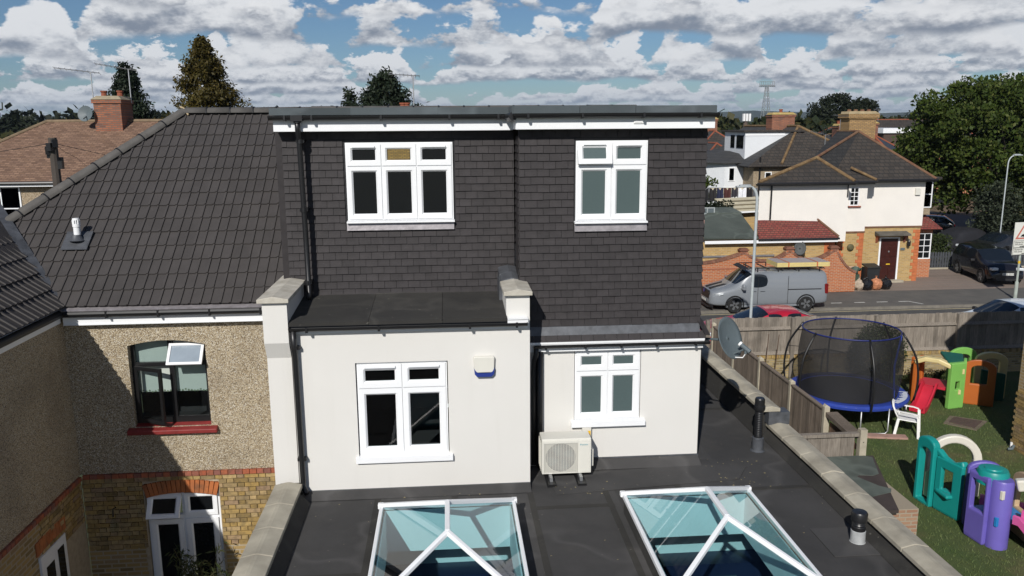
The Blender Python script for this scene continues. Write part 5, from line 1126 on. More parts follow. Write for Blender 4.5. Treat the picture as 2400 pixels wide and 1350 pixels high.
# chimney
CK = obj('chimney', MB().box(21.12,22.56,42.2,43.2,6.6,8.05).box(21.06,22.62,42.15,43.25,8.05,8.12).box(21.0,22.68,42.1,43.3,8.12,8.32), brickmat('chimney_brick', [(.32,.19,.07),(.46,.28,.11)], (.16,.12,.08), 'X', .21, .07), WH)
obj('flaunching', MB().ext([(20.98,42.08,8.32),(22.70,42.08,8.32),(22.55,42.3,8.46),(21.13,42.3,8.46)], (0,.9,0)), mat('buff_flaunching', (.36,.28,.16), .9, .2, 4), CK)
for k in range(4): obj('chimney_pot', MB().lathe((21.3+k*.36,42.7,8.42), [(.12,0),(.10,.12),(.11,.14),(.07,.15)], 10), m_ridgered, CK)
# windows, door, bay
def swin(parent, x0, x1, z0, z1, y, nx, nz, name='window', pane=None, m=None, bar=.02, fr=.05):
    W = obj(name, MB().wall(x0,x1,z0,z1,[(x0+fr,x1-fr,z0+fr,z1-fr)],y-.02,y+.06), m or m_upvc, parent); p = obj('pane', MB().box(x0+fr,x1-fr,y+.02,y+.03,z0+fr,z1-fr), pane or m_pane, W)
    mb = MB()
    for i in range(1,nx): xx = lerp(x0+fr,x1-fr,i/nx); mb.box(xx-bar,xx+bar,y-.005,y+.025,z0+fr,z1-fr)
    for i in range(1,nz): zz = lerp(z0+fr,z1-fr,i/nz); mb.box(x0+fr,x1-fr,y-.003,y+.024,zz-bar,zz+bar)
    if mb.v: obj('glazing_bars', mb, m or m_upvc, W)
    return W
w_ = swin(WH, 19.10,19.56,3.98,4.86,37.62,2,4,bar=.014); obj('sill', MB().box(19.02,19.64,37.5,37.62,3.92,3.98), m_redbrick, w_)
obj('room_shell', MB().box(19.05,19.6,37.75,37.8,3.9,4.9), m_dkroom, WH)
dr = obj('front_door', MB().wall(21.19,22.24,.1,2.32,[(21.27,22.16,.16,2.26)],38.40,38.5), m_upvc, WH); obj('door_leaf', MB().box(21.27,22.16,38.43,38.48,.16,2.26), m_door, dr)
for i in range(2):
    for j, (a, b) in enumerate(((.3,.75),(.85,1.25),(1.35,1.85))): obj('door_panel', MB().box(21.36+i*.40,21.68+i*.40,38.41,38.432,a,b), m_door, dr, bevel=.012)
obj('letter_box', MB().box(21.62,21.82,38.405,38.43,.95,1.0), m_yellow, dr); obj('door_knocker', MB().lathe((21.72,38.43,1.6), [(.05,0),(.03,.03),(0,.03)], 10, (0,-1,0)), m_steel, dr)
cp = obj('door_canopy', MB().ext([(20.92,38.42,2.62),(20.92,37.95,2.50),(20.92,37.95,2.44),(20.92,38.42,2.44)], (1.62,0,0)), mat('grey_canopy', (.10,.09,.075), .9, .3, 3), WH)
for x in (20.98,22.40): obj('corbel', MB().ext([(x,38.40,2.43),(x,38.12,2.43),(x,38.40,2.05)], (.1,0,0)), m_redbrick, cp)
obj('door_step', MB().box(21.1,22.4,38.05,38.40,.1,.2), m_post, WH)
obj('bay_base', MB().box(23.26,24.45,39.3,41.6,0,1.05), m_rbx, WH); obj('bay_head', MB().box(23.26,24.45,39.3,41.6,2.35,2.6), m_rbx, WH)
swin(WH, 23.40,24.42,1.05,2.38,39.32,3,4,bar=.015); obj('bay_room', MB().box(23.3,24.4,39.6,41.5,1.05,2.35), m_dkroom, WH)
obj('bay_roof', MB().slab([(23.25,38.95,2.62),(24.75,38.95,2.62),(24.2,39.8,3.3),(23.25,39.8,3.3)], .05).slab([(24.75,38.95,2.62),(24.75,42,2.62),(24.2,41.2,3.3),(24.2,39.8,3.3)], .05), m_redtile, WH)
obj('bay_upper', MB().box(23.3,24.25,39.4,41.6,3.3,5.1), m_pebble2, WH); swin(WH, 23.75,24.28,3.65,5.0,39.38,1,2)
obj('bay_top', MB().slab([(23.2,39.0,5.2),(24.5,39.0,5.2),(24.5,42,5.2),(23.2,42,5.2)], .12), m_slate, WH)
obj('alarm_box', MB().box(22.78,23.03,38.30,38.40,4.38,4.72), m_ivory, WH, bevel=.02)
WL = obj('wall_light', MB().lathe((22.62,38.25,1.86), [(.03,0),(.08,.05),(.09,.25),(.03,.36),(0,.38)], 8).box(22.6,22.64,38.28,38.4,2.0,2.05), m_black, WH)
obj('house_sign', MB().box(22.30,22.52,38.39,38.415,1.66,1.78), m_dishgrey, WH)
obj('wall_basket', MB().lathe((19.3,37.6,1.98), [(.17,0),(.17,.05),(.10,.12),(0,.13)], 12, (0,-1,0)), m_stem, WH)
# single-storey side extension with red tiles, and lean-to in green felt
obj('extension_wall', MB().box(11.7,17.98,36.55,37.4,0,2.62), m_yb, WH); obj('extension_quoin', MB().box(17.5,18.0,36.54,36.6,0,2.6), m_quoin, WH)
obj('extension_roof', MB().slab([(14.25,36.28,2.66),(18.05,36.28,2.66),(17.2,36.86,3.45),(14.25,36.86,3.55)], .06), m_redtile, WH); obj('extension_roof', MB().slab([(18.05,36.28,2.66),(18.05,37.6,2.66),(17.2,36.86,3.45)], .06), m_redtile, WH)
ridges(WH, (18.05,36.28,2.70), (17.2,36.83,3.47), m_ridgered, .07)
obj('lean_to_roof', MB().slab([(11.65,36.28,2.74),(14.22,36.28,2.72),(14.3,38.9,3.55),(12.5,38.9,3.55)], .08), m_feltG, WH)
obj('lean_to_roof', MB().slab([(12.6,38.95,3.6),(14.35,38.95,3.6),(14.35,40.4,3.72),(12.9,40.4,3.72)], .1), m_feltG, WH)
obj('extension_fascia', MB().box(11.7,18.0,36.26,36.29,2.46,2.60), m_upvc, WH); obj('gutter', MB().tube([(14.2,36.22,2.62),(18.05,36.22,2.62)], .05, 8), m_black, WH)
D2 = thing('satellite_dish', 'dark grey satellite dish on the yellow brick extension across the street', 'satellite dish', (16.2,36.5,2.0))
db = MB()
for i in range(5):
    for j in range(20):
        r = .34*i/4; a = 2*math.pi*j/20; n_ = Vector((-.35,-.85,.3)).normalized().to_track_quat('Z','Y'); db.v.append(tuple(Vector((16.2,36.25,2.18)) + n_ @ Vector((r*.8*math.cos(a), r*math.sin(a), r*r*.4))))
for i in range(4):
    for j in range(20): db.f.append((i*20+j, i*20+(j+1)%20, (i+1)*20+(j+1)%20, (i+1)*20+j))
o = obj('reflector', db, mat('dark_dish', (.035,.04,.04), .6), D2, smooth=True); o.modifiers.new('t','SOLIDIFY').thickness = .01
obj('arm', MB().tube([(16.2,36.28,2.0),(16.35,35.95,1.85)], .015, 6).tube([(16.2,36.3,2.15),(16.25,36.55,2.0)], .02, 6), m_black, D2)
# ---- scalloped brick garden wall
SW = thing('scalloped_wall', 'orange brick garden wall with scalloped top and brick piers', 'wall', (15.3,36.3,0))
piers = [(.5,2.0),(4.9,2.0),(9.2,2.02),(13.55,2.10),(15.72,2.14),(17.85,2.14)]
wall_pts = []
def sag(xa, za, xb, zb, dip, n=12): return [(lerp(xa,xb,i/n), lerp(za,zb,i/n) - dip*math.sin(math.pi*i/n)) for i in range(n+1)]
tops = []
for (xa, za), (xb, zb) in zip(piers, piers[1:]): tops += sag(xa, za-.12, xb, zb-.12, .42)
tops += [(17.98,2.0)] + sag(17.98,1.95,18.95,.98,.18)
cw_ = MB()
for (xa, za), (xb, zb) in zip(tops, tops[1:]):
    if xb-xa > 1e-4: cw_.ext([(xa,36.22,.1),(xb,36.22,.1),(xb,36.22,zb),(xa,36.22,za)], (0,.22,0))
obj('wall_panel', cw_, m_rbx, SW)
bcm = piecemat('coping_brick', [(0., (.20,.08,.05)), (1., (.30,.14,.09))]); nbk = 0
for (xa, za), (xb, zb) in zip(tops, tops[1:]):
    L_ = math.hypot(xb-xa, zb-za); k = max(1, int(L_/.08))
    if xb-xa < 1e-4: continue
    for i in range(k):
        t = (i+.5)/k
        if lerp(xa,xb,t) > 10.8: obj('coping_brick', MB().obox((lerp(xa,xb,t),36.33,lerp(za,zb,t)+.045), (L_/k*.92,.30,.10), Matrix.Rotation(-math.atan2(zb-za,xb-xa),3,'Y')), bcm, SW)
for x, z in piers[1:]: obj('pier', MB().box(x-.20,x+.20,36.19,36.47,.1,z-.05), m_rbx, SW); obj('pier_cap', MB().box(x-.17,x+.17,36.2,36.48,z-.05,z+.13).box(x-.22,x+.22,36.16,36.5,z+.02,z+.08), bcm, SW)
obj('recess_trim', MB().box(11.0,13.25,36.205,36.22,1.28,1.33), m_redbrick, SW)
# ---- ladder hung along the lean-to, bags, bins, board
LD = thing('ladder', 'long aluminium ladder lying along the top of the scalloped wall', 'ladder', (14,36.6,1.9))
for dz in (0,.28): obj('rail', MB().box(11.0,15.1,36.48,36.53,1.80+dz*.3,1.88+dz*.3) if dz == 0 else MB().box(11.0,15.1,36.70,36.75,1.84,1.92), m_steel, LD)
for k in range(15): obj('rung', MB().tube([(11.15+k*.27,36.5,1.86),(11.15+k*.27,36.73,1.88)], .015, 6), m_steel, LD)
HB = thing('wheelie_bin', 'dark grey wheelie bin against the brick by the front door', 'bin', (20.35,37.5,.1))
obj('body', MB().ext([(20.10,37.25,.12),(20.62,37.25,.12),(20.62,37.75,.12),(20.10,37.75,.12)], (0,0,.02)).ext([(20.08,37.25,.14),(20.64,37.25,.14),(20.68,37.2,1.0),(20.04,37.2,1.0)], (0,.55,0)), mat('bin_grey', (.022,.024,.026), .5), HB); obj('lid', MB().ext([(20.02,37.15,1.0),(20.70,37.15,1.0),(20.70,37.80,1.10),(20.02,37.80,1.10)], (0,0,.05)), mat('bin_lid', (.018,.02,.021), .5), HB)
def bag(x, y, r, m, label, seed, cat='bag'):
    rg = np.random.default_rng(seed); mb = MB(); NR, NA = 8, 14
    for i in range(NR+1):
        th = math.pi*i/NR
        for j in range(NA):
            a = 2*math.pi*j/NA; k = r*(1+rg.uniform(-.10,.10)); z = .92*r - .92*k*math.cos(th); 
            q = k*math.sin(th) if th < 2.4 else k*math.sin(th)*.55
            mb.v.append((x+q*math.cos(a), y+q*math.sin(a), .1+z*1.1))
    for i in range(NR):
        for j in range(NA): mb.f.append((i*NA+j, i*NA+(j+1)%NA, (i+1)*NA+(j+1)%NA, (i+1)*NA+j))
    T = thing('rubbish_bag', label, cat, (x,y,.1), 'rubbish bags on the pavement'); obj('sack', mb, m, T, smooth=False); obj('knot', MB().lathe((x,y,.1+2.0*r), [(.05,0),(.02,.05),(.06,.11)], 8), m, T); return T
m_bag = mat('black_polythene', (.008,.008,.009), .25); m_obag = mat('orange_bag', (.48,.20,.10), .4, .3, 8); m_cbag = mat('clear_bag', (.42,.34,.26), .4, .35, 12)
bag(19.28,36.48,.26,m_cbag,'pale clear sack of rubbish against the wall end',1); bag(19.62,36.42,.30,m_bag,'black rubbish sack between the pale sack and the orange sack',2); bag(20.10,36.45,.28,m_obag,'orange recycling sack between the two black sacks',3); bag(20.60,36.5,.28,m_bag,'black rubbish sack nearest the front door',4)
PB = tag(obj('leaning_board', MB().ext([(19.05,36.9,.1),(19.5,36.9,.1),(19.5,37.1,1.15),(19.05,37.1,1.15)], (0,.03,0)), mat('bare_board', (.45,.30,.20), .8)), 'bare orange-brown board leaning behind the rubbish sacks', 'board')
PL = thing('potted_plant', 'small white pot on the pavement beside the front door', 'pot', (20.75,38.1,.1)); obj('pot', MB().lathe((20.75,38.05,.1), [(.08,0),(.11,.35),(.13,.40),(.0,.40)], 10), m_white, PL)
TP = thing('tarpaulin_heap', 'crumpled green tarpaulin behind the low end of the scalloped wall', 'tarpaulin', (18.9,36.8,0))
tb = MB()
for i in range(7):
    for j in range(7): tb.v.append((18.45+i*.16, 36.5+j*.1, .95+.22*math.sin(i*1.3+j)*math.cos(j*.9)+.12*math.sin(math.pi*i/6)))
for i in range(6):
    for j in range(6): tb.f.append((i*7+j, (i+1)*7+j, (i+1)*7+j+1, i*7+j+1))
tb.box(18.5,19.3,36.5,37.0,.1,.85); obj('sheet', tb, mat('dark_green_tarp', (.035,.06,.04), .6), TP)
# ---- picket fence, hedge
PF = thing('picket_fence', 'dark grey picket fence in front of the covered car', 'fence', (27,41.6,.1))
sh = shared('picket', MB().ext([(-.055,0,0),(.055,0,0),(.055,0,.80),(.03,0,.86),(-.03,0,.86),(-.055,0,.80)], (0,.02,0)), mat('grey_fence_paint', (.055,.06,.068), .7, .2, 6))
for i in range(46): piece('picket', sh, PF, (25.55+i*.148, 41.55, .16), (0, random.uniform(-.01,.01), 0))
for z in (.35,.75): obj('rail', MB().box(25.5,32.4,41.58,41.62,z-.04,z+.04), bpy.data.materials['grey_fence_paint'], PF)
obj('plinth', MB().box(25.4,32.4,41.5,41.7,.08,.17), m_post, PF)
HG = thing('clipped_hedge', 'clipped dark green hedge beside the bay window', 'hedge', (26.8,43,0)); obj('stem', MB().box(26.0,27.3,42.6,43.6,0,.5), m_stem, HG)
leaves(5000, lambda: np.array([RNG.uniform(25.7,27.6), RNG.uniform(42.3,43.9), RNG.uniform(.3,1.75)]), .10, m_bush, 'foliage', HG, 0, .45)
# ---- street furniture
def lamp(x, y, h, label, arm=(-.45,0), r0=.06):
    T = thing('street_lamp', label, 'street lamp', (x,y,0)); obj('column', MB().tube([(x,y,0),(x,y,1.2)], r0*1.35, 12).tube([(x,y,1.2),(x+.02,y,h-.55)] + [(x+.02+arm[0]*.35*(1-math.cos(R_(a))), y+arm[1]*.35*(1-math.cos(R_(a))), h-.55+.45*math.sin(R_(a))) for a in (20,40,60,80,90)] , r0*.8, 10), mat('pale_grey_paint', (.42,.46,.47), .5), T, auto=50)
    hx, hy = x+arm[0]*.35, y+arm[1]*.35; u = Vector((arm[0],arm[1],0)).normalized()
    obj('lamp_head', MB().obox((hx+u.x*.22,hy+u.y*.22,h-.07), (.50,.20,.05), Matrix.Rotation(math.atan2(u.y,u.x),3,'Z')).obox((hx+u.x*.18,hy+u.y*.18,h-.03), (.36,.15,.05), Matrix.Rotation(math.atan2(u.y,u.x),3,'Z')), mat('lamp_head_grey', (.36,.39,.40), .4), T, bevel=.02)
lamp(9.75,25.2,5.98,'pale street lamp standing just behind the garden fence',(-.62,0)); lamp(31.4,44,6.1,'far street lamp with curved arm before the big tree',(.9,0),.042)
SG = thing('road_sign', 'white speed hump warning sign on a pale post by the parked cars', 'sign', (25.1,33.7,.1))
obj('post', MB().tube([(25.12,33.75,.1),(25.12,33.75,.9)], .075, 10).tube([(25.12,33.75,.9),(25.12,33.75,3.5)], .045, 10), mat('sign_post_paint', (.36,.40,.36), .6, .15, 4), SG)
sr = Matrix.Rotation(R_(8),3,'Z'); m_sign = mat('sign_white', (.68,.68,.62), .5, .04, 3); sgo = Vector((25.12,33.68,0))
def sq(x, z, w_, h_, dy, m, nm): return obj(nm, MB().obox(sgo + sr @ Vector((x,dy,z)), (w_,.012,h_), sr), m, SG)
sq(0.,2.84,.98,1.44,0,m_sign,'board')
tri = [sgo + sr @ Vector((x,-.010,z)) for x, z in ((-.42,2.82),(.42,2.82),(0,3.50))]; tri2 = [sgo + sr @ Vector((x,-.016,z)) for x, z in ((-.29,2.89),(.29,2.89),(0,3.36))]
obj('red_triangle', MB().ext(tri, (0,-.004,0)), mat('faded_red', (.50,.16,.12), .6), SG); obj('triangle_field', MB().ext(tri2, (0,-.004,0)), m_sign, SG)
obj('hump_symbol', MB().ext([sgo + sr @ Vector((x,-.022,z)) for x, z in ((-.16,2.93),(.16,2.93),(.12,2.99),(.06,3.03),(-.06,3.03),(-.12,2.99))], (0,-.003,0)), m_black, SG)
for z, tx, ar in ((2.60,'350 yards',-1),(2.28,'450 yards',1)):
    fr_ = MB(); 
    for xa, xb, za, zb in ((-.46,.46,z+.145,z+.155),(-.46,.46,z-.155,z-.145),(-.46,-.45,z-.15,z+.15),(.45,.46,z-.15,z+.15)): fr_.obox(sgo + sr @ Vector(((xa+xb)/2,-.012,(za+zb)/2)), (xb-xa,.008,zb-za), sr)
    obj('plate_border', fr_, m_black, SG)
    e_ = (math.pi/2,0,R_(8)); p = sgo + sr @ Vector((-.40,-.012,z+.05)); text('lettering', 'Humps for', SG, p, .105, m_black, e_); p = sgo + sr @ Vector((-.40,-.012,z-.045)); text('lettering', tx, SG, p, .105, m_black, e_)
    c_ = (-.02 if ar < 0 else .12, z-.105); pts = [(-.12,0),(-.05,.045),(-.05,.015),(.12,.015),(.12,-.015),(-.05,-.015),(-.05,-.045)]
    obj('arrow', MB().ext([sgo + sr @ Vector((c_[0]+x*-ar*-1 if ar < 0 else c_[0]-x,-.012,c_[1]+zz)) for x, zz in pts], (0,-.003,0)), m_black, SG)
obj('yellow_band', MB().tube([(25.12,33.75,1.72),(25.12,33.75,1.84)], .050, 10), m_yellow, SG)
# ================================================================== vehicles
m_tyre = mat('tyre_rubber', (.012,.012,.012), .85); m_rim = mat('alloy_rim', (.28,.29,.30), .35, .1, 4, metal=.7); m_cglass = mat('car_glass', (.010,.014,.020), .04, .05, 3, spec=.6)
m_trim = mat('black_trim', (.014,.014,.015), .55); m_lamp = mat('headlamp_lens', (.55,.58,.60), .12, .1, 9); m_tail = mat('tail_lamp', (.16,.01,.01), .25); m_plate = mat('number_plate', (.62,.62,.58), .5)
def paint(name, c, rough=.28, metal=0.):
    M = MT(name); M.b.inputs['Base Color'].default_value = tuple(c)+(1,); M.rough(rough); M.b.inputs['Metallic'].default_value = metal; M.b.inputs['Coat Weight'].default_value = .6; M.b.inputs['Coat Roughness'].default_value = .06; return M.m
def loft_car(name, label, loc, rz, st, body, wheels, wr=.33, ww=.21, glass=(), group='cars and vans parked in the street', cat='car', extra=None, glassrows=(3,)):
    """st: stations (x, half width, z sill, z belt, z roof edge, roof half width, z roof); front at +x.
    glass: list of (station interval, row) with row 3 = side window band, rows 4,5 = top (screens)"""
    T = thing(name, label, cat, loc, group, local=True, rz=rz)
    bm = bmesh.new(); rings = []
    for x, w_, zs, zb, zre, rw, zr in st:
        half = [(w_*.86, zs), (w_*.985, zs+.10), (w_, lerp(zs,zb,.55)), (w_*.965, zb), (rw, zre), (rw*.62, zr), (0, zr+.012)]
        ring = half + [(-y, z) for y, z in half[-2::-1]]
        rings.append([bm.verts.new((x, y, z)) for y, z in ring])
    bm.verts.index_update(); gs = set(glass); k = len(rings[0])
    for i in range(len(st)-1):
        for j in range(k-1):
            f = bm.faces.new((rings[i][j], rings[i+1][j], rings[i+1][j+1], rings[i][j+1])); row = j if j < 6 else 11-j
            f.material_index = 1 if (i, row) in gs else 0
    bm.faces.new(rings[0][::-1]); bm.faces.new(rings[-1])
    for i in range(len(st)-1):
        f = bm.faces.new((rings[i][0], rings[i][k-1], rings[i+1][k-1], rings[i+1][0]))
    bmesh.ops.recalc_face_normals(bm, faces=bm.faces)
    cl = bm.edges.layers.float.new('crease_edge')
    for e_ in bm.edges:
        mats = {f.material_index for f in e_.link_faces}
        if len(mats) == 2: e_[cl] = .75
        elif all(v in rings[0] or v in rings[-1] for v in e_.verts): e_[cl] = .35
        elif any(e_.verts[0] in r and e_.verts[1] in r for r in ()) : pass
    me = bpy.data.meshes.new('tmp'); bm.to_mesh(me); bm.free()
    o = bpy.data.objects.new('tmp', me); COL.objects.link(o); s = o.modifiers.new('s','SUBSURF'); s.levels = 3; s.render_levels = 3
    bpy.context.view_layer.update(); ev = o.evaluated_get(bpy.context.evaluated_depsgraph_get()); em = bpy.data.meshes.new_from_object(ev); bpy.data.objects.remove(o)
    V_ = np.empty(len(em.vertices)*3); em.vertices.foreach_get('co', V_); V_ = V_.reshape(-1,3)
    for idx, nm, m in ((0,'body',body),(1,'glazing',m_cglass)):
        fs = [tuple(p.vertices) for p in em.polygons if p.material_index == idx]
        if not fs: continue
        used = sorted({v for f in fs for v in f}); mp = {v: i for i, v in enumerate(used)}; b2 = MB(); b2.v = [tuple(V_[v]) for v in used]; b2.f = [tuple(mp[v] for v in f) for f in fs]
        obj(nm, b2, m, T, smooth=True)
    bpy.data.meshes.remove(em)
    for x in wheels:
        w_ = max(s_[1] for s_ in st)
        for sd in (-1,1):
            c = (x, sd*(w_-.10), wr); W = obj('wheel', MB().lathe(c, [(wr*.62,-ww/2),(wr*.94,-ww/2),(wr,-ww/2+.03),(wr,ww/2-.03),(wr*.94,ww/2),(wr*.66,ww/2),(wr*.62,ww/2-.02)], 24, (0,sd,0)), m_tyre, T, auto=40)
            rm = MB().lathe(c, [(wr*.64,ww/2-.03),(wr*.60,ww/2-.05),(wr*.2,ww/2-.06),(0,ww/2-.055)], 20, (0,sd,0))
            sp = MB()
            for q_ in range(5):
                a = 2*math.pi*q_/5; u = Vector((math.cos(a),0,math.sin(a))); v_ = Vector((-math.sin(a),0,math.cos(a))); p = Vector((c[0], c[1]+sd*(ww/2-.03), c[2]))
                sp.ext([p+u*.04+v_*.035, p+u*.04-v_*.035, p+u*wr*.63-v_*.05, p+u*wr*.63+v_*.05], (0,sd*.02,0))
            obj('wheel_well', rm, m_trim, W); obj('rim', sp, m_rim, W)
            ar = arc((x,sd*(w_-.012),wr+.01), wr*1.16, -12, 192, 16, (1,0,0), (0,0,1)); obj('wheel_arch', MB().sweep(ar, (0,1,0), .05, wr*.16), m_trim, T)
    if extra: extra(T)
    return T
def std_car(L, W_, H_, hood, sill=.22, belt=.92, cab=(.62,.18,-1.1,-1.75), roofw=.78, rear=.75):
    f, r = L/2, -L/2; hw = W_/2; c0, c1, c2, c3 = cab; rw = hw*roofw
    return [ (f, hw*.78, .30, .55, .60, hw*.55, .62), (f-.10, hw*.88, .24, .62, .68, hw*.66, .70), (f-.35, hw*.97, sill, hood-.10, hood-.03, hw*.70, hood), (lerp(f,c0,.6), hw, sill, hood-.02, hood+.04, hw*.74, hood+.06),
        (c0, hw, sill, belt, belt+.06, hw*.82, belt+.07), (c1, hw, sill, belt+.02, H_-.10, rw, H_-.03), (lerp(c1,c2,.45), hw, sill, belt+.03, H_-.06, rw, H_), (lerp(c1,c2,.53), hw, sill, belt+.03, H_-.06, rw, H_), (c2, hw, sill, belt+.05, H_-.09, rw, H_-.03),
        (c3, hw*.98, sill, belt+.07, belt+.14, hw*.80, belt+.16), (r+.10, hw*.93, .26, rear, rear+.08, hw*.74, rear+.10), (r, hw*.82, .32, rear-.12, rear-.05, hw*.66, rear-.03) ]
GL = [(4,4),(4,5),(5,3),(7,3),(8,4),(8,5)]
def trims(L, W_, hz=.68, plate=None, zf=.45):
    def fn(T):
        f = L/2; hw = W_/2
        for s in (-1,1):
            obj('headlight', MB().obox((f-.16,s*hw*.66,hz), (.22,.34,.13), Matrix.Rotation(-s*.30,3,'Z')), m_lamp, T, bevel=.03)
            obj('tail_light', MB().obox((-f+.10,s*hw*.72,.85), (.14,.28,.16), Matrix.Rotation(s*.30,3,'Z')), m_tail, T, bevel=.03)
            obj('mirror', MB().obox((.58,s*(hw+.09),1.02), (.12,.20,.13), Matrix.Identity(3)), m_trim, T, bevel=.03)
        obj('grille', MB().box(f-.06,f+.008,-hw*.42,hw*.42,zf+.03,zf+.17), m_trim, T); obj('lower_grille', MB().box(f-.08,f+.004,-hw*.6,hw*.6,.26,.36), m_trim, T)
        pl = obj('number_plate', MB().box(f+.0,f+.02,-.26,.26,zf-.06,zf+.05), m_plate, T)
        if plate: text('plate_text', plate, pl, (f+.022,-.235,zf-.045), .115, m_black, (math.pi/2,0,math.pi/2))
    return fn
# red saloon on the near side of the road
loft_car('parked_car', 'red saloon car parked behind the garden fence', (11.15,27.6,0), math.pi, std_car(4.6,1.80,1.45,.90,cab=(.95,.10,-1.05,-1.95)), paint('red_paint', (.40,.012,.03)), (1.35,-1.30), glass=GL, extra=trims(4.6,1.80))
loft_car('parked_car', 'pale silver car at the right edge behind the garden fence', (20.2,27.45,0), math.pi, std_car(4.3,1.78,1.50,.92,cab=(.95,.05,-1.2,-1.8)), paint('pale_blue_silver', (.62,.68,.74), .35), (1.35,-1.30), glass=GL, extra=trims(4.3,1.78))
# grey van with load
def zscale(o, k):
    o.location.z *= k
    for v in o.data.vertices: v.co.z *= k
def vanx(T):
    vp = bpy.data.materials['grey_van_paint']; f = 2.52
    for s in (-1,1):
        obj('headlight', MB().ext([(f-.10,s*.50,.86),(f-.18,s*.80,.92),(f-.52,s*.955,1.0),(f-.50,s*.965,.90),(f-.15,s*.80,.79),(f-.08,s*.52,.78)], (.035,s*.015,0)), m_lamp, T)
        obj('tail_light', MB().box(-f+.0,-f+.16,s*.93-.02,s*.93+.03,.85,1.35), m_tail, T, bevel=.02)
        obj('mirror', MB().obox((1.20,s*1.10,1.28), (.14,.24,.26), Matrix.Identity(3)), vp, T, bevel=.04); obj('mirror_arm', MB().box(1.15,1.25,s*.93-.06,s*.93+.08,1.14,1.20), m_trim, T)
        obj('side_skirt', MB().box(-1.9,1.9,s*.945-.03,s*.945+.03,.26,.36), vp, T, bevel=.02)
        for x in (.55,-.75): obj('panel_gap', MB().box(x-.006,x+.006,s*.985-.012,s*.985+.006,.42,1.78), m_trim, T)
        obj('slide_track', MB().box(-2.2,-.75,s*.983-.01,s*.983+.008,1.10,1.125), m_trim, T)
        for x in (.72,.35): obj('door_handle', MB().box(x-.10,x+.10,s*.99-.01,s*.99+.025,1.05,1.09), vp, T, bevel=.01)
    obj('grille', MB().ext([(f-.06,-.56,.60),(f-.06,.56,.60),(f-.03,.62,.95),(f-.08,.50,1.03),(f-.08,-.50,1.03),(f-.03,-.62,.95)], (.06,0,0)), m_trim, T, bevel=.03)
    obj('badge', MB().lathe((f+.032,0,.94), [(.085,0),(.085,.012),(0,.014)], 16, (1,0,0)), m_blue, T)
    obj('bumper_trim', MB().ext([(f-.10,-.85,.24),(f+.02,-.5,.22),(f+.02,.5,.22),(f-.10,.85,.24),(f-.10,.85,.36),(f+.0,.5,.40),(f+.0,-.5,.40),(f-.10,-.85,.36)], (.03,0,0)), m_trim, T)
    pl = obj('number_plate', MB().box(f+.025,f+.04,-.26,.26,.46,.57), m_plate, T)
    for y in (-.22,.22): obj('bonnet_stripe', MB().ext([(f-.12,y-.10,1.075),(f-.12,y+.10,1.075),(1.52,y+.12,1.30),(1.52,y-.12,1.30)], (0,0,.03)), m_trim, T)
    rk = MB(); 
    for s in (-1,1): obj('rack_rail', MB().tube([(.95,s*.70,2.06),(.80,s*.70,2.14),(-2.3,s*.70,2.14),(-2.42,s*.70,2.06)], .025, 8), m_trim, T)
    for x in (.6,.0,-.6,-1.2,-1.8,-2.3): obj('rack_bar', MB().box(x-.03,x+.03,-.70,.70,2.05,2.09), m_trim, T)
    for x in (.5,-.4,-1.3,-2.2):
        for s in (-1,1): obj('rack_post', MB().box(x-.02,x+.02,s*.70-.015,s*.70+.015,1.95,2.14), m_trim, T)
    obj('rack_deflector', MB().obox((.98,0,2.10), (.22,1.40,.02), Matrix.Rotation(.5,3,'Y')), m_trim, T)
    obj('mud_flap', MB().box(-1.95,-1.93,.75,.93,.12,.4), m_trim, T)
VS = .86
van_st = [(2.52,.62,.34,.72,.82,.50,.85),(2.44,.80,.30,.92,1.00,.60,1.02),(2.20,.93,.27,1.05,1.12,.66,1.14),(1.70,.97,.26,1.17,1.24,.70,1.27),(1.48,.98,.26,1.20,1.32,.78,1.36),(.78,.985,.26,1.22,1.86,.82,1.95),(.66,.985,.26,1.22,1.87,.82,1.97),
   (.08,.985,.26,1.22,1.88,.83,1.98),(-.05,.985,.26,1.22,1.88,.83,1.98),(-1.4,.985,.26,1.22,1.88,.83,1.98),(-2.3,.985,.28,1.22,1.87,.82,1.96),(-2.46,.96,.32,1.22,1.85,.80,1.93),(-2.52,.90,.36,1.22,1.78,.74,1.86)]
van_st = [(x, w_, zs*VS, zb*VS, zre*VS, rw, zr*VS) for x, w_, zs, zb, zre, rw, zr in van_st]
loft_car('parked_van', 'grey panel van with a loaded roof rack beside the brick wall', (13.46,33.68,.05), math.pi, van_st, paint('grey_van_paint', (.20,.216,.235), .32), (1.52,-1.56), wr=.325, ww=.22, glass=[(4,4),(4,5),(5,3),(6,3)], cat='van', extra=lambda T: (vanx(T), [zscale(c, VS) for c in T.children if c.name.split('.')[0] not in ('body','glazing','wheel','wheel_arch')]))
BL = thing('insulation_boards', 'stack of yellow edged insulation boards strapped to the van roof', 'boards', (15.0,33.7,1.88))
m_foam = mat('yellow_foam', (.62,.50,.20), .8, .08, 6); m_foil = mat('board_facing', (.33,.30,.30), .5, .1, 3)
for k in range(2): 
    b_ = obj('board', MB().box(13.85,16.15,33.10,34.30,1.885+k*.095,1.975+k*.095), m_foam, BL); obj('facing', MB().box(13.852,16.148,33.102,34.298,1.975+k*.095,1.979+k*.095), m_foil, b_)
for x in (14.35,15.6): obj('strap', MB().sweep([(x,33.09,1.86),(x,33.09,2.085),(x,34.31,2.085),(x,34.31,1.86)], (1,0,0), .05, .008), mat('orange_strap', (.5,.12,.04), .6), BL)
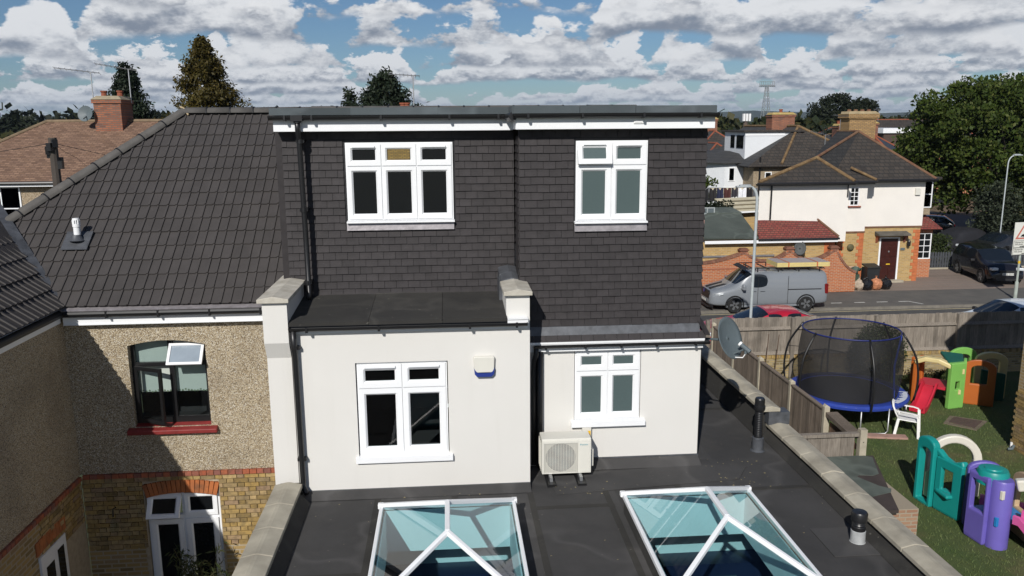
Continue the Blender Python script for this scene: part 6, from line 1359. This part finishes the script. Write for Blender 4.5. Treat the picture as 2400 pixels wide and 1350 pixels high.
# dark people carrier on the drive, facing the street
loft_car('parked_car', 'black people carrier on the block paved drive facing the road', (27.15,38.75,.1), R_(-100), std_car(4.3,1.80,1.60,.98,belt=1.02,cab=(1.15,.42,-1.75,-2.05),roofw=.80,rear=1.05), paint('black_paint', (.010,.010,.014), .2), (1.35,-1.30), glass=GL, extra=trims(4.3,1.80,.80,'EF22 OYW',.58))
loft_car('parked_car', 'dark grey off-roader with pale flank behind the people carrier', (31.3,43.6,.05), R_(-172), std_car(4.8,1.98,1.70,1.12,belt=1.15,cab=(1.0,.25,-1.8,-2.25),roofw=.80,rear=1.15), paint('dark_grey_paint', (.03,.032,.036), .25, .3), (1.45,-1.45), wr=.37, glass=GL, extra=trims(4.8,1.98,.95,None,.70))
loft_car('parked_car', 'dark hatchback beyond the hedge showing its rear', (33.6,55.3,.0), R_(150), std_car(4.0,1.75,1.46,.92,cab=(.9,.15,-1.35,-1.85),rear=.95), paint('dark_green_paint', (.010,.014,.016), .25), (1.25,-1.25), glass=GL, extra=trims(4.0,1.75))
loft_car('parked_car', 'dark car in the deep shade under the big tree', (46.5,76,.0), R_(-10), std_car(4.2,1.75,1.46,.92,cab=(.9,.15,-1.35,-1.85)), paint('dark_blue_paint', (.012,.014,.022), .25), (1.3,-1.25), glass=GL, extra=trims(4.2,1.75))
m_cov = mat('car_cover', (.018,.018,.021), .6, .25, 4, .5, 7, dist=.04)
loft_car('covered_car', 'car under a crumpled black cover behind the picket fence', (30.7,46.8,0), R_(-160), std_car(4.2,1.90,1.62,1.0,sill=.10,belt=1.0,cab=(1.1,.35,-1.3,-1.9),roofw=.72,rear=.95), m_cov, (), cat='car')
# ================================================================== background houses
m_browntile = brickmat('brown_tile_courses', [(.20,.115,.07),(.30,.185,.12),(.25,.15,.10),(.14,.08,.05)], (.11,.065,.045), 'X', .19, .055, .55, .5, mort=.010)
m_slate2 = brickmat('grey_slate_far', [(.045,.045,.046),(.062,.060,.058)], (.03,.03,.03), 'Y', .3, .14, .3, .3)
m_blueslate = mat('blue_slate_roof', (.035,.045,.062), .6, .15, 2); m_redclay = mat('red_clay_ridge', (.24,.07,.035), .85, .2, 3)
m_chim = brickmat('red_chimney_brick', [(.24,.085,.045),(.38,.14,.07),(.15,.07,.05)], (.14,.10,.08), 'X', .22, .075, .5); m_chimY = brickmat('red_chimney_side', [(.16,.06,.035),(.24,.09,.05)], (.12,.09,.07), 'Y', .22, .075, .5)
m_lichY = mat('lichen_flaunching', (.34,.23,.06), .9, .3, 6, c2=(.46,.36,.16))
def chimney(parent, x0, x1, y0, y1, z0, z1, pots=2, m=None, top=None):
    C = obj('chimney', MB().box(x0,x1,y0,y1,z0,z1-.22).box(x0-.05,x1+.05,y0-.05,y1+.05,z1-.22,z1-.08), m or m_chim, parent)
    obj('flaunching', MB().ext([(x0-.08,y0-.08,z1-.08),(x1+.08,y0-.08,z1-.08),(x1-.1,y0+.1,z1+.06),(x0+.1,y0+.1,z1+.06)], (0,y1-y0-.1,0)), top or m_lichY, C)
    for k in range(pots):
        px = lerp(x0+.2, x1-.2, k/max(1,pots-1)) if pots > 1 else (x0+x1)/2
        obj('chimney_pot', MB().lathe((px,(y0+y1)/2,z1), [(.12,0),(.10,.2),(.13,.22),(.13,.27),(.08,.27)], 10), m_redclay, C)
    return C
def hip_house(name, label, x0, x1, y0, y1, ze, zr, mw, mr, mrs, mridge, inset=None, axis='X', group='houses beyond the street'):
    T = thing(name, label, 'house', ((x0+x1)/2,(y0+y1)/2,0), group); o_ = .3
    obj('wall', MB().box(x0,x1,y0,y1,0,ze), mw, T)
    X0, X1, Y0, Y1 = x0-o_, x1+o_, y0-o_, y1+o_; cx, cy = (X0+X1)/2, (Y0+Y1)/2
    if axis == 'X': i = inset if inset is not None else (Y1-Y0)/2; A, B_ = (X0+i,cy,zr), (X1-i,cy,zr)
    else: i = inset if inset is not None else (X1-X0)/2; A, B_ = (cx,Y0+i,zr), (cx,Y1-i,zr)
    c = [(X0,Y0,ze),(X1,Y0,ze),(X1,Y1,ze),(X0,Y1,ze)]
    if axis == 'X': sl_ = [((c[0],c[1],B_,A),mr),((c[2],c[3],A,B_),mr),((c[1],c[2],B_),mrs),((c[3],c[0],A),mrs)]
    else: sl_ = [((c[0],c[1],A),mr),((c[2],c[3],B_),mr),((c[1],c[2],B_,A),mrs),((c[3],c[0],A,B_),mrs)]
    for pts, m in sl_: obj('roof_slope', MB().slab(list(pts), .07), m, T)
    for a, b in ((A,B_),(c[0],A),(c[3],A if axis == 'X' else B_),(c[1],B_ if axis == 'X' else A),(c[2],B_)): obj('ridge_tiles', MB().tube([a,b], .07, 8), mridge, T)
    obj('gutter', MB().tube([(X0,Y0-.05,ze-.04),(X1,Y0-.05,ze-.04)], .06, 8), m_black, T)
    return T
# --- left: house with mottled brown tiles
LH = hip_house('tiled_house', 'house with mottled brown tile roof and tall brick chimney behind the left hip', -18.4, -5.5, 30.3, 37.0, 6.02, 8.12, m_pebble2, m_browntile, m_browntile, mat('stone_hip', (.20,.145,.09), .9, .25, 4), 3.3, group='houses behind the roofs')
CS = chimney(LH, -13.35,-12.35,33.0,34.2,7.2,9.0,2,m_chim, mat('cement_flaunching', (.30,.25,.17), .9, .2, 6))
for x0_, x1_ in ((-16.4,-15.05),(-13.9,-12.9)): swin(LH, x0_, x1_, 4.3, 5.85, 30.28, 2, 2)
obj('fascia', MB().box(-18.6,-5.3,29.98,30.02,5.86,5.98), m_upvc, LH)
DL = thing('satellite_dish', 'pale satellite dish fixed beside the tall brick chimney on the left', 'satellite dish', (-13.6,33.0,8.3))
obj('reflector', MB().lathe((-13.6,32.9,8.38), [(0,0),(.15,.02),(.30,.08),(.305,.075),(.15,.0),(0,-.02)], 20, (-.2,-.95,.25)), m_dishgrey, DL, auto=40); obj('arm', MB().tube([(-13.6,32.9,8.3),(-13.55,32.5,8.2)], .02, 6).tube([(-13.6,32.95,8.38),(-13.36,33.1,8.35)], .02, 6), m_black, DL)
def aerial(x, y, z0, z1, label, L_=1.6, dirx=(1,0,.0), n=9, group='rooftop aerials'):
    T = thing('tv_aerial', label, 'aerial', (x,y,z0), group); obj('mast', MB().tube([(x,y,z0),(x,y,z1)], .022, 6), m_steel, T); u = Vector(dirx).normalized(); a = Vector((x,y,z1)) - u*L_*.8
    obj('boom', MB().tube([a, a+u*L_], .016, 5), m_steel, T); el_ = MB(); s = u.cross(Vector((0,0,1))).normalized()
    for k in range(n): p = a + u*(L_*k/(n-1)); el_.tube([p-s*.16-Vector((0,0,.05)), p+s*.16+Vector((0,0,.05))], .008, 4)
    obj('elements', el_, m_steel, T)
aerial(-13.45,33.3,8.4,9.95,'slanting television aerial on the mottled roof chimney',1.6,(1,.1,-.12)); aerial(-12.3,34.0,8.8,10.1,'taller television aerial in front of the dark conifer',1.5,(1,.1,-.17))
aerial(-1.13,30.3,6.5,9.62,'lone television aerial above the dormer roof',1.1,(1,0,-.06))
CB = hip_house('tiled_house', 'house hidden behind the dormer with only its chimney top showing', -4.5, 2.0, 29, 36, 5.2, 7.6, m_pebble2, m_browntile, m_browntile, m_redclay, 3.2, group='houses behind the roofs'); chimney(CB, -1.75,-1.2,30.4,31.2,6.3,8.42,2)
PO = thing('telegraph_pole', 'wooden telegraph pole with a tangle of cable boxes by the brown roof', 'pole', (-10.9,24,0))
obj('pole', MB().tube([(-10.9,24,0),(-10.9,24,7.6)], [.16,.11], 10), mat('creosoted_pole', (.06,.05,.042), .9, .2, 4), PO)
for k in range(7): a = k*.9; obj('cable_box', MB().obox((-10.9+.13*math.cos(a),24+.13*math.sin(a),6.85+.1*k), (.16,.14,.22), Matrix.Rotation(a,3,'Z')), m_black, PO)
for k, e_ in enumerate(((-30,33,6.8),(-4,36,6.0),(-20,50,6.6))): obj('wire', MB().tube([Vector((-10.9,24,7.45)) + (Vector(e_)-Vector((-10.9,24,7.45)))*t - Vector((0,0,1.0*4*t*(1-t)*.5)) for t in np.linspace(0,1,9)], .008, 4), m_wire, PO)
LF = hip_house('tiled_house', 'small house with a red roof far left below the dark trees', -46, -38, 72, 80, 3.6, 6.4, m_pebble2, mat('dull_red_roof', (.12,.05,.035), .9, .2, 2), bpy.data.materials['dull_red_roof'], m_redclay, group='houses behind the roofs'); chimney(LF, -39.6,-38.2,74,75,5.0,7.0,0,m_yb)
LG = hip_house('tiled_house', 'dark slate roofed house at the far left edge', -36, -27, 50, 58, 4.6, 6.6, m_pebble2, m_slate, m_slate2, m_slate, group='houses behind the roofs')
RP = thing('telegraph_pole', 'plain wooden telegraph pole at the right edge before the big tree', 'pole', (44.0,60,0)); obj('pole', MB().tube([(44.05,60,0),(43.85,60,7.6)], [.17,.12], 8), mat('grey_pole', (.13,.11,.09), .9, .2, 4), RP)
# --- right: terrace behind the white house
m_greyw = mat('white_house_paint', (.68,.70,.72), .7, .03, 2)
T1 = thing('terrace_house', 'slate roofed house with a white box dormer behind the lean-to', 'house', (20,52,0), 'houses beyond the street')
obj('wall', MB().box(18.4,24.5,48.3,58,0,5.4), m_pebble2, T1); obj('bay_wall', MB().ext([(16.35,51.2,0),(17.2,50.0,0),(18.4,50.0,0),(18.4,54,0),(16.35,54,0)], (0,0,5.5)), m_greyw, T1)
obj('band', MB().box(16.3,18.42,49.95,50.02,3.55,3.95), mat('cream_band', (.62,.56,.42), .7), T1)
obj('roof_slope', MB().slab([(17.9,47.9,5.35),(17.9,60,5.35),(22.0,60,7.65),(22.0,50.6,7.65)], .08), m_slate2, T1); obj('roof_slope', MB().slab([(17.9,47.9,5.35),(26.2,47.9,5.35),(22.0,50.6,7.65)], .08), m_slate, T1); obj('roof_slope', MB().slab([(26.2,47.9,5.35),(26.2,60,5.35),(22.0,60,7.65),(22.0,50.6,7.65)], .08), m_slate2, T1)
obj('roof_slope', MB().slab([(16.0,50.9,5.5),(17.1,49.7,5.5),(18.5,49.7,5.55),(19.3,52,6.4),(18.6,56,6.2),(16.0,56,5.5)], .06), m_slate2, T1)
for a, b in (((22,50.6,7.7),(20.0,48.0,5.5)),((22,50.6,7.7),(26.1,48.0,5.4)),((22,50.6,7.7),(22,60,7.7))): obj('ridge_tiles', MB().tube([a,b], .08, 8), m_lichen, T1)
DM = obj('box_dormer', MB().box(18.5,22,50.2,54,5.7,7.34), m_greyw, T1); obj('dormer_roof', MB().box(18.35,22.2,50.05,54.2,7.34,7.46), m_slate, DM); obj('dormer_fascia', MB().box(18.48,21.0,50.17,50.2,7.12,7.34), m_upvc, DM)
for y0_, y1_ in ((50.5,51.7),(52.1,52.8)): obj('window', MB().box(18.47,18.5,y0_,y1_,6.35,7.15), m_pane, DM)
chimney(T1, 20.95,22.45,52.2,53.2,6.6,8.5,1,m_chim)
swin(T1, 17.45,17.85,4.35,5.2,49.98,1,1); obj('window_surround', MB().box(16.6,16.63,51.0,51.5,4.3,5.2), m_pane, T1)
for x in (19.1,20.0,21.0): swin(T1, x, x+.42, 3.9, 5.0, 48.28, 1, 2, bar=.015)
for x in (18.75,20.6,21.6): obj('downpipe', MB().tube([(x,48.2,2),(x,48.2,5.9 if x < 19 else 5.3)], .06, 6), m_black, T1)
aerial(22.4,47.6,5.2,7.2,'television aerial on a pole against the slate roof',1.2,(1,0,-.2))
T2 = hip_house('terrace_house', 'dark gabled house with red ridge tiles just right of the dormer', 19.4, 24.5, 64, 74, 5.2, 7.3, m_yb, m_slate, m_slate2, m_redclay, axis='Y'); chimney(T2, 21.6,22.6,68,69,6.6,8.35,1,m_chim)
T2b = hip_house('terrace_house', 'second dark gabled house with red ridge tiles nearer the dormer', 17.2, 21.5, 56, 63, 4.6, 6.5, m_yb, m_slate, m_slate2, m_redclay, axis='Y'); obj('solar_panel', MB().slab([(17.2,57,4.95),(17.2,59,4.95),(18.6,59,6.0),(18.6,57,6.0)], .04), m_blue, T2b)
T3 = hip_house('terrace_house', 'slate roofed house with a small chimney behind the buff chimney stack', 25.5, 31.5, 55, 63, 5.0, 7.05, m_pebble2, m_slate, m_slate2, m_lichen, axis='Y'); chimney(T3, 28.0,29.1,57.5,58.5,6.4,7.75,3,m_chim); aerial(27.6,56.5,6.6,8.4,'thin television aerial left of the buff chimney',.7,(1,0,0))
T4 = hip_house('terrace_house', 'blue slate house with bright red ridge tiles before the big tree', 30.4, 35.2, 60, 67, 5.2, 7.2, m_pink, m_blueslate, m_blueslate, m_redclay, 2.2); chimney(T4, 32.6,34.0,63.2,64.2,6.4,7.9,4,m_chim); obj('rib_tiles', MB().tube([(33.6,59.8,5.3),(33.4,63.3,7.15)], .12, 6), m_redclay, T4); aerial(34.1,63.5,7.6,8.9,'thin aerial on the red chimney before the big tree',.5,(1,0,0))
T5 = thing('flat_block', 'brown flat roofed block with a white roof edge beside the big tree', 'building', (43,78,0)); obj('wall', MB().box(41.5,45.6,76,84,0,6.9), mat('brown_cladding', (.075,.05,.04), .8), T5); obj('roof_edge', MB().box(41.3,46.2,75.8,84.2,6.9,7.35), m_upvc, T5)
T6 = hip_house('terrace_house', 'shaded brick house with white windows under the big tree', 40, 58, 84, 92, 5.6, 8.2, m_rbx, m_slate, m_slate2, m_redclay)
for x in (41.5,44.2,47.0,49.6): swin(T6, x, x+1.6, 3.2, 4.8, 83.95, 2, 2); swin(T6, x, x+1.4, .9, 2.3, 83.95, 2, 2)
# yard: pale corrugated lean-to, brick wall, clothes line, goal frame, shrub, tyre
YD = thing('yard_store', 'brick store with a pale corrugated roof under the clothes line', 'shed', (15.7,42,0))
obj('store_wall', MB().box(14.75,18.0,41.3,41.5,0,3.35), m_yb, YD); obj('corrugated_roof', MB().slab([(14.4,41.0,3.38),(18.1,41.0,3.5),(18.1,43.3,4.0),(14.4,43.3,3.9)], .05), mat('cream_corrugated', (.52,.47,.34), .7, .15, 3), YD); obj('roof_edge', MB().sweep([(14.4,40.95,3.36),(18.1,40.95,3.52)], (0,1,0), .05, .08), m_upvc, YD)
for k in range(3): obj('roof_shadow_strip', MB().sweep([(14.4,41.4+k*.6,3.50+k*.15),(18.1,41.4+k*.6,3.62+k*.15)], (0,1,0), .1, .04), mat('shaded_cream', (.2,.17,.11), .8), YD)  # raised strips, shade lines of the roof put into a darker cream
obj('window', MB().box(14.2,14.65,41.28,41.32,2.6,3.25), m_upvc, YD); obj('pane', MB().box(14.3,14.55,41.26,41.28,2.65,3.2), m_pane, YD)
TY = thing('spare_wheel', 'old tyre with a yellow spoked wheel on the felt roof', 'wheel', (17.0,41.0,3.0)); obj('tyre', MB().ring((16.95,41.1,3.1), .28, .10, 20, 8, (0,-1,0)), m_tyre, TY); sp = MB()
for k in range(6): a = R_(60*k); sp.box(16.95-.02+.1*math.cos(a),16.95+.02+.1*math.cos(a),41.05,41.1,3.1-.1+.08*math.sin(a),3.1+.1+.08*math.sin(a))
obj('rim', sp, m_yellow, TY)
CLN = tag(obj('clothes_line', MB().tube([(13.0,44,4.46),(15.5,44,4.40),(18.2,44,4.50)], .012, 4), m_wire), 'clothes line strung above the yard store roof', 'line')
cols_ = [('black',(.015,.015,.018),.34,.78),('black',(.02,.018,.02),.40,.75),('navy',(.018,.022,.055),.36,.80),('maroon',(.07,.022,.02),.40,.62),('dark grey',(.035,.033,.042),.36,.55),('white',(.74,.75,.78),.44,.70),('black',(.015,.014,.016),.33,.66),('grey',(.12,.13,.15),.24,.52)]
xc = 13.95; nm2 = ['black shirt hanging leftmost on the clothes line','black top hanging second from the left on the line','navy garment hanging beside the maroon top','maroon top hanging mid clothes line','dark grey shorts hanging beside the white shirt','white shirt hanging on the clothes line','black garment hanging right of the white shirt','grey garment hanging at the lamp head end of the line']
for (nm, c, w_, h_), lb in zip(cols_, nm2):
    mb = MB(); K_ = 6
    for i in range(K_+1):
        x = xc + w_*i/K_; top = 4.42 - .04*math.sin(math.pi*i/K_); dy = .03*math.sin(i*1.9)
        nk = .10 if i == K_//2 else 0; mb.v += [(x,44+dy,top-nk),(x,44+dy*2,top-h_*.5),(x,44+dy*2.5,top-h_*(.92+.08*math.sin(i*2.3)))]
    for i in range(K_):
        for j in range(2): mb.f.append((i*3+j,(i+1)*3+j,(i+1)*3+j+1,i*3+j+1))
    o = obj('hanging_garment', mb, mat(nm+'_cloth_%d' % int(xc*100), c, .9), None); o.modifiers.new('t','SOLIDIFY').thickness = .015
    tag(o, lb, 'clothes', 'washing on the clothes line'); xc += w_+.03
GF = thing('basketball_board', 'grey framed board with a pink net beside the dormer edge', 'board', (12.6,39,0))
obj('frame', MB().wall(12.2,13.02,3.24,3.86,[(12.25,12.62,3.29,3.52),(12.25,12.62,3.57,3.81),(12.67,12.97,3.29,3.81)],39,39.05), mat('grey_goal_frame', (.35,.38,.38), .6), GF); obj('panel', MB().box(12.25,12.97,39.02,39.03,3.29,3.81), m_dishgrey, GF); obj('post', MB().box(12.44,12.5,39.05,39.1,0,3.3), mat('pink_wood', (.42,.25,.2), .8), GF)
obj('net', MB().lathe((12.4,38.85,3.05), [(.16,.2),(.13,.08),(.10,-.06)], 10), mat('pink_net', (.55,.32,.28), .8), GF)
RT = tag(obj('red_tarp', MB().ext([(12.95,38.6,2.7),(13.6,38.6,2.9),(13.75,38.6,3.25),(13.1,38.6,3.05)], (0,.4,0)), mat('red_sheet', (.36,.03,.02), .6)), 'bright red sheet beside the green felt roof', 'sheet')
# ================================================================== masts
FT = thing('floodlight_tower', 'tall lattice floodlight tower on the skyline', 'tower', (157,400,0))
lt = MB(); LV = 10
def cor(k, t): w_ = lerp(2.6,.6,t); return Vector((157+w_*(1 if k in (1,2) else -1), 400+w_*(1 if k > 1 else -1), t*25.5))
for k in range(4): lt.tube([cor(k,0),cor(k,1)], .13, 5)
for i in range(LV):
    for k in range(4): lt.tube([cor(k,i/LV),cor((k+1)%4,(i+1)/LV)], .07, 4); lt.tube([cor((k+1)%4,i/LV),cor(k,(i+1)/LV)], .07, 4)
obj('lattice', lt, mat('tower_steel', (.22,.24,.25), .6), FT); hd = MB().box(153.0,161,399.6,400.4,25.5,25.8).box(153.3,160.7,399.7,400.3,27.9,28.1)
for i in range(9): hd.tube([(153.3+i*.92,400,25.6),(153.3+i*.92,400,28)], .10, 4)
obj('head_frame', hd, bpy.data.materials['tower_steel'], FT)
for i in range(8): obj('floodlight', MB().box(153.4+i*.95,154.1+i*.95,399.0,399.6,26.0,26.5), m_steel, FT)
MM = thing('phone_mast', 'short phone mast with pale antenna panels behind the white dormer', 'mast', (33.1,90,0)); obj('pole', MB().tube([(33.1,90,0),(33.1,90,8.2)], [.35,.25], 10), mat('mast_brown', (.10,.075,.06), .8), MM)
for dx in (-.7,.0,.75): obj('antenna', MB().box(33.1+dx*.45-.10,33.1+dx*.45+.10,89.6,90,8.15,8.95), m_white, MM)
# ================================================================== trees
m_bark = mat('bark', (.05,.04,.03), .95, .3, 3)
m_gold = leafmat('olive_cypress', [(0., (.055,.045,.008)), (.5, (.095,.080,.016)), (1., (.14,.10,.025))], .25); m_dkcon = leafmat('dark_conifer', [(0., (.012,.022,.012)), (.7, (.028,.042,.022)), (1., (.045,.055,.03))], .15)
m_big = leafmat('broad_leaf', [(0., (.036,.060,.010)), (.5, (.064,.098,.016)), (.85, (.095,.125,.024)), (1., (.15,.165,.04))], .35); m_dkp = leafmat('dark_pine', [(0., (.010,.016,.008)), (1., (.026,.034,.016))], .1)
m_mid = leafmat('mixed_shrub', [(0., (.02,.032,.012)), (.6, (.045,.055,.018)), (1., (.10,.085,.03))], .25); m_gry = leafmat('grey_green_shrub', [(0., (.03,.042,.025)), (1., (.075,.09,.055))], .25)
def tag_tree(name, label, x, y, group=None): return thing(name, label, 'tree', (x,y,0), group)
def conifer(x, y, h, r, z0, m, label, n=9000, size=.30, spire=1.0, droop=.8):
    T = tag_tree('conifer_tree', label, x, y, 'conifers behind the roofs'); obj('trunk', MB().tube([(x,y,0),(x,y,h*.95)], [.22,.03], 8), m_bark, T)
    nb = 260; br = []
    for i in range(nb):
        t = RNG.uniform(0,1)**.8; a = RNG.uniform(0,6.28); L_ = r*(1-t)**(.75*spire)*RNG.uniform(.55,1.2)+.12; br.append((t, a, L_))
    def fn():
        t, a, L_ = br[RNG.integers(nb)]; k = RNG.uniform(.25,1)**.6; z = lerp(z0,h,t); s = .10+.10*(1-t)
        return np.array([x+math.cos(a)*L_*k, y+math.sin(a)*L_*k, z+.25*k*L_*.4]) + RNG.normal(size=3)*s*np.array([1,1,1.3])
    leaves(n, fn, size, m, 'crown', T, droop, .22)
conifer(-11.1,40,11.75,4.9,2.5,m_gold,'tall olive brown conifer behind the ridge of the left roof',36000,.17,1.30); conifer(-16.4,45,10.9,3.2,3.5,m_dkcon,'dark green conifer behind the left chimney',22000,.2,1.3)
conifer(-2.9,42,10.35,3.3,4,m_dkcon,'dark spreading conifer rising behind the dormer roof',17000,.21,.85,.1); conifer(-4.75,42.5,9.5,.5,5,m_dkcon,'slim conifer tip left of the spreading one above the dormer roof',1500,.22,.7,.1)
def crown(T, c, r, nclump, per, cl, size, m, flat=.0, seed=1, shellp=.35):
    rg = np.random.default_rng(seed); d = rg.normal(size=(nclump,3)); d /= np.linalg.norm(d,axis=1)[:,None]; k = rg.uniform(shellp,1.12,nclump)**.5; C_ = np.array(c) + d*np.array(r)*k[:,None]*(1+.12*np.sin(4*d[:,:1]+2)*np.cos(3*d[:,2:]))
    rr = cl*rg.uniform(.45,1.4,nclump); idx = np.repeat(np.arange(nclump), per); off = rg.normal(size=(nclump*per,3)); off /= np.linalg.norm(off,axis=1)[:,None]; P = C_[idx] + off*(rr[idx]*rg.uniform(.35,1,nclump*per)**.5)[:,None]*np.array([1,1,.75]); n = len(P)
    dd = off*.6 + rg.normal(size=(n,3))*.6; dd[:,2] += .25; dd /= np.linalg.norm(dd,axis=1)[:,None]; e2 = rg.normal(size=(n,3)); e2 -= dd*(e2*dd).sum(1)[:,None]; e2 /= np.linalg.norm(e2,axis=1)[:,None]
    s = size*rg.uniform(.6,1.3,n)[:,None]; V_ = np.stack([P, P+dd*s*.5+e2*s*.34, P+dd*s, P+dd*s*.5-e2*s*.34],1).reshape(-1,3); return leafobj('crown', V_, m, T)
def broadleaf(x, y, c, r, m, label, nclump, per, cl, size, seed, name='broadleaf_tree', group='trees beyond the street', tr=.35):
    T = tag_tree(name, label, x, y, group); tk = MB().tube([(x,y,0),(x+.1,y,c[2]*.6),(c[0],c[1],c[2])], [tr,tr*.7,tr*.3], 10)
    for k in range(6): a = k*1.05+seed; tk.tube([(x+.1,y,c[2]*.55),(c[0]+r[0]*.35*math.cos(a),c[1]+r[1]*.35*math.sin(a),c[2]),(c[0]+r[0]*.7*math.cos(a),c[1]+r[1]*.7*math.sin(a),c[2]+r[2]*.3)], [tr*.4,tr*.25,tr*.08], 6)
    obj('trunk', tk, m_bark, T); crown(T, c, r, nclump, per, cl, size, m, seed=seed); return T
broadleaf(37.5,52.5,(37.2,52.2,6.35),(6.6,5.5,4.25),m_big,'big dense broadleaf tree at the right behind the corner house',360,210,.95,.25,3)
broadleaf(33.0,47.0,(33.3,47.2,2.6),(1.25,1.1,1.9),m_gry,'grey green feathery shrub in front of the big tree',60,110,.45,.16,5,'tall_shrub',tr=.08)
broadleaf(35.8,47.2,(36.0,47.4,2.2),(1.9,1.4,2.2),m_mid,'mixed green and brown shrub at the right edge of the street',80,120,.5,.17,6,'tall_shrub',tr=.08)
broadleaf(34.3,46.3,(34.4,46.4,1.2),(1.6,1.0,1.4),m_dkp,'low dark shrub behind the warning sign',50,110,.45,.16,7,'tall_shrub',tr=.08)
broadleaf(13.4,41.2,(13.7,41.2,2.7),(1.0,.9,1.15),m_dkp,'dark shrub growing beneath the clothes line',50,110,.38,.14,8,'tall_shrub',tr=.08); broadleaf(14.3,45.3,(14.4,45.4,4.0),(.8,.6,1.0),m_big,'light green bush above the clothes line by the dormer',30,80,.3,.14,9,'tall_shrub',tr=.06)
for i, (x, y, cz, r, rz_, lb) in enumerate(((57.8,120,9.6,2.3,2.7,'tallest dark pine on the skyline behind the buff chimney'),(54.9,119,8.2,1.7,2.2,'dark pine left of the tallest skyline pine'),(62.2,121,9.6,1.9,1.6,'dark pine right of the buff chimney on the skyline'))):
    broadleaf(x,y,(x,y,cz),(r,r,rz_),m_dkp,lb,70,90,.75,.34,20+i,'pine_tree','skyline pines',.3)
T = broadleaf(70.5,120,(71.2,120,8.3),(1.9,1.9,2.6),m_dkp,'wind swept dark tree right of the buff chimney',36,80,.7,.34,30,'pine_tree','skyline pines',.25)
broadleaf(61,100,(61,100,6.2),(4.0,3,3.0),m_dkp,'bare dark thicket behind the buff chimney stack',50,70,.9,.34,31,'thicket')
# far woods, hills
def wood_band(name, label, segs, m, n, size, seed):
    rg = np.random.default_rng(seed); P = []
    for x0_, x1_, y, z0_, z1_ in segs:
        k = int(n*(x1_-x0_)/sum(s_[1]-s_[0] for s_ in segs)); X = rg.uniform(x0_,x1_,k); top = z1_*(1+.10*np.sin(X*.55+y)+.07*np.sin(X*1.7)+.05*np.sin(X*3.9)); P.append(np.stack([X, y+rg.uniform(-6,6,k), z0_+(top-z0_)*rg.uniform(0,1,k)**.55],1))
    P = np.concatenate(P); n = len(P); d = rg.normal(size=(n,3)); d /= np.linalg.norm(d,axis=1)[:,None]; e2 = rg.normal(size=(n,3)); s = size*rg.uniform(.5,1.3,n)[:,None]
    V_ = np.stack([P, P+d*s*.5+e2*s*.25, P+d*s, P+d*s*.5-e2*s*.25],1).reshape(-1,3); return tag(leafobj(name, V_, m, None), label, 'wood', kind='stuff')
wood_band('dark_wood', 'dark band of trees along the left horizon', [(-140,-20,165,0,9.6),(-60,10,150,0,8.6)], m_dkp, 42000, 1.3, 41)
wood_band('green_wood', 'sunlit green trees in front of the dark band at the left', [(-75,-40,95,0,7.0)], m_mid, 6000, .9, 42)
wood_band('right_wood', 'olive band of trees behind the terrace roofs at right', [(30,75,108,0,7.5),(40,130,150,0,7.7),(2,42,140,0,7.3)], m_mid, 40000, 1.2, 43)
wood_band('garden_trees', 'dark garden trees between the terrace chimneys', [(28,50,92,0,6.1),(55,90,98,0,6.3)], m_dkp, 16000, 1.0, 44)
def hill(name, y, xs, amp, base, m, seed):
    rg = np.random.default_rng(seed); X = np.linspace(xs[0],xs[1],260); ph = rg.uniform(0,6,6); Z = base + amp*(.5+.5*np.sin(X*.0011+ph[0]))*.5 + amp*.3*np.sin(X*.0031+ph[1]) + amp*.08*np.sin(X*.02+ph[2]) + rg.uniform(-1,1,260)*amp*.05
    mb = MB(); n = len(X)
    for k, (dy, f) in enumerate(((-700,0.),(-350,.45),(0,1.),(500,1.02),(1500,.2))): mb.v += [(x*(1+dy/4000/4), y+dy, -1+z*f) for x, z in zip(X, Z)]
    for k in range(4): mb.f += [(k*n+i, k*n+i+1, (k+1)*n+i+1, (k+1)*n+i) for i in range(n-1)]
    return struct(name, mb, m, smooth=True)
def hillmat():
    M = MT('wooded_hill'); v = M.n('ShaderNodeTexVoronoi'); M.l(M.vec((1,1,2.5)), v.inputs['Vector']); v.inputs['Scale'].default_value = .028
    o = M.ramp(v.outputs['Distance'], [(0., (.05,.07,.03)), (.7, (.02,.03,.014))]); o = M.mix(M.ramp(M.noise(.003,3),[(.56,0.),(.60,1.)]), o, (.12,.13,.06)); M.col(o); M.rough(.95); return M.m
mh = hillmat(); hill('hills', 3100, (-3200,4200), 26, 44, mh, 5); hill('low_hills', 1500, (-1800,2400), 5, 12, mh, 8)
# ================================================================== air between us and the hills
hzm = bpy.data.materials.new('haze_air'); hzm.use_nodes = True; t_ = hzm.node_tree; t_.nodes.clear(); pv_ = t_.nodes.new('ShaderNodeVolumePrincipled'); pv_.inputs['Color'].default_value = (.62,.74,.92,1); pv_.inputs['Density'].default_value = .00012; pv_.inputs['Anisotropy'].default_value = .2
ot = t_.nodes.new('ShaderNodeOutputMaterial'); t_.links.new(pv_.outputs[0], ot.inputs['Volume'])
HAZE = True
if HAZE:
    me = mesh_of('haze', MB().box(-5200,6200,-300,5200,-2.5,95)); me.materials.append(hzm); ho = bpy.data.objects.new('haze', me); COL.objects.link(ho); tag(ho, None, None, kind='stuff'); ho['label'] = 'thin blue summer haze over the far hills'
